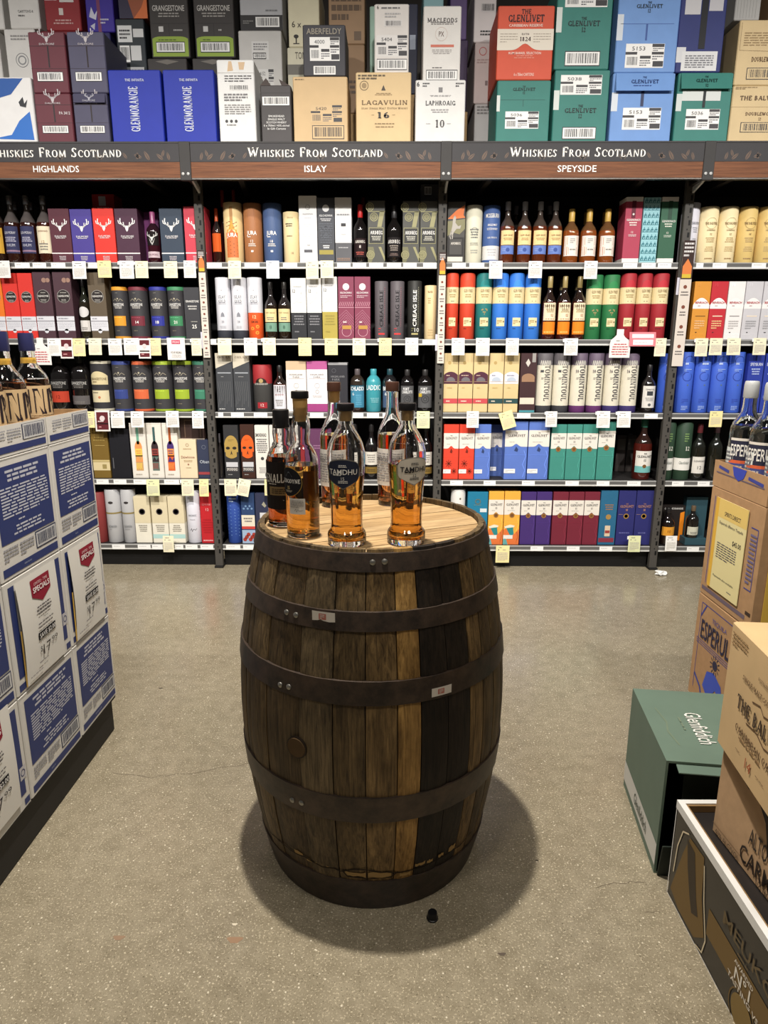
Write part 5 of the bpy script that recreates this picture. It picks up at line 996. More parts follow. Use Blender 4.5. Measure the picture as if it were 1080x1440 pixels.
it('box', [(686.5, 708), (708.5, 731)], 691, GO, 'golden orange carton with teal and coral artwork', gpirate)
it('box', [(732, 753), (753.5, 775)], 692, GP_, 'deep purple whisky carton with white band', gliv(GP_, '14', lead=True, lab=False))
it('box', [(776.5, 798), (798.5, 820), (820.5, 842)], 692, GM, 'burgundy whisky carton with white band', gliv(GM, '15', lead=True, lab=False))
it('box', (843, 867), 690, (40, 98, 132), 'petrol blue carton with vase picture and red stripe', lambda s: (s.lines(.25, .64, .8, .76, 3, (150, 110, 80), 3, True), s.disc(.52, .52, .16, (160, 126, 70), 3), s.strips(.36, .68, lambda u: .36, lambda u: .16, (206, 186, 160), 3), s.rect(.38, .22, .66, .27, (150, 60, 56), 5), s.rect(.02, .05, .94, .13, (128, 48, 62), 3)))
GN = (42, 44, 104)
it('box', [(868, 892.5), (893, 917)], 690, GN, 'midnight blue carton with copper lettering', pr(('t', 'THE', .5, .76, .02, (176, 130, 110), None, 'serif'), ('t', 'GLENLIVET', .5, .715, .045, (176, 130, 110), .78, 'serif'), ('t', '18', .5, .65, .04, (176, 130, 110), None, 'serif'), ('d', .5, .535, .16, (150, 116, 60)), ('d', .5, .535, .1, (110, 80, 44)), ('r', .05, .565, .3, .57, (160, 130, 120)), ('l', .15, .2, .8, .25, 1, (90, 92, 150))))
at_bay(4, 4)
it('box', (929, 962), 711, (34, 28, 26), 'black and orange open gift carton', pr(('t', 'GLENMORANGIE', .5, .92, .05, (206, 204, 200), .8, 'sans', .02), ('r', .04, .02, .96, .14, (222, 130, 30)), ('f', lambda s: s.poly([(.8, .14), (.98, .1), (.98, .84), (.8, .8)], (222, 130, 30), 3))), depth=.05, back=.088)
it('bottle', (932, 952), 716, (30, 20, 16), 'dark bottle with orange label in front of gift carton', labels=[(.26, .5, plain((214, 148, 50), ('10', .5, .3, (120, 70, 20))))], neck=(24, 20, 20))
it('box', (963, 993), 699, (44, 74, 84), 'teal arch-backed display carton', depth=.05, back=.085)
it('bottle', (968.5, 986), 713, (24, 20, 18), 'dark bottle with pale label on teal display carton', labels=[(.10, .36, plain((196, 194, 176), lines=3))], neck=(24, 22, 22), cap=((96, 80, 62), .84, 'plastic'), lift=.0435)
it('box', (963, 993), 757, (44, 74, 84), 'teal foot block of the display carton', depth=.08)

# ---------------------------------------------------------------- cartons on the top deck
YO = 3.765; DZ = 2.231
def ov(a, b, ytop, z0, Y, col, desc, fn=None, depth=.30, mk='card', bands=None, flap=None, name='carton'):
    """carton whose front face spans pixels a..b and reaches up to row ytop; returns the height of its top"""
    z1 = at(540, ytop, Y=Y)[2]; pm = proj((0, Y, (max(z0, at(540, 200, Y=Y)[2])+z1)/2))[1]
    X0, X1 = at(a, pm, Y=Y)[0], at(b, pm, Y=Y)[0]; w = X1-X0-(.008 if Y < 4 else .024); h = z1-z0-.001; hid = max(0, at(540, 200, Y=Y)[2]-z0) if z0 < DZ+.01 and Y < 4 else 0      # the header sign hides the lowest part
    t = thing(name, desc, 'carton', ((X0+X1)/2, Y+depth/2, z0))
    link('body', box_mesh(w, depth, h, mat(col, mk), .004, [(q[0], q[1], mat(q[2], mk)) for q in bands] if bands else None), t)
    if fn: s = Sheet(w, h-hid, int(a)); fn(s); s.emit('front_print', t, o=(0, -depth/2, hid))
    if flap:    # half-open flap hanging over the front: (v hinge, length, colour, lettering)
        v, L, c, tx = flap; L *= (h-hid)/h; f = link('flap', box_mesh(w*.92, .004, L*h, mat(c, mk), .0008), t, (0, -depth/2-.002, v*h), None)
        f.rotation_euler = (math.radians(180-14), 0, 0)
        if tx:
            s = Sheet(w*.92, L*h, 2); tx(s); s.emit('flap_print', f, o=(0, .0022, L*h), U=(1, 0, 0), Vv=(0, 0, -1))
    return z1
def vis(s, v): return v
LB = lambda z0, ytop, Y=YO: None
DALB = lambda num=None: (lambda s: (stag(s, .5, .90, .62, (190, 182, 184)), s.text('DALMORE', .5, .80, .03, (196, 188, 190), .42, 'sans', .01), s.rect(0, .765, 1, .772, (40, 22, 28), 2), s.rect(.49, .42, .53, .765, (34, 20, 24), 2), s.barcode(.15, .20, .85, .34), s.rect(0, .40, 1, .405, (40, 22, 28), 2), s.text(num, .8, .60, .06, (220, 214, 214), .3) if num else None))
z = ov(50, 103, 130, DZ, YO, (98, 44, 54), 'maroon stag-print case with handwritten number under its twin', DALB('PA 3412')); ov(42, 95, 43, z, YO, (98, 44, 54), 'maroon stag-print case stacked on another maroon case', DALB())
z = ov(103.5, 154, 130, DZ, YO, (74, 72, 94), 'slate stag-print case with drooping flap under its twin', DALB(), flap=(.99, .20, (70, 68, 90), lambda s: (stag(s, .5, .5, .4, (180, 178, 186)), s.text('DALMORE', .5, .2, .2, (186, 184, 192), .4)))); ov(96, 150, 43, z, YO, (78, 76, 98), 'slate stag-print case stacked on another slate case', DALB())
def wb_(s): s.poly([(0, .98), (.86, .98), (.62, .74), (.3, .66), (0, .62)], (24, 78, 150), 2); s.poly([(.2, .06), (.55, .12), (.72, .34), (.92, .48), (.95, .04)], (36, 104, 186), 2); s.lines(.1, .45, .5, .52, 1, (110, 116, 130)); s.poly([(.74, .62), (.82, .7), (.84, .6), (.9, .66), (.86, .54), (.76, .56)], (34, 34, 40), 3)
ov(-32, 49, 107, DZ, YO, (222, 220, 218), 'white case with blue wave print beside maroon cases', wb_, flap=None)
GM_ = lambda s: (s.text('THE INFINITA', .5, .86, .035, (206, 212, 230), .36, 'serif'), s.text('GLENMORANGIE', .46, .46, .17, (220, 224, 236), .62, 'serif', rot=90))
ov(154, 229.5, 97, DZ, YO, (30, 48, 158), 'cobalt blue case beside slate cases', GM_); ov(230.5, 304, 97, DZ, YO, (30, 48, 158), 'cobalt blue case beside crumpled white case', GM_)
def alex(s): s.rect(0, .84, 1, .845, (170, 166, 160), 2); s.poly([(.28, .86), (.44, .87), (.40, .98), (.32, .98)], (206, 176, 140), 2); s.poly([(.6, .88), (.72, .88), (.76, .97), (.58, .97)], (206, 176, 140), 2); s.lines(.2, .73, .92, .82, 3, (90, 88, 90), fill=.4); s.barcode(.3, .635, .85, .70, (222, 220, 216), INK, False); s.lines(.16, .50, .8, .60, 3, (120, 118, 118), fill=.6); s.lines(.16, .34, .88, .47, 5, (140, 138, 136)); [s.disc(.2+.13*i, .26, .04, (60, 60, 62), 2, 8) for i in range(3)]; s.lines(.2, .2, .7, .23, 1, (140, 138, 136))
ov(306, 360, 83, DZ, YO, (226, 225, 222), 'crumpled white case with torn tape marks', alex)
def smoke(s): s.rect(0, .86, 1, .865, (40, 38, 38), 2); s.barcode(.06, .65, .94, .80); [s.text(q, .5, .46-.055*i, .035, (222, 220, 216), wd, 'sans', .02) for i, (q, wd) in enumerate((('SMOKEHEAD', .52), ('SINGLE MALT', .56), ('SCOTCH WHISKY', .66), ('6 x 750ml / 43% alc/vol', .84), ('In Gift Cartons', .6)))]; s.poly([(.0, .99), (.2, 1.12), (.36, .99)], (52, 36, 28), 2); s.poly([(.62, 1.1), (.7, .99), (.98, .99)], (52, 36, 28), 2)
ov(366, 411, 119, DZ, YO, (72, 68, 68), 'dark grey case with torn open top and barcode', smoke)
KR = (204, 174, 130)
z = ov(411.5, 490, 107, DZ, YO, KR, 'tan case with shipping label under black case', lambda s: (s.ship(.32, .30, .9, .57, '5420', KR), s.barcode(.35, .06, .92, .25, KR, INK, True), s.lines(.04, .94, .4, .97, 1, (120, 100, 70))))
ov(425, 487, 34, z, YO, (62, 61, 66), 'black case with white shipping label on tan case', lambda s: (s.text('ABERFELDY', .5, .87, .11, (150, 142, 128), .82, 'sans', .02), s.ship(.16, .30, .86, .76, '4000'), s.barcode(.24, .03, .76, .2)), depth=.28)
def lagv(s): s.lines(.04, .89, .55, .97, 2, (90, 74, 50), fill=.55); s.ring(.15, .81, .075, .012, (110, 90, 60), 2, 14); s.disc(.15, .81, .045, (150, 126, 88), 2, 8); s.poly([(.46, .74), (.5, .82), (.54, .74)], (60, 50, 40), 2); s.lines(.33, .67, .67, .71, 2, (150, 124, 84), cen=True); s.text('LAGAVULIN', .52, .57, .06, (120, 94, 60), .84, 'serif'); s.text('Islay Single Malt Scotch Whisky', .52, .49, .026, (126, 100, 66), .84, 'serif'); s.text('16', .5, .39, .085, (50, 42, 36), .24, 'serif'); s.lines(.28, .385, .36, .40, 1, (140, 116, 76)); s.lines(.66, .385, .74, .40, 1, (140, 116, 76)); s.lines(.32, .2, .72, .29, 2, (140, 116, 76), cen=True, fill=.35)
z = ov(499.5, 579, 101, DZ, YO, (212, 184, 138), 'pale tan case numbered sixteen', lagv)
ov(525.5, 576, 5, z, YO+.03, (220, 214, 208), 'white case with black shipping label on pale tan case', lambda s: (s.text('6', .1, .95, .05, (50, 48, 50), None), s.lines(.2, .92, .95, .96, 1, (110, 108, 108)), s.lines(.3, .80, .75, .88, 2, (170, 168, 168)), s.barcode(.28, .68, .80, .77, (220, 216, 212), INK, False), s.ship(.06, .25, .96, .56, '5404', (222, 218, 214)), s.barcode(.08, .07, .94, .21)), depth=.26)
def laph(s): s.text('6', .05, .93, .07, (40, 38, 40), None, 'sans', .03); s.lines(.14, .88, .28, .96, 2, (70, 68, 70)); s.lines(.8, .88, .97, .96, 2, (70, 68, 70)); s.rect(.46, .80, .54, .88, (120, 118, 118), 2); s.lines(.28, .73, .72, .76, 2, (170, 168, 168), cen=True); s.text('LAPHROAIG', .5, .63, .07, (60, 58, 60), .6, 'serif'); s.lines(.3, .47, .7, .54, 2, (150, 148, 148), cen=True); s.text('10', .5, .30, .12, (70, 68, 68), .2, 'serif'); s.lines(.22, .29, .38, .31, 1, (160, 158, 158)); s.lines(.64, .29, .8, .31, 1, (160, 158, 158))
z = ov(583, 655, 112, DZ, YO, (220, 218, 214), 'white case numbered ten', laph)
ov(594, 649, 8, z, YO+.02, (222, 218, 212), 'white case with orange bar on white case numbered ten', lambda s: (s.text('MACLEODS', .5, .81, .055, (84, 80, 80), .8, 'serif'), s.lines(.2, .75, .8, .79, 2, (130, 126, 124), cen=True), s.ring(.48, .63, .16, .012, (206, 190, 180), 2, 18), s.text('PX', .48, .63, .065, (110, 90, 84), .14), s.rect(.2, .455, .82, .49, (200, 110, 90), 2), s.lines(.2, .36, .8, .43, 3, (176, 170, 166), cen=True), s.lines(.25, .17, .75, .19, 1, (80, 76, 76)), s.barcode(.1, .02, .92, .14)), depth=.28)
CB = (206, 84, 58); TE = (56, 122, 112); LBL_ = (112, 150, 206)
LVT = lambda s, v, k=1., w=.56: (s.text('THE', .5, v+.075*k, .03*k, (30, 44, 44), None, 'serif'), s.text('GLENLIVET', .5, v+.02*k, .055*k, (30, 44, 44), w, 'serif'), s.text('12', .5, v-.05*k, .05*k, (30, 44, 44), None, 'serif'))
z = ov(697, 774, 113, DZ, YO, TE, 'teal case under orange-red case', lambda s: (LVT(s, .84, .8, .42), s.rect(.06, .685, .9, .69, (34, 84, 78), 2), s.rect(.49, .58, .5, .685, (34, 84, 78), 2), s.ship(.17, .22, .80, .50, '5036'), s.rect(0, .50, .06, .76, (206, 210, 204), 2)))
def carib(s):
    s.text('THE', .5, .92, .06, (50, 30, 34), .17, 'serif'); s.text('GLENLIVET', .5, .83, .09, (50, 30, 34), .64, 'serif'); s.text('CARIBBEAN RESERVE', .5, .735, .035, (238, 214, 200), .6, 'sans', .02)
    s.strips(0, 1, lambda u: .69, lambda u: .405+.09*math.exp(-((u-.5)/.12)**2), (222, 212, 196), 2, 24); s.text('ESTD', .5, .62, .022, (60, 40, 40), .14, 'serif', l=4); s.text('1824', .5, .555, .055, (60, 40, 40), .2, 'serif', l=4); s.lines(.05, .5, .36, .64, 4, (160, 148, 134), 4, fill=.25); s.lines(.64, .5, .95, .64, 4, (160, 148, 134), 4, fill=.25)
    s.text('RUM BARREL SELECTION', .5, .365, .032, (242, 214, 200), .58, 'sans', .02); s.lines(.3, .29, .7, .34, 2, (228, 160, 140), cen=True, fill=.3); s.text('6 x 750ml CARTONS', .5, .075, .04, (242, 214, 200), .36, 'sans', .01)
ov(698, 779, 8, z, YO, CB, 'orange-red case with white wave band', carib)
tealbig = lambda s: (s.ship(.11, .66, .86, .93, '5038'), LVT(s, .42, 1.1, .58), s.barcode(.2, .05, .8, .2), s.rect(0, .45, .1, .72, (206, 212, 206), 2))
z = ov(777, 856, 98.5, DZ, YO, TE, 'large teal case under its twin', tealbig)
ov(781, 861, -28, z, YO, TE, 'large teal case stacked on another teal case', lambda s: (s.ship(.14, .70, .90, .98, '5283'), LVT(s, .50, 1.0, .58), s.barcode(.2, .05, .82, .2), s.rect(0, .42, .1, .70, (206, 212, 206), 2)))
FR = lambda s: (s.text('THE', .5, .74, .10, (40, 60, 110), None, 'serif'), s.text('GLENLIVET', .5, .5, .2, (40, 60, 110), .48, 'serif'), s.lines(.3, .22, .7, .32, 1, (60, 84, 140)))
blu = lambda s: (s.ship(.2, .18, .82, .50, '5153'), s.rect(.47, .52, .52, .75, (40, 50, 84), 2), s.rect(0, .45, .1, .72, (206, 212, 218), 2))
z = ov(858, 947, 103, DZ, YO, LBL_, 'sky blue case with drooping flap under its twin', blu, flap=(.995, .28, LBL_, FR))
ov(866, 955, -12, z, YO, LBL_, 'sky blue case stacked on another sky blue case', lambda s: (LVT(s, .80, .8, .42), s.rect(.06, .60, .92, .606, (70, 98, 160), 2), s.rect(.47, .40, .5, .6, (60, 88, 150), 2), s.ship(.17, .06, .80, .36, '5153'), s.rect(0, .40, .1, .72, (206, 212, 218), 2)))
z = ov(949, 1028, 103, DZ, YO, TE, 'teal case with drooping flap under navy case', lambda s: (s.rect(.1, .60, .8, .75, (206, 210, 206), 2), s.ship(.2, .18, .82, .48, '5036'), s.rect(.48, .50, .53, .74, (16, 26, 26), 4), s.rect(0, .45, .1, .7, (200, 206, 202), 2)), flap=(.995, .25, TE, lambda s: (s.text('THE', .5, .74, .10, (20, 50, 46), None, 'serif'), s.text('GLENLIVET', .5, .5, .2, (20, 50, 46), .42, 'serif'), s.text('12', .5, .2, .18, (20, 50, 46), None, 'serif'))))
ov(953, 1020, -18, z, YO, (44, 52, 108), 'navy case with torn paper labels on teal case', lambda s: (s.rect(.1, .68, .44, .95, (196, 194, 196), 2), s.rect(.62, .72, .92, .98, (190, 188, 192), 2), s.rect(.46, .28, .60, .96, (14, 14, 20), 4), s.rect(0, .12, .2, .30, (206, 206, 208), 2), s.rect(.12, .02, .90, .25, (214, 214, 214), 3), s.lines(.2, .05, .82, .21, 6, (110, 110, 116), 5)))
KB = (206, 182, 138)
z = ov(1026, 1112, 121, DZ, YO, KB, 'tan case lettered double wood under its twin', lambda s: (s.rect(0, .62, 1, .625, (150, 124, 84), 2), s.text('THE BALVENIE', .5, .78, .075, (96, 70, 46), .74, 'serif'), s.text('DOUBLEWOOD', .5, .50, .055, (110, 82, 54), .5, 'serif'), s.text('12', .5, .41, .05, (110, 82, 54), None, 'serif'), s.barcode(.2, .18, .8, .34, KB), s.lines(.04, .93, .4, .98, 2, (140, 114, 76))))
ov(1035, 1117, 29, z, YO, KB, 'tan case with torn front stacked on its twin', lambda s: (s.line([(.04, .96), (.04, .54), (.7, .52), (.98, .54)], .006, (130, 104, 70), 2), s.lines(.1, .60, .8, .82, 6, (150, 124, 86), fill=.35), s.text('DOUBLEWOOD', .5, .40, .07, (110, 82, 54), .46, 'serif'), s.barcode(.22, .1, .82, .26, KB)))
# back row, stacked from the deck up
YB = 4.12; nb = [0]
def stack(a, b, items):
    """items from the bottom up: (ytop, colour, label, print)"""
    z = DZ; first = at(540, items[0][0], Y=YB)[2]
    if first-z > .46:
        c = at(540, items[0][0]+70, Y=YB)[2]
        if len(items) == 1 or True:
            zz = z+(first-z)*.5; py = proj((0, YB, zz))[1]; nb[0] += 1
            z = ov(a, b, py, z, YB, (176, 146, 106), 'plain brown case holding up the ' + ' '.join(items[0][2].split()[:10]), None, .34, 'kraft')
    for y, c, l, fn in items: z = ov(a, b, y, z, YB, c, l, fn, .34)
WH = (216, 213, 208); seal = lambda s: (s.ring(.5, .6, .2, .02, (120, 120, 122), 2, 18), s.ring(.5, .6, .12, .04, (140, 140, 142), 2, 14), s.lines(.2, .85, .8, .93, 2, (150, 148, 146)))
stack(-42, 6, [(40, WH, 'white case with round grey seal at the rear stack end', seal), (-30, WH, 'plain white case topping the rear stack end', lambda s: s.lines(.2, .2, .8, .32, 2, (110, 108, 106)))])
stack(8, 57, [(39, WH, 'white case with round grey seal behind maroon cases', seal), (-30, WH, 'white case with two lines of print behind maroon cases', lambda s: (s.text('CARTONS 6', .55, .36, .05, (90, 88, 88), .5), s.lines(.3, .24, .8, .30, 1, (110, 108, 106))))])
stack(59, 115, [(42, (120, 40, 46), 'dark red case behind maroon cases', None), (-28, (140, 44, 48), 'red case with paper stickers topping the rear stack', lambda s: (s.rect(.02, .62, .36, .98, (214, 208, 202), 2), s.rect(.44, .58, .84, .98, (206, 200, 196), 2), s.lines(.08, .66, .3, .9, 4, (120, 116, 116), 4), s.rect(.4, .32, .52, .46, (206, 196, 190), 2), s.lines(.2, .12, .8, .24, 2, (196, 150, 146), cen=True)))])
stack(117, 162, [(44, (44, 42, 92), 'dark violet case behind slate cases', None), (-28, (62, 48, 146), 'bright violet case with silver splash print', lambda s: (s.poly([(.1, .3), (.2, .5), (.3, .34), (.42, .44), (.34, .24)], (200, 200, 214), 2), s.rect(.4, .0, .52, .98, (120, 62, 96), 2), s.lines(.5, .15, .8, .28, 2, (190, 186, 206)), s.poly([(.12, .12), (.3, .18), (.26, .04)], (190, 190, 206), 2)))])
stack(163, 209, [(25, (46, 52, 56), 'dark slate case with white stock labels behind cobalt cases', lambda s: (s.rect(.06, .72, .56, .92, (214, 214, 212), 2), s.lines(.12, .75, .5, .88, 3, INK, 4), s.rect(.6, .78, .96, .88, (206, 206, 204), 2), s.barcode(.1, .48, .44, .68), s.rect(.48, .5, .84, .68, (206, 206, 204), 2), s.rect(.1, .2, .9, .42, (196, 196, 196), 2), s.lines(.14, .24, .86, .4, 4, (120, 120, 120), 4))), (-28, (150, 84, 58), 'orange photo-print case on dark slate case', lambda s: (s.poly([(0, 0), (.5, 0), (.3, .6), (0, .8)], (54, 50, 70), 2), s.poly([(.5, 0), (1, 0), (1, .7), (.8, .3)], (206, 110, 60), 2)))])
GRN = lambda s: (s.text('GRANGESTONE', .5, .64, .07, (196, 192, 186), .82, 'sans', .02), s.disc(.5, .80, .12, (110, 104, 94), 2, 6, .5), s.lines(.2, .52, .8, .59, 2, (150, 146, 140), cen=True), s.rect(.02, .445, .98, .45, (40, 38, 38), 2), s.rect(.48, .28, .49, .445, (40, 38, 38), 2), s.rect(.22, .34, .34, .41, (200, 198, 194), 2), s.lines(.6, .34, .9, .38, 1, (170, 168, 164)), s.strips(.04, .96, lambda u: .28-.05*(abs(u-.5)*2)**6, lambda u: .02, (140, 164, 60), 3), s.barcode(.14, .08, .86, .2, W_, INK, True, 5), s.lines(.2, .22, .8, .25, 1, (90, 110, 40), 6))
for a, b, q in ((207, 268, 'beside slate labelled case'), (269.5, 332, 'beside grey-white case')):
    stack(a, b, [(81, (58, 54, 52), 'charcoal case with faint eagle %s' % q, lambda s: s.poly([(.2, .95), (.5, .9), (.8, .95), (.5, .98)], (110, 104, 96), 2)), (-30, (60, 56, 54), 'charcoal case with lime green barcode panel %s' % q, GRN)])
stack(334, 400, [(42, (196, 193, 188), 'grey-white case with barcode stickers behind dark grey case', lambda s: (s.rect(.3, .62, .7, .86, (210, 208, 204), 2), s.barcode(.34, .64, .62, .70), s.lines(.34, .74, .66, .84, 3, (130, 128, 128), 4), s.ship(.4, .2, .8, .5, '4152', (206, 204, 200)))), (-30, (176, 176, 178), 'silver case with black barcode foot behind white case', lambda s: (s.rect(0, 0, 1, .30, (44, 42, 42), 2), s.barcode(.36, .06, .92, .26, W_, INK, True, 4), s.lines(.06, .12, .3, .2, 2, (130, 128, 124), 4), s.lines(.6, .36, .95, .42, 1, (120, 120, 122), 4)))])
def six(s): s.text('6 x', .26, .34, .09, (60, 54, 48), .3); s.disc(.24, .16, .08, (50, 46, 42), 2, 8, .7); s.rect(.22, .06, .26, .14, (50, 46, 42), 2); s.rect(.14, .045, .34, .06, (50, 46, 42), 2)
stack(402, 452, [(66, (206, 200, 176), 'cream case with dark stripe behind tan case', lambda s: (s.rect(0, .60, 1, .75, (110, 106, 98), 2), s.text('TOMATIN', .6, .88, .1, (90, 84, 74), .7))), (-30, (218, 210, 180), 'cream case marked with wine glass', six)])
stack(459, 516, [(62, (150, 120, 90), 'brown case with faded black print behind black case', lambda s: s.lines(.1, .2, .8, .5, 4, (90, 72, 56))), (-30, (158, 128, 98), 'brown case with smeared capitals above rear stack', lambda s: (s.lines(.08, .35, .9, .92, 4, (100, 80, 62), fill=.6), s.rect(.7, .06, .9, .2, (110, 90, 72), 2)))])
stack(517, 556, [(8, (160, 190, 172), 'mint green case behind white labelled case', None)]); stack(557, 590, [(5, (52, 54, 72), 'navy case in the gap between white cases', lambda s: s.rect(.6, .5, .9, .66, (170, 176, 190), 2))])
stack(592, 626, [(-30, (146, 186, 190), 'pale aqua case behind white orange-bar case', None)]); stack(630, 660, [(56, (60, 44, 74), 'dark plum case behind white orange-bar case', None), (-30, (92, 74, 116), 'muted purple case above dark plum case', None)])
stack(664, 701, [(146, (190, 186, 184), 'shrink-wrapped white case beside orange-red case', lambda s: s.lines(.1, .86, .9, .98, 3, (120, 116, 114))), (60, (206, 190, 186), 'pale pink case with small red seal', lambda s: (s.ring(.36, .86, .16, .03, (190, 90, 84), 2, 14), s.lines(.1, .66, .9, .74, 2, (176, 150, 146)), s.rect(.5, .3, .62, .38, (130, 110, 108), 2))), (-30, (214, 206, 204), 'white case with black print beside orange-red case', lambda s: (s.lines(.3, .66, .95, .9, 3, (90, 86, 86)), s.barcode(.3, .48, .95, .62, (206, 200, 198), INK, False), s.lines(.3, .1, .95, .2, 2, (60, 58, 58))))])
stack(1032, 1074, [(30, (196, 190, 180), 'off-white case behind tan cases', None), (-30, (206, 204, 200), 'white ribbed case above the tan cases', lambda s: [s.line([(.1+.12*i, .05), (.1+.12*i, .9)], .01, (170, 168, 164), 2) for i in range(7)])])
stack(1075, 1120, [(-30, (158, 128, 96), 'brown case towering behind tan cases', None)])

# ---------------------------------------------------------------- blue and white cases on the plinth
def face(s, t, side, w, d, h, name='print'):
    """stick a sheet on a side of a case"""
    o, U, V = {'+x': ((w/2, 0, 0), (0, 1, 0), (0, 0, 1)), '-x': ((-w/2, 0, 0), (0, -1, 0), (0, 0, 1)), '-y': ((0, -d/2, 0), (1, 0, 0), (0, 0, 1)), 'top': ((0, -d/2, h), (1, 0, 0), (0, 1, 0)), 'topx': ((-w/2, 0, h), (0, -1, 0), (1, 0, 0))}[side]
    return s.emit(name, t, o=o, U=U, Vv=V)
def crate(name, label, cx, cy, z0, w, d, h, c, rz=0, mk='card', bands=None, cat='case', group=None):
    t = thing(name, label, cat, (cx, cy, z0), rz, group); link('body', box_mesh(w, d, h, mat(c, mk), .003, bands), t); return t
def tray_mesh(w, d, h, c, mk, inner, t=.005, floor=.006):
    mo, mi_ = mat(c, mk), mat(inner, 'kraft'); a, b = w/2, d/2
    o = [(-a, -b), (a, -b), (a, b), (-a, b)]; i = [(-a+t, -b+t), (a-t, -b+t), (a-t, b-t), (-a+t, b-t)]
    V = [p+(0,) for p in o]+[p+(h,) for p in o]+[p+(h,) for p in i]+[p+(floor,) for p in i]; Fc = [(3, 2, 1, 0), (12, 13, 14, 15)]; m = [0, 1]
    for k in range(4):
        n = (k+1) % 4; Fc += [(k, n, 4+n, 4+k), (4+k, 4+n, 8+n, 8+k), (8+k, 8+n, 12+n, 12+k)]; m += [0, 1, 1]
    return mesh('tray', V, Fc, [mo, mi_], m)
pl = thing('plinth', 'low black display plinth under blue and white cases', 'plinth', (-1.365, 1.66, 0)); link('body', box_mesh(.80, .86, .118, mat((34, 32, 31), 'black'), .004), pl); link('top_lip', box_mesh(.822, .875, .013, mat((40, 38, 36), 'black'), .003), pl, (0, 0, .118))
XF = -.95; CW = .40; YB_ = [2.10, 1.835, 1.534, 1.233]; ZB = [.131, .429, .736, 1.04]; NAVY = (44, 56, 108); CWH = (212, 209, 203)
def textface(s):
    s.rect(.07, .30, .95, .93, NAVY, 2); c = (190, 192, 204)
    s.lines(.18, .79, .84, .90, 3, c, 3, True, .55); s.lines(.14, .50, .90, .76, 10, c, 3, False, .5); s.lines(.36, .45, .64, .475, 1, c, 3); s.lines(.24, .34, .80, .43, 3, c, 3, True, .5)
    s.barcode(.60, .145, .95, .275, (200, 200, 200), (50, 56, 84)); s.lines(.08, .15, .3, .27, 4, (150, 150, 156), 3); s.lines(.33, .15, .56, .27, 4, (150, 150, 156), 3); s.rect(.04, .035, .96, .105, NAVY, 2); s.lines(.36, .055, .6, .085, 1, (110, 118, 150), 3)
    s.line([(0, .985), (1, .985)], .006, (160, 156, 150), 2)
def barface(s):
    s.rect(.06, .14, .15, .95, NAVY, 2); s.rect(.85, .14, .94, .95, NAVY, 2); s.rect(.04, .03, .2, .09, NAVY, 2); s.rect(.9, .03, .98, .09, NAVY, 2); s.rect(.88, .28, .97, .40, (190, 188, 192), 3); s.ring(.925, .34, .03, .008, NAVY, 4, 10); s.lines(.3, .5, .7, .6, 2, (150, 150, 156))
ROW = ['bottom row', 'middle row', 'top row']; CL = ['shelf-end column', 'middle column', 'column farthest from shelves']
for k in range(3):
    y1, y0 = YB_[k], YB_[k+1]
    for r in range(3):
        d, h = y1-y0-.004, ZB[r+1]-ZB[r]-.001
        bar_ = (r == 1) if k < 2 else (r != 1)
        t = crate('wine_case', 'white case with %s, %s of stack, %s' % ('navy side bars' if bar_ else 'navy text panel', ROW[r], CL[k]), XF-CW/2, (y0+y1)/2, ZB[r], CW, d, h, CWH)
        s = Sheet(d, h, k*3+r); (barface if bar_ else textface)(s); face(s, t, '+x', CW, d, h, 'side_print')
    if k < 2:
        d, h = y1-y0-.004, 1.116-ZB[3]
        t = thing('case_tray', 'cut-down white case tray holding bottles, %s' % CL[k], 'tray', (XF-CW/2, (y0+y1)/2, ZB[3])); link('body', tray_mesh(CW, d, h, CWH, 'card', (156, 124, 88)), t)
        s = Sheet(d, h, k+40); s.barcode(.60, .42, .96, .92, (200, 200, 200), (50, 56, 84)); s.lines(.12, .46, .32, .86, 4, (150, 150, 156)); s.lines(.35, .46, .56, .86, 4, (150, 150, 156)); s.rect(.04, .10, .97, .32, NAVY, 2); face(s, t, '+x', CW, d, h, 'side_print')
def special(s):
    s.poly([(.32, .94), (.80, .94), (.80, .78), (.56, .70), (.32, .78)], (140, 34, 52), 2); s.text('LIMITED - TIME', .56, .895, .026, (226, 196, 196), .34); s.text('SPECIALS', .56, .84, .05, (240, 234, 232), .42, 'sans', .03)
    s.lines(.36, .58, .76, .68, 3, (96, 92, 92), cen=True, fill=.45); s.text('750 ml', .56, .545, .022, (96, 92, 92), None); s.lines(.32, .45, .80, .52, 2, (110, 106, 106), cen=True, fill=.35); s.rect(.34, .35, .80, .42, (34, 32, 34), 2); s.text('SAVE $2.00', .57, .385, .045, (232, 230, 228), .42, 'sans', .02)
    s.text('$', .37, .26, .05, (50, 46, 46), None); s.text('17', .52, .235, .10, (50, 46, 46), .2); s.text('99', .73, .265, .05, (50, 46, 46), .16); s.lines(.3, .12, .82, .15, 1, (150, 146, 146), fill=.4); s.lines(.06, .05, .5, .08, 1, (170, 166, 166), fill=.4)
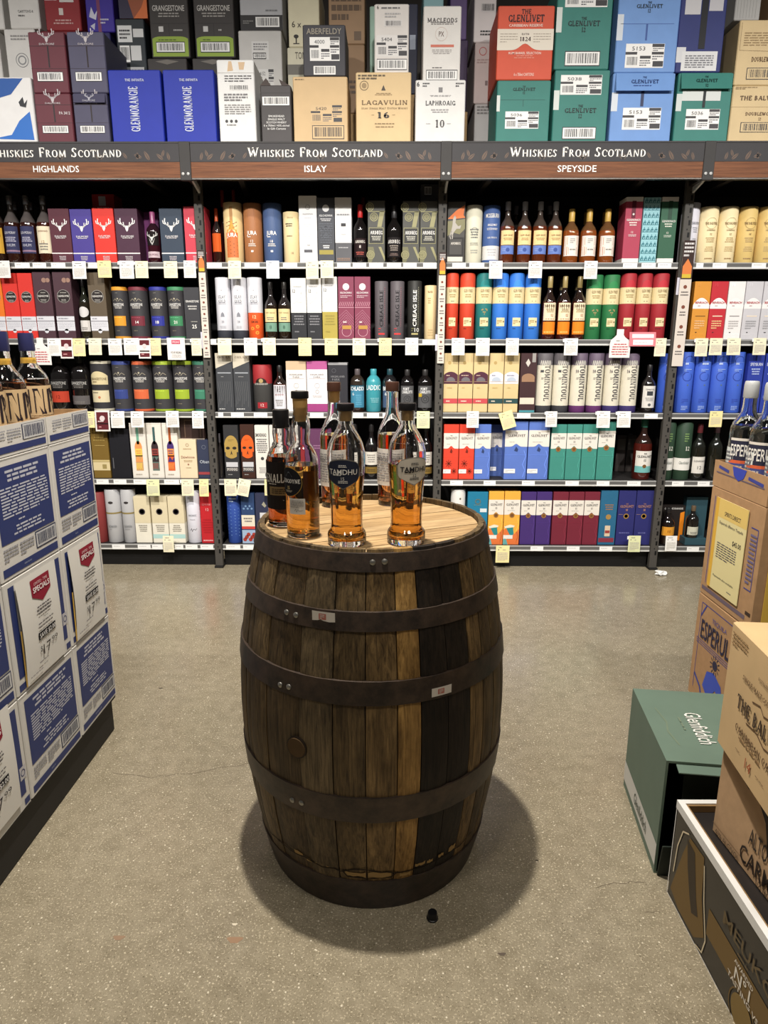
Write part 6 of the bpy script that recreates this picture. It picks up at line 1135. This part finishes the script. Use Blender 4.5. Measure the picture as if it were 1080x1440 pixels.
for k, (r, dz) in ((0, (1, 0)), (1, (1, 0)), (2, (0, .02))):
    yc = (YB_[k]+YB_[k+1])/2-.005; ww, hh = .205, .285; z0 = ZB[r]+.010+dz
    t = thing('price_sheet', 'white limited-time specials price sheet with red banner on %s' % CL[k], 'sign', (XF, yc, z0))
    n = 5; V = []; Fc = []
    for i in range(n+1):
        for j in range(2): V.append((.0035+.006*math.sin(math.pi*(1-i/n))*(1 if j == 0 else .35)+.002, (j-.5)*ww, hh*i/n))
    Fc = [(2*i, 2*i+1, 2*i+3, 2*i+2) for i in range(n)]
    link('paper', mesh('p', V, Fc, [mat((222, 219, 212), 'paper')], smooth=80), t)
    s = Sheet(ww, hh, 9); special(s)
    e = s.emit('print', t, o=(0, 0, 0), U=(0, 1, 0), Vv=(0, 0, 1), kind='paper')
    for v in e.data.vertices:
        i = v.co.z/hh; j = v.co.y/ww+.5; v.co.x += .0035+.006*math.sin(math.pi*(1-i))*((1-j)+.35*j)+.0025
    link('yellow_edge', mesh('p', [(.003, -ww/2-.001, 0), (.006, -ww/2+.001, 0), (.008, -ww/2+.001, hh*.55), (.006, -ww/2-.001, hh*.55)], [(0, 1, 2, 3)], [mat((206, 168, 84), 'paper')]), t)
def clear_bottle(name, label, loc, prof, liq, fill, cap, labels, neckband=None, sides=28, base=.012):
    global _LOC
    t = thing(name, label, 'bottle', loc); wall = .003
    inn = [(max(.004, r-wall), z) for r, z in prof if z >= base]; inn = [(.004, base), (inn[0][0]-.004, base+.0005)]+inn[1:]
    P = [(.001, 0)]+list(prof)+[(prof[-1][0]-wall, prof[-1][1])]+list(reversed(inn))[1:]
    link('glass_body', lathe([(r, z, 0) for r, z in P], [mat((248, 250, 250), 'glass')], sides, False, 50), t)
    rr = np.interp(fill, [z for r, z in inn], [r for r, z in inn]); L_ = [(.002, base-.0003)]+[(r+.0004, z) for r, z in inn if z < fill][1:]+[(rr+.0004, fill), (.001, fill)]
    link('spirit', lathe([(r, z, 0) for r, z in L_], [mat(liq, 'liquid')], sides, False, 50), t)
    link('stopper', lathe([(r, z, 0) for r, z in cap[0]], [mat(cap[1], cap[2])], 22), t)
    if neckband: link('neck_band', lathe([(r, z, 0) for r, z in neckband[0]], [mat(neckband[1], 'satin')], 20, False), t)
    zz = [q[1] for q in prof]; rr_ = [q[0] for q in prof]
    for nm, z0, ww, hh, rot, fn in labels:
        R = float(np.interp(z0+hh/2, zz, rr_)); s = Sheet(ww, hh, 3); fn(s); e = s.emit(nm, t, 'cyl', (0, 0, z0), R=R, kind='paper', taper=lambda v, b=z0: float(np.interp(b+v, zz, rr_))+.0008); e.rotation_euler = (0, 0, rot)
    return t
MP = [(.044, 0), (.048, .004), (.049, .02), (.049, .15), (.0475, .165), (.041, .182), (.030, .197), (.022, .212), (.0195, .228), (.0185, .26), (.018, .285)]
def mnr(s):
    s.rect(0, 0, 1, 1, (196, 168, 128)); c = (44, 34, 38)
    def bar_(a, b, w): s.poly([(a-w, .92), (a+w, .92), (b+w, .16), (b-w, .16)], c, 3)
    s.rect(.18, .2, .20, .9, c, 3); bar_(.2, .29, .035); s.line([(.29, .2), (.37, .9)], .012, c, 3); s.rect(.36, .2, .40, .9, c, 3)
    s.rect(.45, .2, .465, .9, c, 3); bar_(.47, .57, .035); s.rect(.565, .2, .58, .9, c, 3)
    s.rect(.64, .2, .68, .9, c, 3); s.ring(.70, .70, .07, .025, c, 3, 10, -90, 90, 1.0); bar_(.70, .77, .02)
    s.rect(.05, .10, .95, .115, (120, 90, 60), 3); s.lines(.2, .03, .8, .08, 1, (120, 90, 60), 3)
for px, py, Y, w_ in ((44, 540, 1.955, 'in the tray beside the shelves'), (17, 545, 1.765, 'in the middle tray beside its twin'), (-22, 548, 1.655, 'at near end of middle tray')):
    p = at(px, py, Y=Y); clear_bottle('spirit_bottle', 'clear bottle with kraft label and navy cap %s' % w_, (min(p[0], -1.008), Y, 1.0465), MP, (206, 140, 96), .168, ([(.0205, .246), (.0215, .25), (.0205, .288), (.0195, .296)], (44, 46, 84), 'satin'), [('front_label', .056, .20, .094, .75, mnr)], ([(.0212, .212), (.0200, .228)], (206, 164, 70)))

# ---------------------------------------------------------------- cases and floor displays opposite
XR = 1.08; KC = (176, 140, 104)
pl2 = thing('plinth', 'low black display plinth under brown tequila cases', 'plinth', (XR+.26, 2.03, 0)); link('body', box_mesh(.48, .36, .10, mat((34, 32, 31), 'black'), .004), pl2)
TY0, TY1 = 1.875, 2.205; TD = TY1-TY0; TW = .42; tz = [.10, .481, .860]
BL = (64, 72, 150)
def esp(s):
    s.line([(.10, .10), (.10, .93), (.9, .93), (.9, .10)], .008, BL, 2); s.line([(.10, .80), (.2, .93)], .02, BL, 2); s.text('TEQUILA', .5, .84, .04, BL, .3); s.text('ESPERULO', .5, .70, .17, (40, 40, 70), .72, 'sans', .02)
    for i in range(3): s.line([(.06, .585-.02*i), (.94, .585-.02*i)], .006, BL, 2)
    s.disc(.5, .47, .05, (40, 40, 70), 3, 10); [s.line([(.5+.06*math.cos(i*.52), .47+.055*math.sin(i*.52)), (.5+.10*math.cos(i*.52), .47+.09*math.sin(i*.52))], .01, (40, 40, 70), 3) for i in range(12)]
    s.poly([(.3, .2), (.36, .36), (.5, .40), (.66, .34), (.72, .2), (.56, .26), (.44, .12)], (60, 84, 190), 3); s.line([(.1, .24), (.25, .16), (.3, .08)], .03, BL, 2); s.line([(.9, .24), (.75, .16), (.7, .08)], .03, BL, 2)
for r in range(2):
    t = crate('spirit_case', ['brown case with blue sun emblem under another brown case', 'brown case carrying yellow price sheet'][r], XR+TW/2, (TY0+TY1)/2, tz[r], TW, TD, tz[r+1]-tz[r]-.001, KC, 0, 'kraft')
    s = Sheet(TD, tz[r+1]-tz[r], r); esp(s) if r == 0 else (s.line([(.10, .12), (.10, .92)], .008, BL, 2), s.rect(.04, .05, .9, .085, (110, 96, 110), 2), s.line([(.82, .3), (.94, .3), (.94, .8), (.82, .8)], .01, BL, 2), s.lines(.83, .34, .93, .76, 12, (110, 108, 150)), s.rect(.90, .10, .99, .13, (60, 44, 36), 2)); face(s, t, '-x', TW, TD, 1, 'side_print')
t = thing('case_tray', 'cut-down brown case tray with blue crown print holding clear bottles', 'tray', (XR+TW/2, (TY0+TY1)/2, tz[2])); link('body', tray_mesh(TW, TD, .085, KC, 'kraft', (150, 116, 84)), t)
s = Sheet(TD, .085, 4); s.rect(.06, .55, .94, .60, (110, 96, 110), 2); s.poly([(.36, .98), (.62, .98), (.58, .66), (.49, .5), (.4, .66)], (56, 72, 176), 3); s.line([(.1, .8), (.3, .72)], .03, BL, 2); s.line([(.66, .74), (.92, .66)], .03, BL, 2); face(s, t, '-x', TW, TD, .085, 'side_print')
# price sheet
def spd(s):
    s.rect(0, 0, 1, 1, (226, 214, 160)); s.rect(0, 0, .10, 1, (222, 176, 70), 2); s.rect(.1, .8, 1, 1, (226, 196, 116), 2); s.text('SPIRITS DIRECT', .56, .86, .045, (60, 52, 60), .5, 'sans', .01, l=4); s.text('Esperulo Blanco Tequila', .55, .75, .03, (70, 66, 76), .74, l=4); s.text('$45.00', .78, .60, .05, (40, 38, 44), .26, 'sans', .01, l=4)
    s.lines(.18, .36, .80, .54, 7, (90, 88, 96), 4, fill=.4); s.text('Reposado also available', .5, .16, .022, (60, 58, 66), .66, l=4); s.lines(.66, .06, .9, .08, 1, (130, 126, 120), 4)
t = thing('price_sheet', 'pale yellow spirits price sheet on brown case', 'sign', (XR, (TY0+TY1)/2+.012, tz[1]+.045)); ww, hh = .20, .305
link('paper', box_mesh(.0012, ww, hh, mat((226, 214, 160), 'paper'), .0002), t, (-.0035, 0, 0)); s = Sheet(ww, hh, 6); spd(s); s.emit('print', t, o=(-.0046, 0, 0), U=(0, -1, 0), Vv=(0, 0, 1), kind='paper', eps=.0002)
t = thing('price_sheet', 'yellow price sheet folded round near edge of brown case', 'sign', (XR+.02, TY0, tz[1]+.02)); link('paper', box_mesh(.10, .001, .28, mat((222, 182, 80), 'paper'), .0002), t, (.06, -.003, 0))
s = Sheet(.09, .27, 6); s.rect(.14, .02, 1, .98, (226, 214, 170)); s.lines(.25, .2, .9, .6, 6, (110, 106, 110)); s.emit('print', t, o=(.065, -.0037, .005), kind='paper', eps=.0002)
EP = [(.040, 0), (.046, .004), (.047, .02), (.047, .17), (.046, .19), (.040, .21), (.029, .228), (.0225, .242), (.020, .26), (.0195, .30)]
def espl(s): s.rect(0, 0, 1, 1, (44, 44, 62)); s.rect(0, .92, 1, 1, (214, 206, 196), 2); s.rect(0, .2, 1, .30, (206, 96, 60), 2); s.text('ESPERULO', .5, .62, .36, (226, 222, 216), .92, 'sans', .02, l=4); s.rect(0, 0, 1, .2, (70, 76, 130), 2); s.lines(.1, .04, .9, .16, 1, (190, 180, 170), 4)
def espb(s): s.rect(0, 0, 1, 1, (206, 210, 206)); s.lines(.1, .1, .9, .9, 6, (120, 120, 126), 3); s.rect(0, 0, 1, .2, (206, 100, 60), 2)
for px, Y, q in ((1046, 2.14, 'at the shelf end of brown tray'), (1077, 2.04, 'in the middle of brown tray'), (1108, 1.94, 'at the near end of brown tray')):
    p = at(px, 620, Y=Y); clear_bottle('spirit_bottle', 'clear tequila bottle with navy label and frosted cap %s' % q, (max(p[0], XR+.055), Y, tz[2]+.0065), EP, (236, 236, 226), .20, ([(.0205, .285), (.022, .288), (.022, .325), (.0205, .335), (.0185, .338)], (170, 172, 172), 'satin'), [('front_label', .062, .10, .10, -.55 if px > 1050 else -.35, espl), ('back_label', .04, .06, .09, -1.75, espb)])

def cornered(px, py, z0, w, d, rz):
    """centre of a case whose far corner towards the aisle is seen at a pixel"""
    p = at(px, py, Z=z0); c, s_ = math.cos(rz), math.sin(rz); x, y = w/2, -d/2
    return p[0]+x*c-y*s_, p[1]+x*s_+y*c
# green case
GRN_ = (100, 120, 107); rz = math.radians(-7); w, d, h = .30, .36, .325; cx, cy = cornered(890, 968, h, w, d, rz)
t = thing('spirit_case', 'dark green open-ended case lying on floor beside brown stack', 'case', (cx, cy, 0), rz)
def open_end(w, d, h, c, tk=.006):
    """case with its near end open: shell of top, bottom, sides, back with an inner skin"""
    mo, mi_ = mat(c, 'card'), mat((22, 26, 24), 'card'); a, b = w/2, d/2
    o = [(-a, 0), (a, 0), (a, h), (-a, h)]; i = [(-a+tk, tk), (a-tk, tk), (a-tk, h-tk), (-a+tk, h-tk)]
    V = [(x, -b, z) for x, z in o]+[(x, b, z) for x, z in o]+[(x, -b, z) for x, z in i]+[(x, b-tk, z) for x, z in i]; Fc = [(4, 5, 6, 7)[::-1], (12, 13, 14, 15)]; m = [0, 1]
    for k in range(4): n = (k+1) % 4; Fc += [(k, n, 4+n, 4+k), (8+n, 8+k, 12+k, 12+n), (k, 8+k, 8+n, n)]; m += [0, 1, 0]
    return mesh('open_case', V, Fc, [mo, mi_], m)
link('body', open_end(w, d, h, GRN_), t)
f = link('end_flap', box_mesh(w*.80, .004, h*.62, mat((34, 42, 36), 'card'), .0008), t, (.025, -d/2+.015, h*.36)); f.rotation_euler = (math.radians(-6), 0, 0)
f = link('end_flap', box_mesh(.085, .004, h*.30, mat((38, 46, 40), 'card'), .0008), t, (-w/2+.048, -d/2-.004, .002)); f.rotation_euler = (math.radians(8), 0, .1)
f = link('top_flap', box_mesh(w*.92, .05, .004, mat(GRN_, 'card'), .0008), t, (.012, -d/2+.0, h-.012)); f.rotation_euler = (math.radians(14), 0, 0)
s = Sheet(d, w, 3); s.text('Glenfiddich', .56, .42, .14, (226, 226, 220), .42, 'sans', .008, l=6); s.text('12', .52, .60, .001, GRN_, .001); s.poly([(.45, .74), (.5, .84), (.56, .76), (.53, .68)], (150, 140, 90), 2); s.line([(.30, .12), (.5, .16), (.62, .13), (.80, .17)], .01, (110, 124, 104), 2); s.lines(.42, .27, .84, .30, 1, (112, 126, 108)); face(s, t, 'topx', w, d, h, 'top_print')
s = Sheet(d, h, 5); s.rect(0, .07, 1, .26, (206, 206, 202), 2); s.text('Glenfiddich', .55, .165, .10, (56, 70, 60), .38, l=4); face(s, t, '-x', w, d, h, 'side_print')
# black and gold case with white edges
rz = math.radians(.5); w, d, h = .46, .56, .26; cx, cy = cornered(936.5, 1253, 0, w, d, rz)
t = thing('spirit_case', 'black and gold case with white edges on floor under brown case', 'case', (cx, cy, 0), rz)
BK = (40, 37, 36); link('body', box_mesh(w-.004, d-.004, h-.02, mat(BK, 'satin'), .003), t)
def rim_mesh(w, d, z0, z1, tk, m):
    a, b = w/2, d/2; o = [(-a, -b), (a, -b), (a, b), (-a, b)]; i = [(-a+tk, -b+tk), (a-tk, -b+tk), (a-tk, b-tk), (-a+tk, b-tk)]
    V = [p+(z0,) for p in o]+[p+(z1,) for p in o]+[p+(z1,) for p in i]+[p+(z0,) for p in i]; Fc = []
    for k in range(4): n = (k+1) % 4; Fc += [(k, n, 4+n, 4+k), (4+k, 4+n, 8+n, 8+k), (8+k, 8+n, 12+n, 12+k), (12+k, 12+n, n, k)]
    return mesh('rim', V, Fc, [m])
link('top_rim', rim_mesh(w, d, h-.021, h, .014, mat((222, 221, 218), 'card')), t); link('inner_liner', rim_mesh(w-.0282, d-.0282, h-.021, h-.003, .005, mat((140, 112, 76), 'kraft')), t)
s = Sheet(d, h, 8); e_ = (222, 220, 216); s.rect(0, 0, 1, .012, e_, 2); s.rect(0, 0, .006, 1, e_, 2)
GD = (112, 88, 48)
s.poly([(.03, .1), (.10, .62), (.14, .84), (.26, .86), (.28, .5), (.33, .2), (.26, .05), (.12, .04)], GD, 2); s.poly([(.12, .80), (.19, .78), (.24, .42), (.27, .28), (.22, .22), (.19, .34), (.15, .55)], (54, 44, 34), 3); s.line([(.04, .3), (.05, .6), (.08, .80), (.13, .86)], .007, (214, 200, 170), 4); s.line([(.27, .80), (.30, .5), (.345, .2), (.33, .05), (.28, .02)], .007, (214, 200, 170), 4)
s.rect(.34, .27, 1, .52, GD, 2); s.text('MEUKOW', .66, .66, .11, (104, 88, 62), .44, 'sans', .01); s.lines(.55, .54, .75, .57, 1, (110, 92, 64)); s.text('AWARDED', .60, .475, .035, (226, 218, 204), .12, 'sans', .02, l=5); s.text('N°1', .60, .385, .10, (232, 226, 214), .10, 'sans', .02, l=5); s.text('TASTING VS', .61, .30, .045, (226, 218, 204), .20, 'sans', .02, l=5); s.disc(.62, .13, .07, (130, 106, 58), 3, 14); s.ring(.62, .13, .085, .006, GD, 3, 20)
face(s, t, '-x', w-.004, d-.004, h, 'side_print')
# brown case on it
zA = h-.0195; rz = math.radians(4.4); w, d, hA = .34, .30, .226; cx, cy = cornered(1001, 1167, zA, w, d, rz)
t = crate('spirit_case', 'brown case with black condor print standing on black and gold case', cx, cy, zA, w, d, hA, (182, 150, 116), rz, 'kraft')
s = Sheet(d, hA, 2); k_ = (44, 36, 32); s.poly([(.22, .86), (.34, .80), (.42, .84), (.55, .66), (.62, .36), (.70, .44), (.74, .62), (.66, .9), (.5, .99)], k_, 2); s.poly([(.6, .46), (.66, .2), (.74, .36)], k_, 2); s.text('ALTO DEL', .60, .40, .17, k_, .36, 'sans', .01); s.text('CARMEN', .60, .17, .17, k_, .50, 'sans', .01); s.text('40% ALC/VOL', .2, .055, .06, (96, 78, 60), .30); s.text('12 BOTTLES', .72, .055, .06, (96, 78, 60), .34); s.rect(.0, .10, 1, .104, (140, 112, 84), 2); face(s, t, '-x', w, d, hA, 'side_print')
# tan case on top
zB = zA+hA+.001; rz = math.radians(-5.5); w, d, hB = .36, .33, .282; cx, cy = cornered(1008, 1042, zB, w, d, rz)
TNB = (204, 174, 130)
t = crate('spirit_case', 'tan case numbered fourteen stacked on brown condor case', cx, cy, zB, w, d, hB, TNB, rz, 'card')
s = Sheet(d, hB, 4); q = (96, 70, 50); s.lines(.04, .84, .26, .95, 4, (150, 120, 84), fill=.4); s.text('DISTILLED IN', .52, .80, .02, q, .16, 'serif'); s.text('SINGLE MALT SCOTCH WHISKY', .55, .70, .035, q, .60, 'serif'); s.text('THE BALVENIE', .56, .50, .10, (60, 46, 40), .68, 'serif'); s.line([(.4, .60), (.5, .63), (.55, .59), (.66, .62)], .008, q, 3); s.line([(.36, .41), (.5, .43), (.6, .39), (.74, .42)], .008, q, 3); s.text('CARIBBEAN CASK', .50, .31, .055, q, .52, 'serif'); s.lines(.3, .24, .7, .27, 1, (140, 110, 76)); s.text('14', .46, .145, .08, (166, 84, 52), None); s.lines(.28, .15, .38, .16, 1, q); s.lines(.56, .15, .7, .16, 1, q); face(s, t, '-x', w, d, hB, 'side_print')
# bottle cap and crumpled paper on the floor
p = at(608, 1292, Z=0); t = tag(link('bottle_cap', lathe([(.0125, 0), (.0135, .001), (.0135, .004), (.0115, .005), (.0112, .018), (.010, .020)], [mat((20, 20, 22), 'plastic')], 18), loc=(p[0], p[1], .0)), 'small black bottle cap lying on floor by barrel', 'cap')
p = at(926, 806, Z=0); V = []; rg = random.Random(5)
bm = bmesh.new(); bmesh.ops.create_icosphere(bm, subdivisions=2, radius=.03)
for v in bm.verts: k = rg.uniform(.6, 1.25); v.co = Vector((v.co.x*k*1.1, v.co.y*k, max(-.012, v.co.z*k*.5)))
me = bpy.data.meshes.new('paper'); bm.to_mesh(me); bm.free(); me.materials.append(mat((232, 232, 230), 'paper')); tag(link('crumpled_paper', me, loc=(p[0]+.0, p[1]-.03, .0121)), 'crumpled white paper scrap on floor at foot of upright', 'litter')

# ---------------------------------------------------------------- cards hanging from the shelf edges
PAL = {'w': ((228, 226, 222), 'white'), 'y': ((232, 218, 160), 'yellow'), 'c': ((230, 222, 192), 'cream'), 'b': ((216, 222, 230), 'bluish white'), 'g': ((214, 216, 170), 'pale green')}
YC = D-.004; seen = {}
def nearest(x, sh):
    q = [(abs(p[0]-x), p[2]) for p in PROD if p[1] == sh and 'behind' not in p[2]]; return min(q)[1] if q else 'bottles'
def shelf_card(a, b, y0, y1, k, sh, kind='card', tilt=0):
    ym = (y0+y1)/2; X0, X1 = at(a, ym, Y=YC)[0], at(b, ym, Y=YC)[0]; zt, zb = at((a+b)/2, y0, Y=YC)[2], at((a+b)/2, y1, Y=YC)[2]; w, h = X1-X0, zt-zb
    c, cn = PAL.get(k, PAL['w']); x = (X0+X1)/2; bay = min(4, max(1, bay_of(x))); near = nearest(x, sh).split(' with ')[0]
    near = ' '.join(near.split()[:6])
    desc = {'card': '%s price card hanging' % cn, 'pic': 'small maroon picture card hanging', 'bottle': 'white bottle-shaped card hanging', 'sign': 'large white notice card hanging', 'frame': 'pink framed shelf notice', 'edge': '%s card folded edge-on' % cn}[kind]
    lab = '%s%s below %s, %s' % ('tilted ' if tilt else '', desc, near, ('Highlands', 'Islay', 'Speyside', 'far')[bay-1]+' '+SHN[sh])
    rg = random.Random(int(a*7+y0)); bend = rg.uniform(.002, .012); n = 4; V = []; Fc = []
    off = lambda v: -bend*math.sin(v*1.6)-.0005
    prof = [(0, 0), (1, 0), (1, 1), (0, 1)]
    rows = [0, .3, .55, .8, 1] ; wd = lambda v: (0, 1)
    if kind == 'bottle': rows = [0, .5, .62, .72, .8, .97, 1]; wd = lambda v: (0, 1) if v < .55 else (.04, .9) if v < .65 else (.2, .72) if v < .75 else (.3, .64)
    for v in rows:
        q0, q1 = wd(v)
        for u in (q0, q1): V.append(((u-.5)*w, off(1-v), (v-1)*h))
    Fc = [(2*i, 2*i+1, 2*i+3, 2*i+2) for i in range(len(rows)-1)]
    col = (222, 218, 214) if kind in ('pic', 'sign', 'bottle') else (206, 122, 130) if kind == 'frame' else c
    o = tag(link('price_card', mesh('card', V, Fc, [mat(col, 'paper')], smooth=80), loc=(x, YC-(.003 if kind == 'card' else .006), zt), rot=(0, math.radians(tilt), 0)), lab, 'price card')
    seen.setdefault(lab, []).append(o)
    s = Sheet(w, h, int(a)); g = (150, 148, 150)
    if kind in ('card',): s.lines(.2, .86, .8, .91, 1, (110, 108, 110)); s.lines(.5, .72, .85, .78, 1, g); s.disc(.2, .75, .04, (90, 90, 94), 2, 6); s.lines(.12, .12, .88, .62, 7, (206, 202, 194) if rg.random() < .5 else (192, 188, 182), fill=.4); s.rect(-.12, .78, 0, .97, (226, 226, 224), 1) if rg.random() < .3 else None
    elif kind == 'pic': s.rect(.10, .08, .9, .92, (92, 34, 40), 2); s.disc(.5, .62, .18, (206, 190, 190), 3, 10); s.rect(.1, .34, .9, .40, (40, 22, 24), 3); s.lines(.2, .44, .8, .52, 1, (226, 216, 214), 4); s.lines(.24, .16, .76, .26, 1, (206, 150, 150), 4)
    elif kind == 'bottle': s.lines(.08, .08, .92, .52, 5, (196, 96, 100), cen=True, fill=.35); s.lines(.3, .58, .66, .62, 1, (110, 104, 106))
    elif kind == 'sign': s.rect(.26, .72, .74, .90, (190, 56, 90), 2); s.text('SPECIALS', .5, .81, .09, (240, 236, 236), .4); s.text('FOUR REGALS', .5, .34, .09, (60, 58, 60), .6); s.lines(.2, .08, .8, .26, 3, (170, 168, 168), cen=True, fill=.3)
    elif kind == 'frame': s.rect(.14, .1, .9, .46, (232, 230, 228), 2); s.rect(.1, .58, .92, .86, (226, 214, 214), 2); s.lines(.2, .2, .84, .36, 1, (206, 200, 200), 4)
    e = s.emit('card_print', o, o=(0, -.0006, -h), kind='paper', eps=.0003)
    if e:
        for v in e.data.vertices: v.co.y += off(-v.co.z/h)
CARDS = [
 # top shelf
 (0, [(-4, 15, 'w'), (103, 122, 'w'), (138, 157, 'y'), (169, 189, 'w'), (191, 209, 'c'), (231, 250, 'c'), (259, 276, 'w'), (321.5, 339.5, 'c'), (375, 393, 'b'), (430.5, 448, 'c'), (451, 469, 'c'), (687.5, 706, 'w'), (743, 762, 'w'), (821, 839.5, 'w')], 367, 391.5),
 (1, [(30, 44, 'w'), (68, 86, 'w'), (104, 121, 'y'), (126, 144, 'c'), (153, 172, 'w'), (175, 196, 'w'), (209, 227, 'y'), (270, 284, 'c'), (307, 326, 'c'), (343.5, 362, 'w'), (370, 388, 'c'), (420, 438, 'y'), (457, 475, 'y'), (496, 514, 'c'), (533, 550.5, 'y'), (570, 588, 'w'), (635, 653, 'w'), (669, 688, 'w'), (711, 729, 'w'), (793, 812, 'w'), (920, 936, 'c'), (977, 994.5, 'c'), (997, 1015, 'c'), (1021, 1040, 'c'), (1058, 1076, 'c')], 475.5, 500),
 (2, [(119, 134, 'y'), (157, 176, 'w'), (185, 203, 'w'), (234, 252, 'w'), (271, 287, 'w'), (586, 604, 'g'), (656, 673, 'w'), (767, 783, 'w'), (838.5, 857, 'w'), (867, 886, 'w'), (997, 1015, 'y')], 578, 601),
 (3, [(207, 225, 'g'), (256, 273, 'c'), (281, 294, 'y'), (316, 333, 'c'), (372.5, 381, 'y')], 674, 697),
 (4, [(697, 716, 'y')], 767, 790), (4, [(230, 245, 'c'), (883, 900, 'g'), (935, 951, 'w')], 753, 775)]
for sh, L_, y0, y1 in CARDS:
    for a, b, k in L_: shelf_card(a, b, y0+random.Random(int(a)).uniform(-.5, .5), y1+random.Random(int(a)+1).uniform(-1, 1), k, sh)
shelf_card(46, 73, 475, 513, 'w', 1, 'bottle'); shelf_card(86, 104, 475.5, 504, 'w', 1, 'pic'); shelf_card(196, 213, 476, 504, 'w', 1, 'pic'); shelf_card(236, 261, 475, 506, 'w', 1, 'sign')
shelf_card(135, 155.5, 577, 606, 'w', 2, 'pic'); shelf_card(857, 886, 463, 503, 'w', 1, 'bottle'); shelf_card(884, 921, 467, 487, 'w', 1, 'frame')
shelf_card(700, 719, 579, 603, 'y', 2, 'card', -18); shelf_card(337, 354, 674, 697, 'c', 3, 'card', 12); shelf_card(384, 390, 578, 601, 'w', 2, 'edge')
for lab, obs in seen.items():
    if len(obs) > 1:
        for o in obs: o['group'] = lab
# printed banners fixed to the uprights
for i, (xa, ya, yb, pic, nm) in enumerate(((280.5, 352, 503, True, 'between Highlands and Islay bays'), (622, 355, 511, True, 'between Islay and Speyside bays'), (966, 338, 515, True, 'beyond the Speyside bay'))):
    Yb = D-.012; zt, zb = at(xa, ya, Y=Yb)[2], at(xa, yb, Y=Yb)[2]; x = UX[2+i]+.004; h = zt-zb; w = .038 if i < 2 else .062
    t = thing('shelf_banner', 'narrow printed paper banner on steel upright %s' % nm, 'banner', (x+(.012 if i == 2 else 0), Yb, zb)); link('paper', box_mesh(w, .0015, h, mat((206, 196, 186), 'paper'), .0003), t)
    s = Sheet(w, h, i); k = .70 if i == 2 else .8
    s.rect(0, k, 1, 1, (58, 44, 42), 2); s.poly([(.1, k+.02), (.9, k+.02), (.9, k+.10), (.5, k+.16), (.1, k+.10)], (206, 120, 66), 3); s.lines(.1, k+.17 if i == 2 else k+.13, .9, .99, 4, (206, 202, 200), 4); s.rect(.1, k+.01, .9, k+.04, (196, 170, 60), 4)
    for j in range(4 if i == 2 else 7):
        v = k-.06-j*(k/(4.4 if i == 2 else 7.4)); s.disc(.5, v, .16, (120, 70, 56), 3, 8); s.lines(.15, v-.075, .85, v-.03, 2, (90, 84, 84), 3, True, .4)
    s.emit('print', t, o=(0, -.0009, 0), kind='paper', eps=.0002)
    tb = tag(link('clip_tab', box_mesh(.022, .002, .09, mat((196, 194, 206), 'paper'), .0004), loc=(UX[2+i]-.016, D-.0025, zt-.52 if i != 2 else zt-.28)), 'small pale plastic tab on steel upright %s' % nm, 'tab')
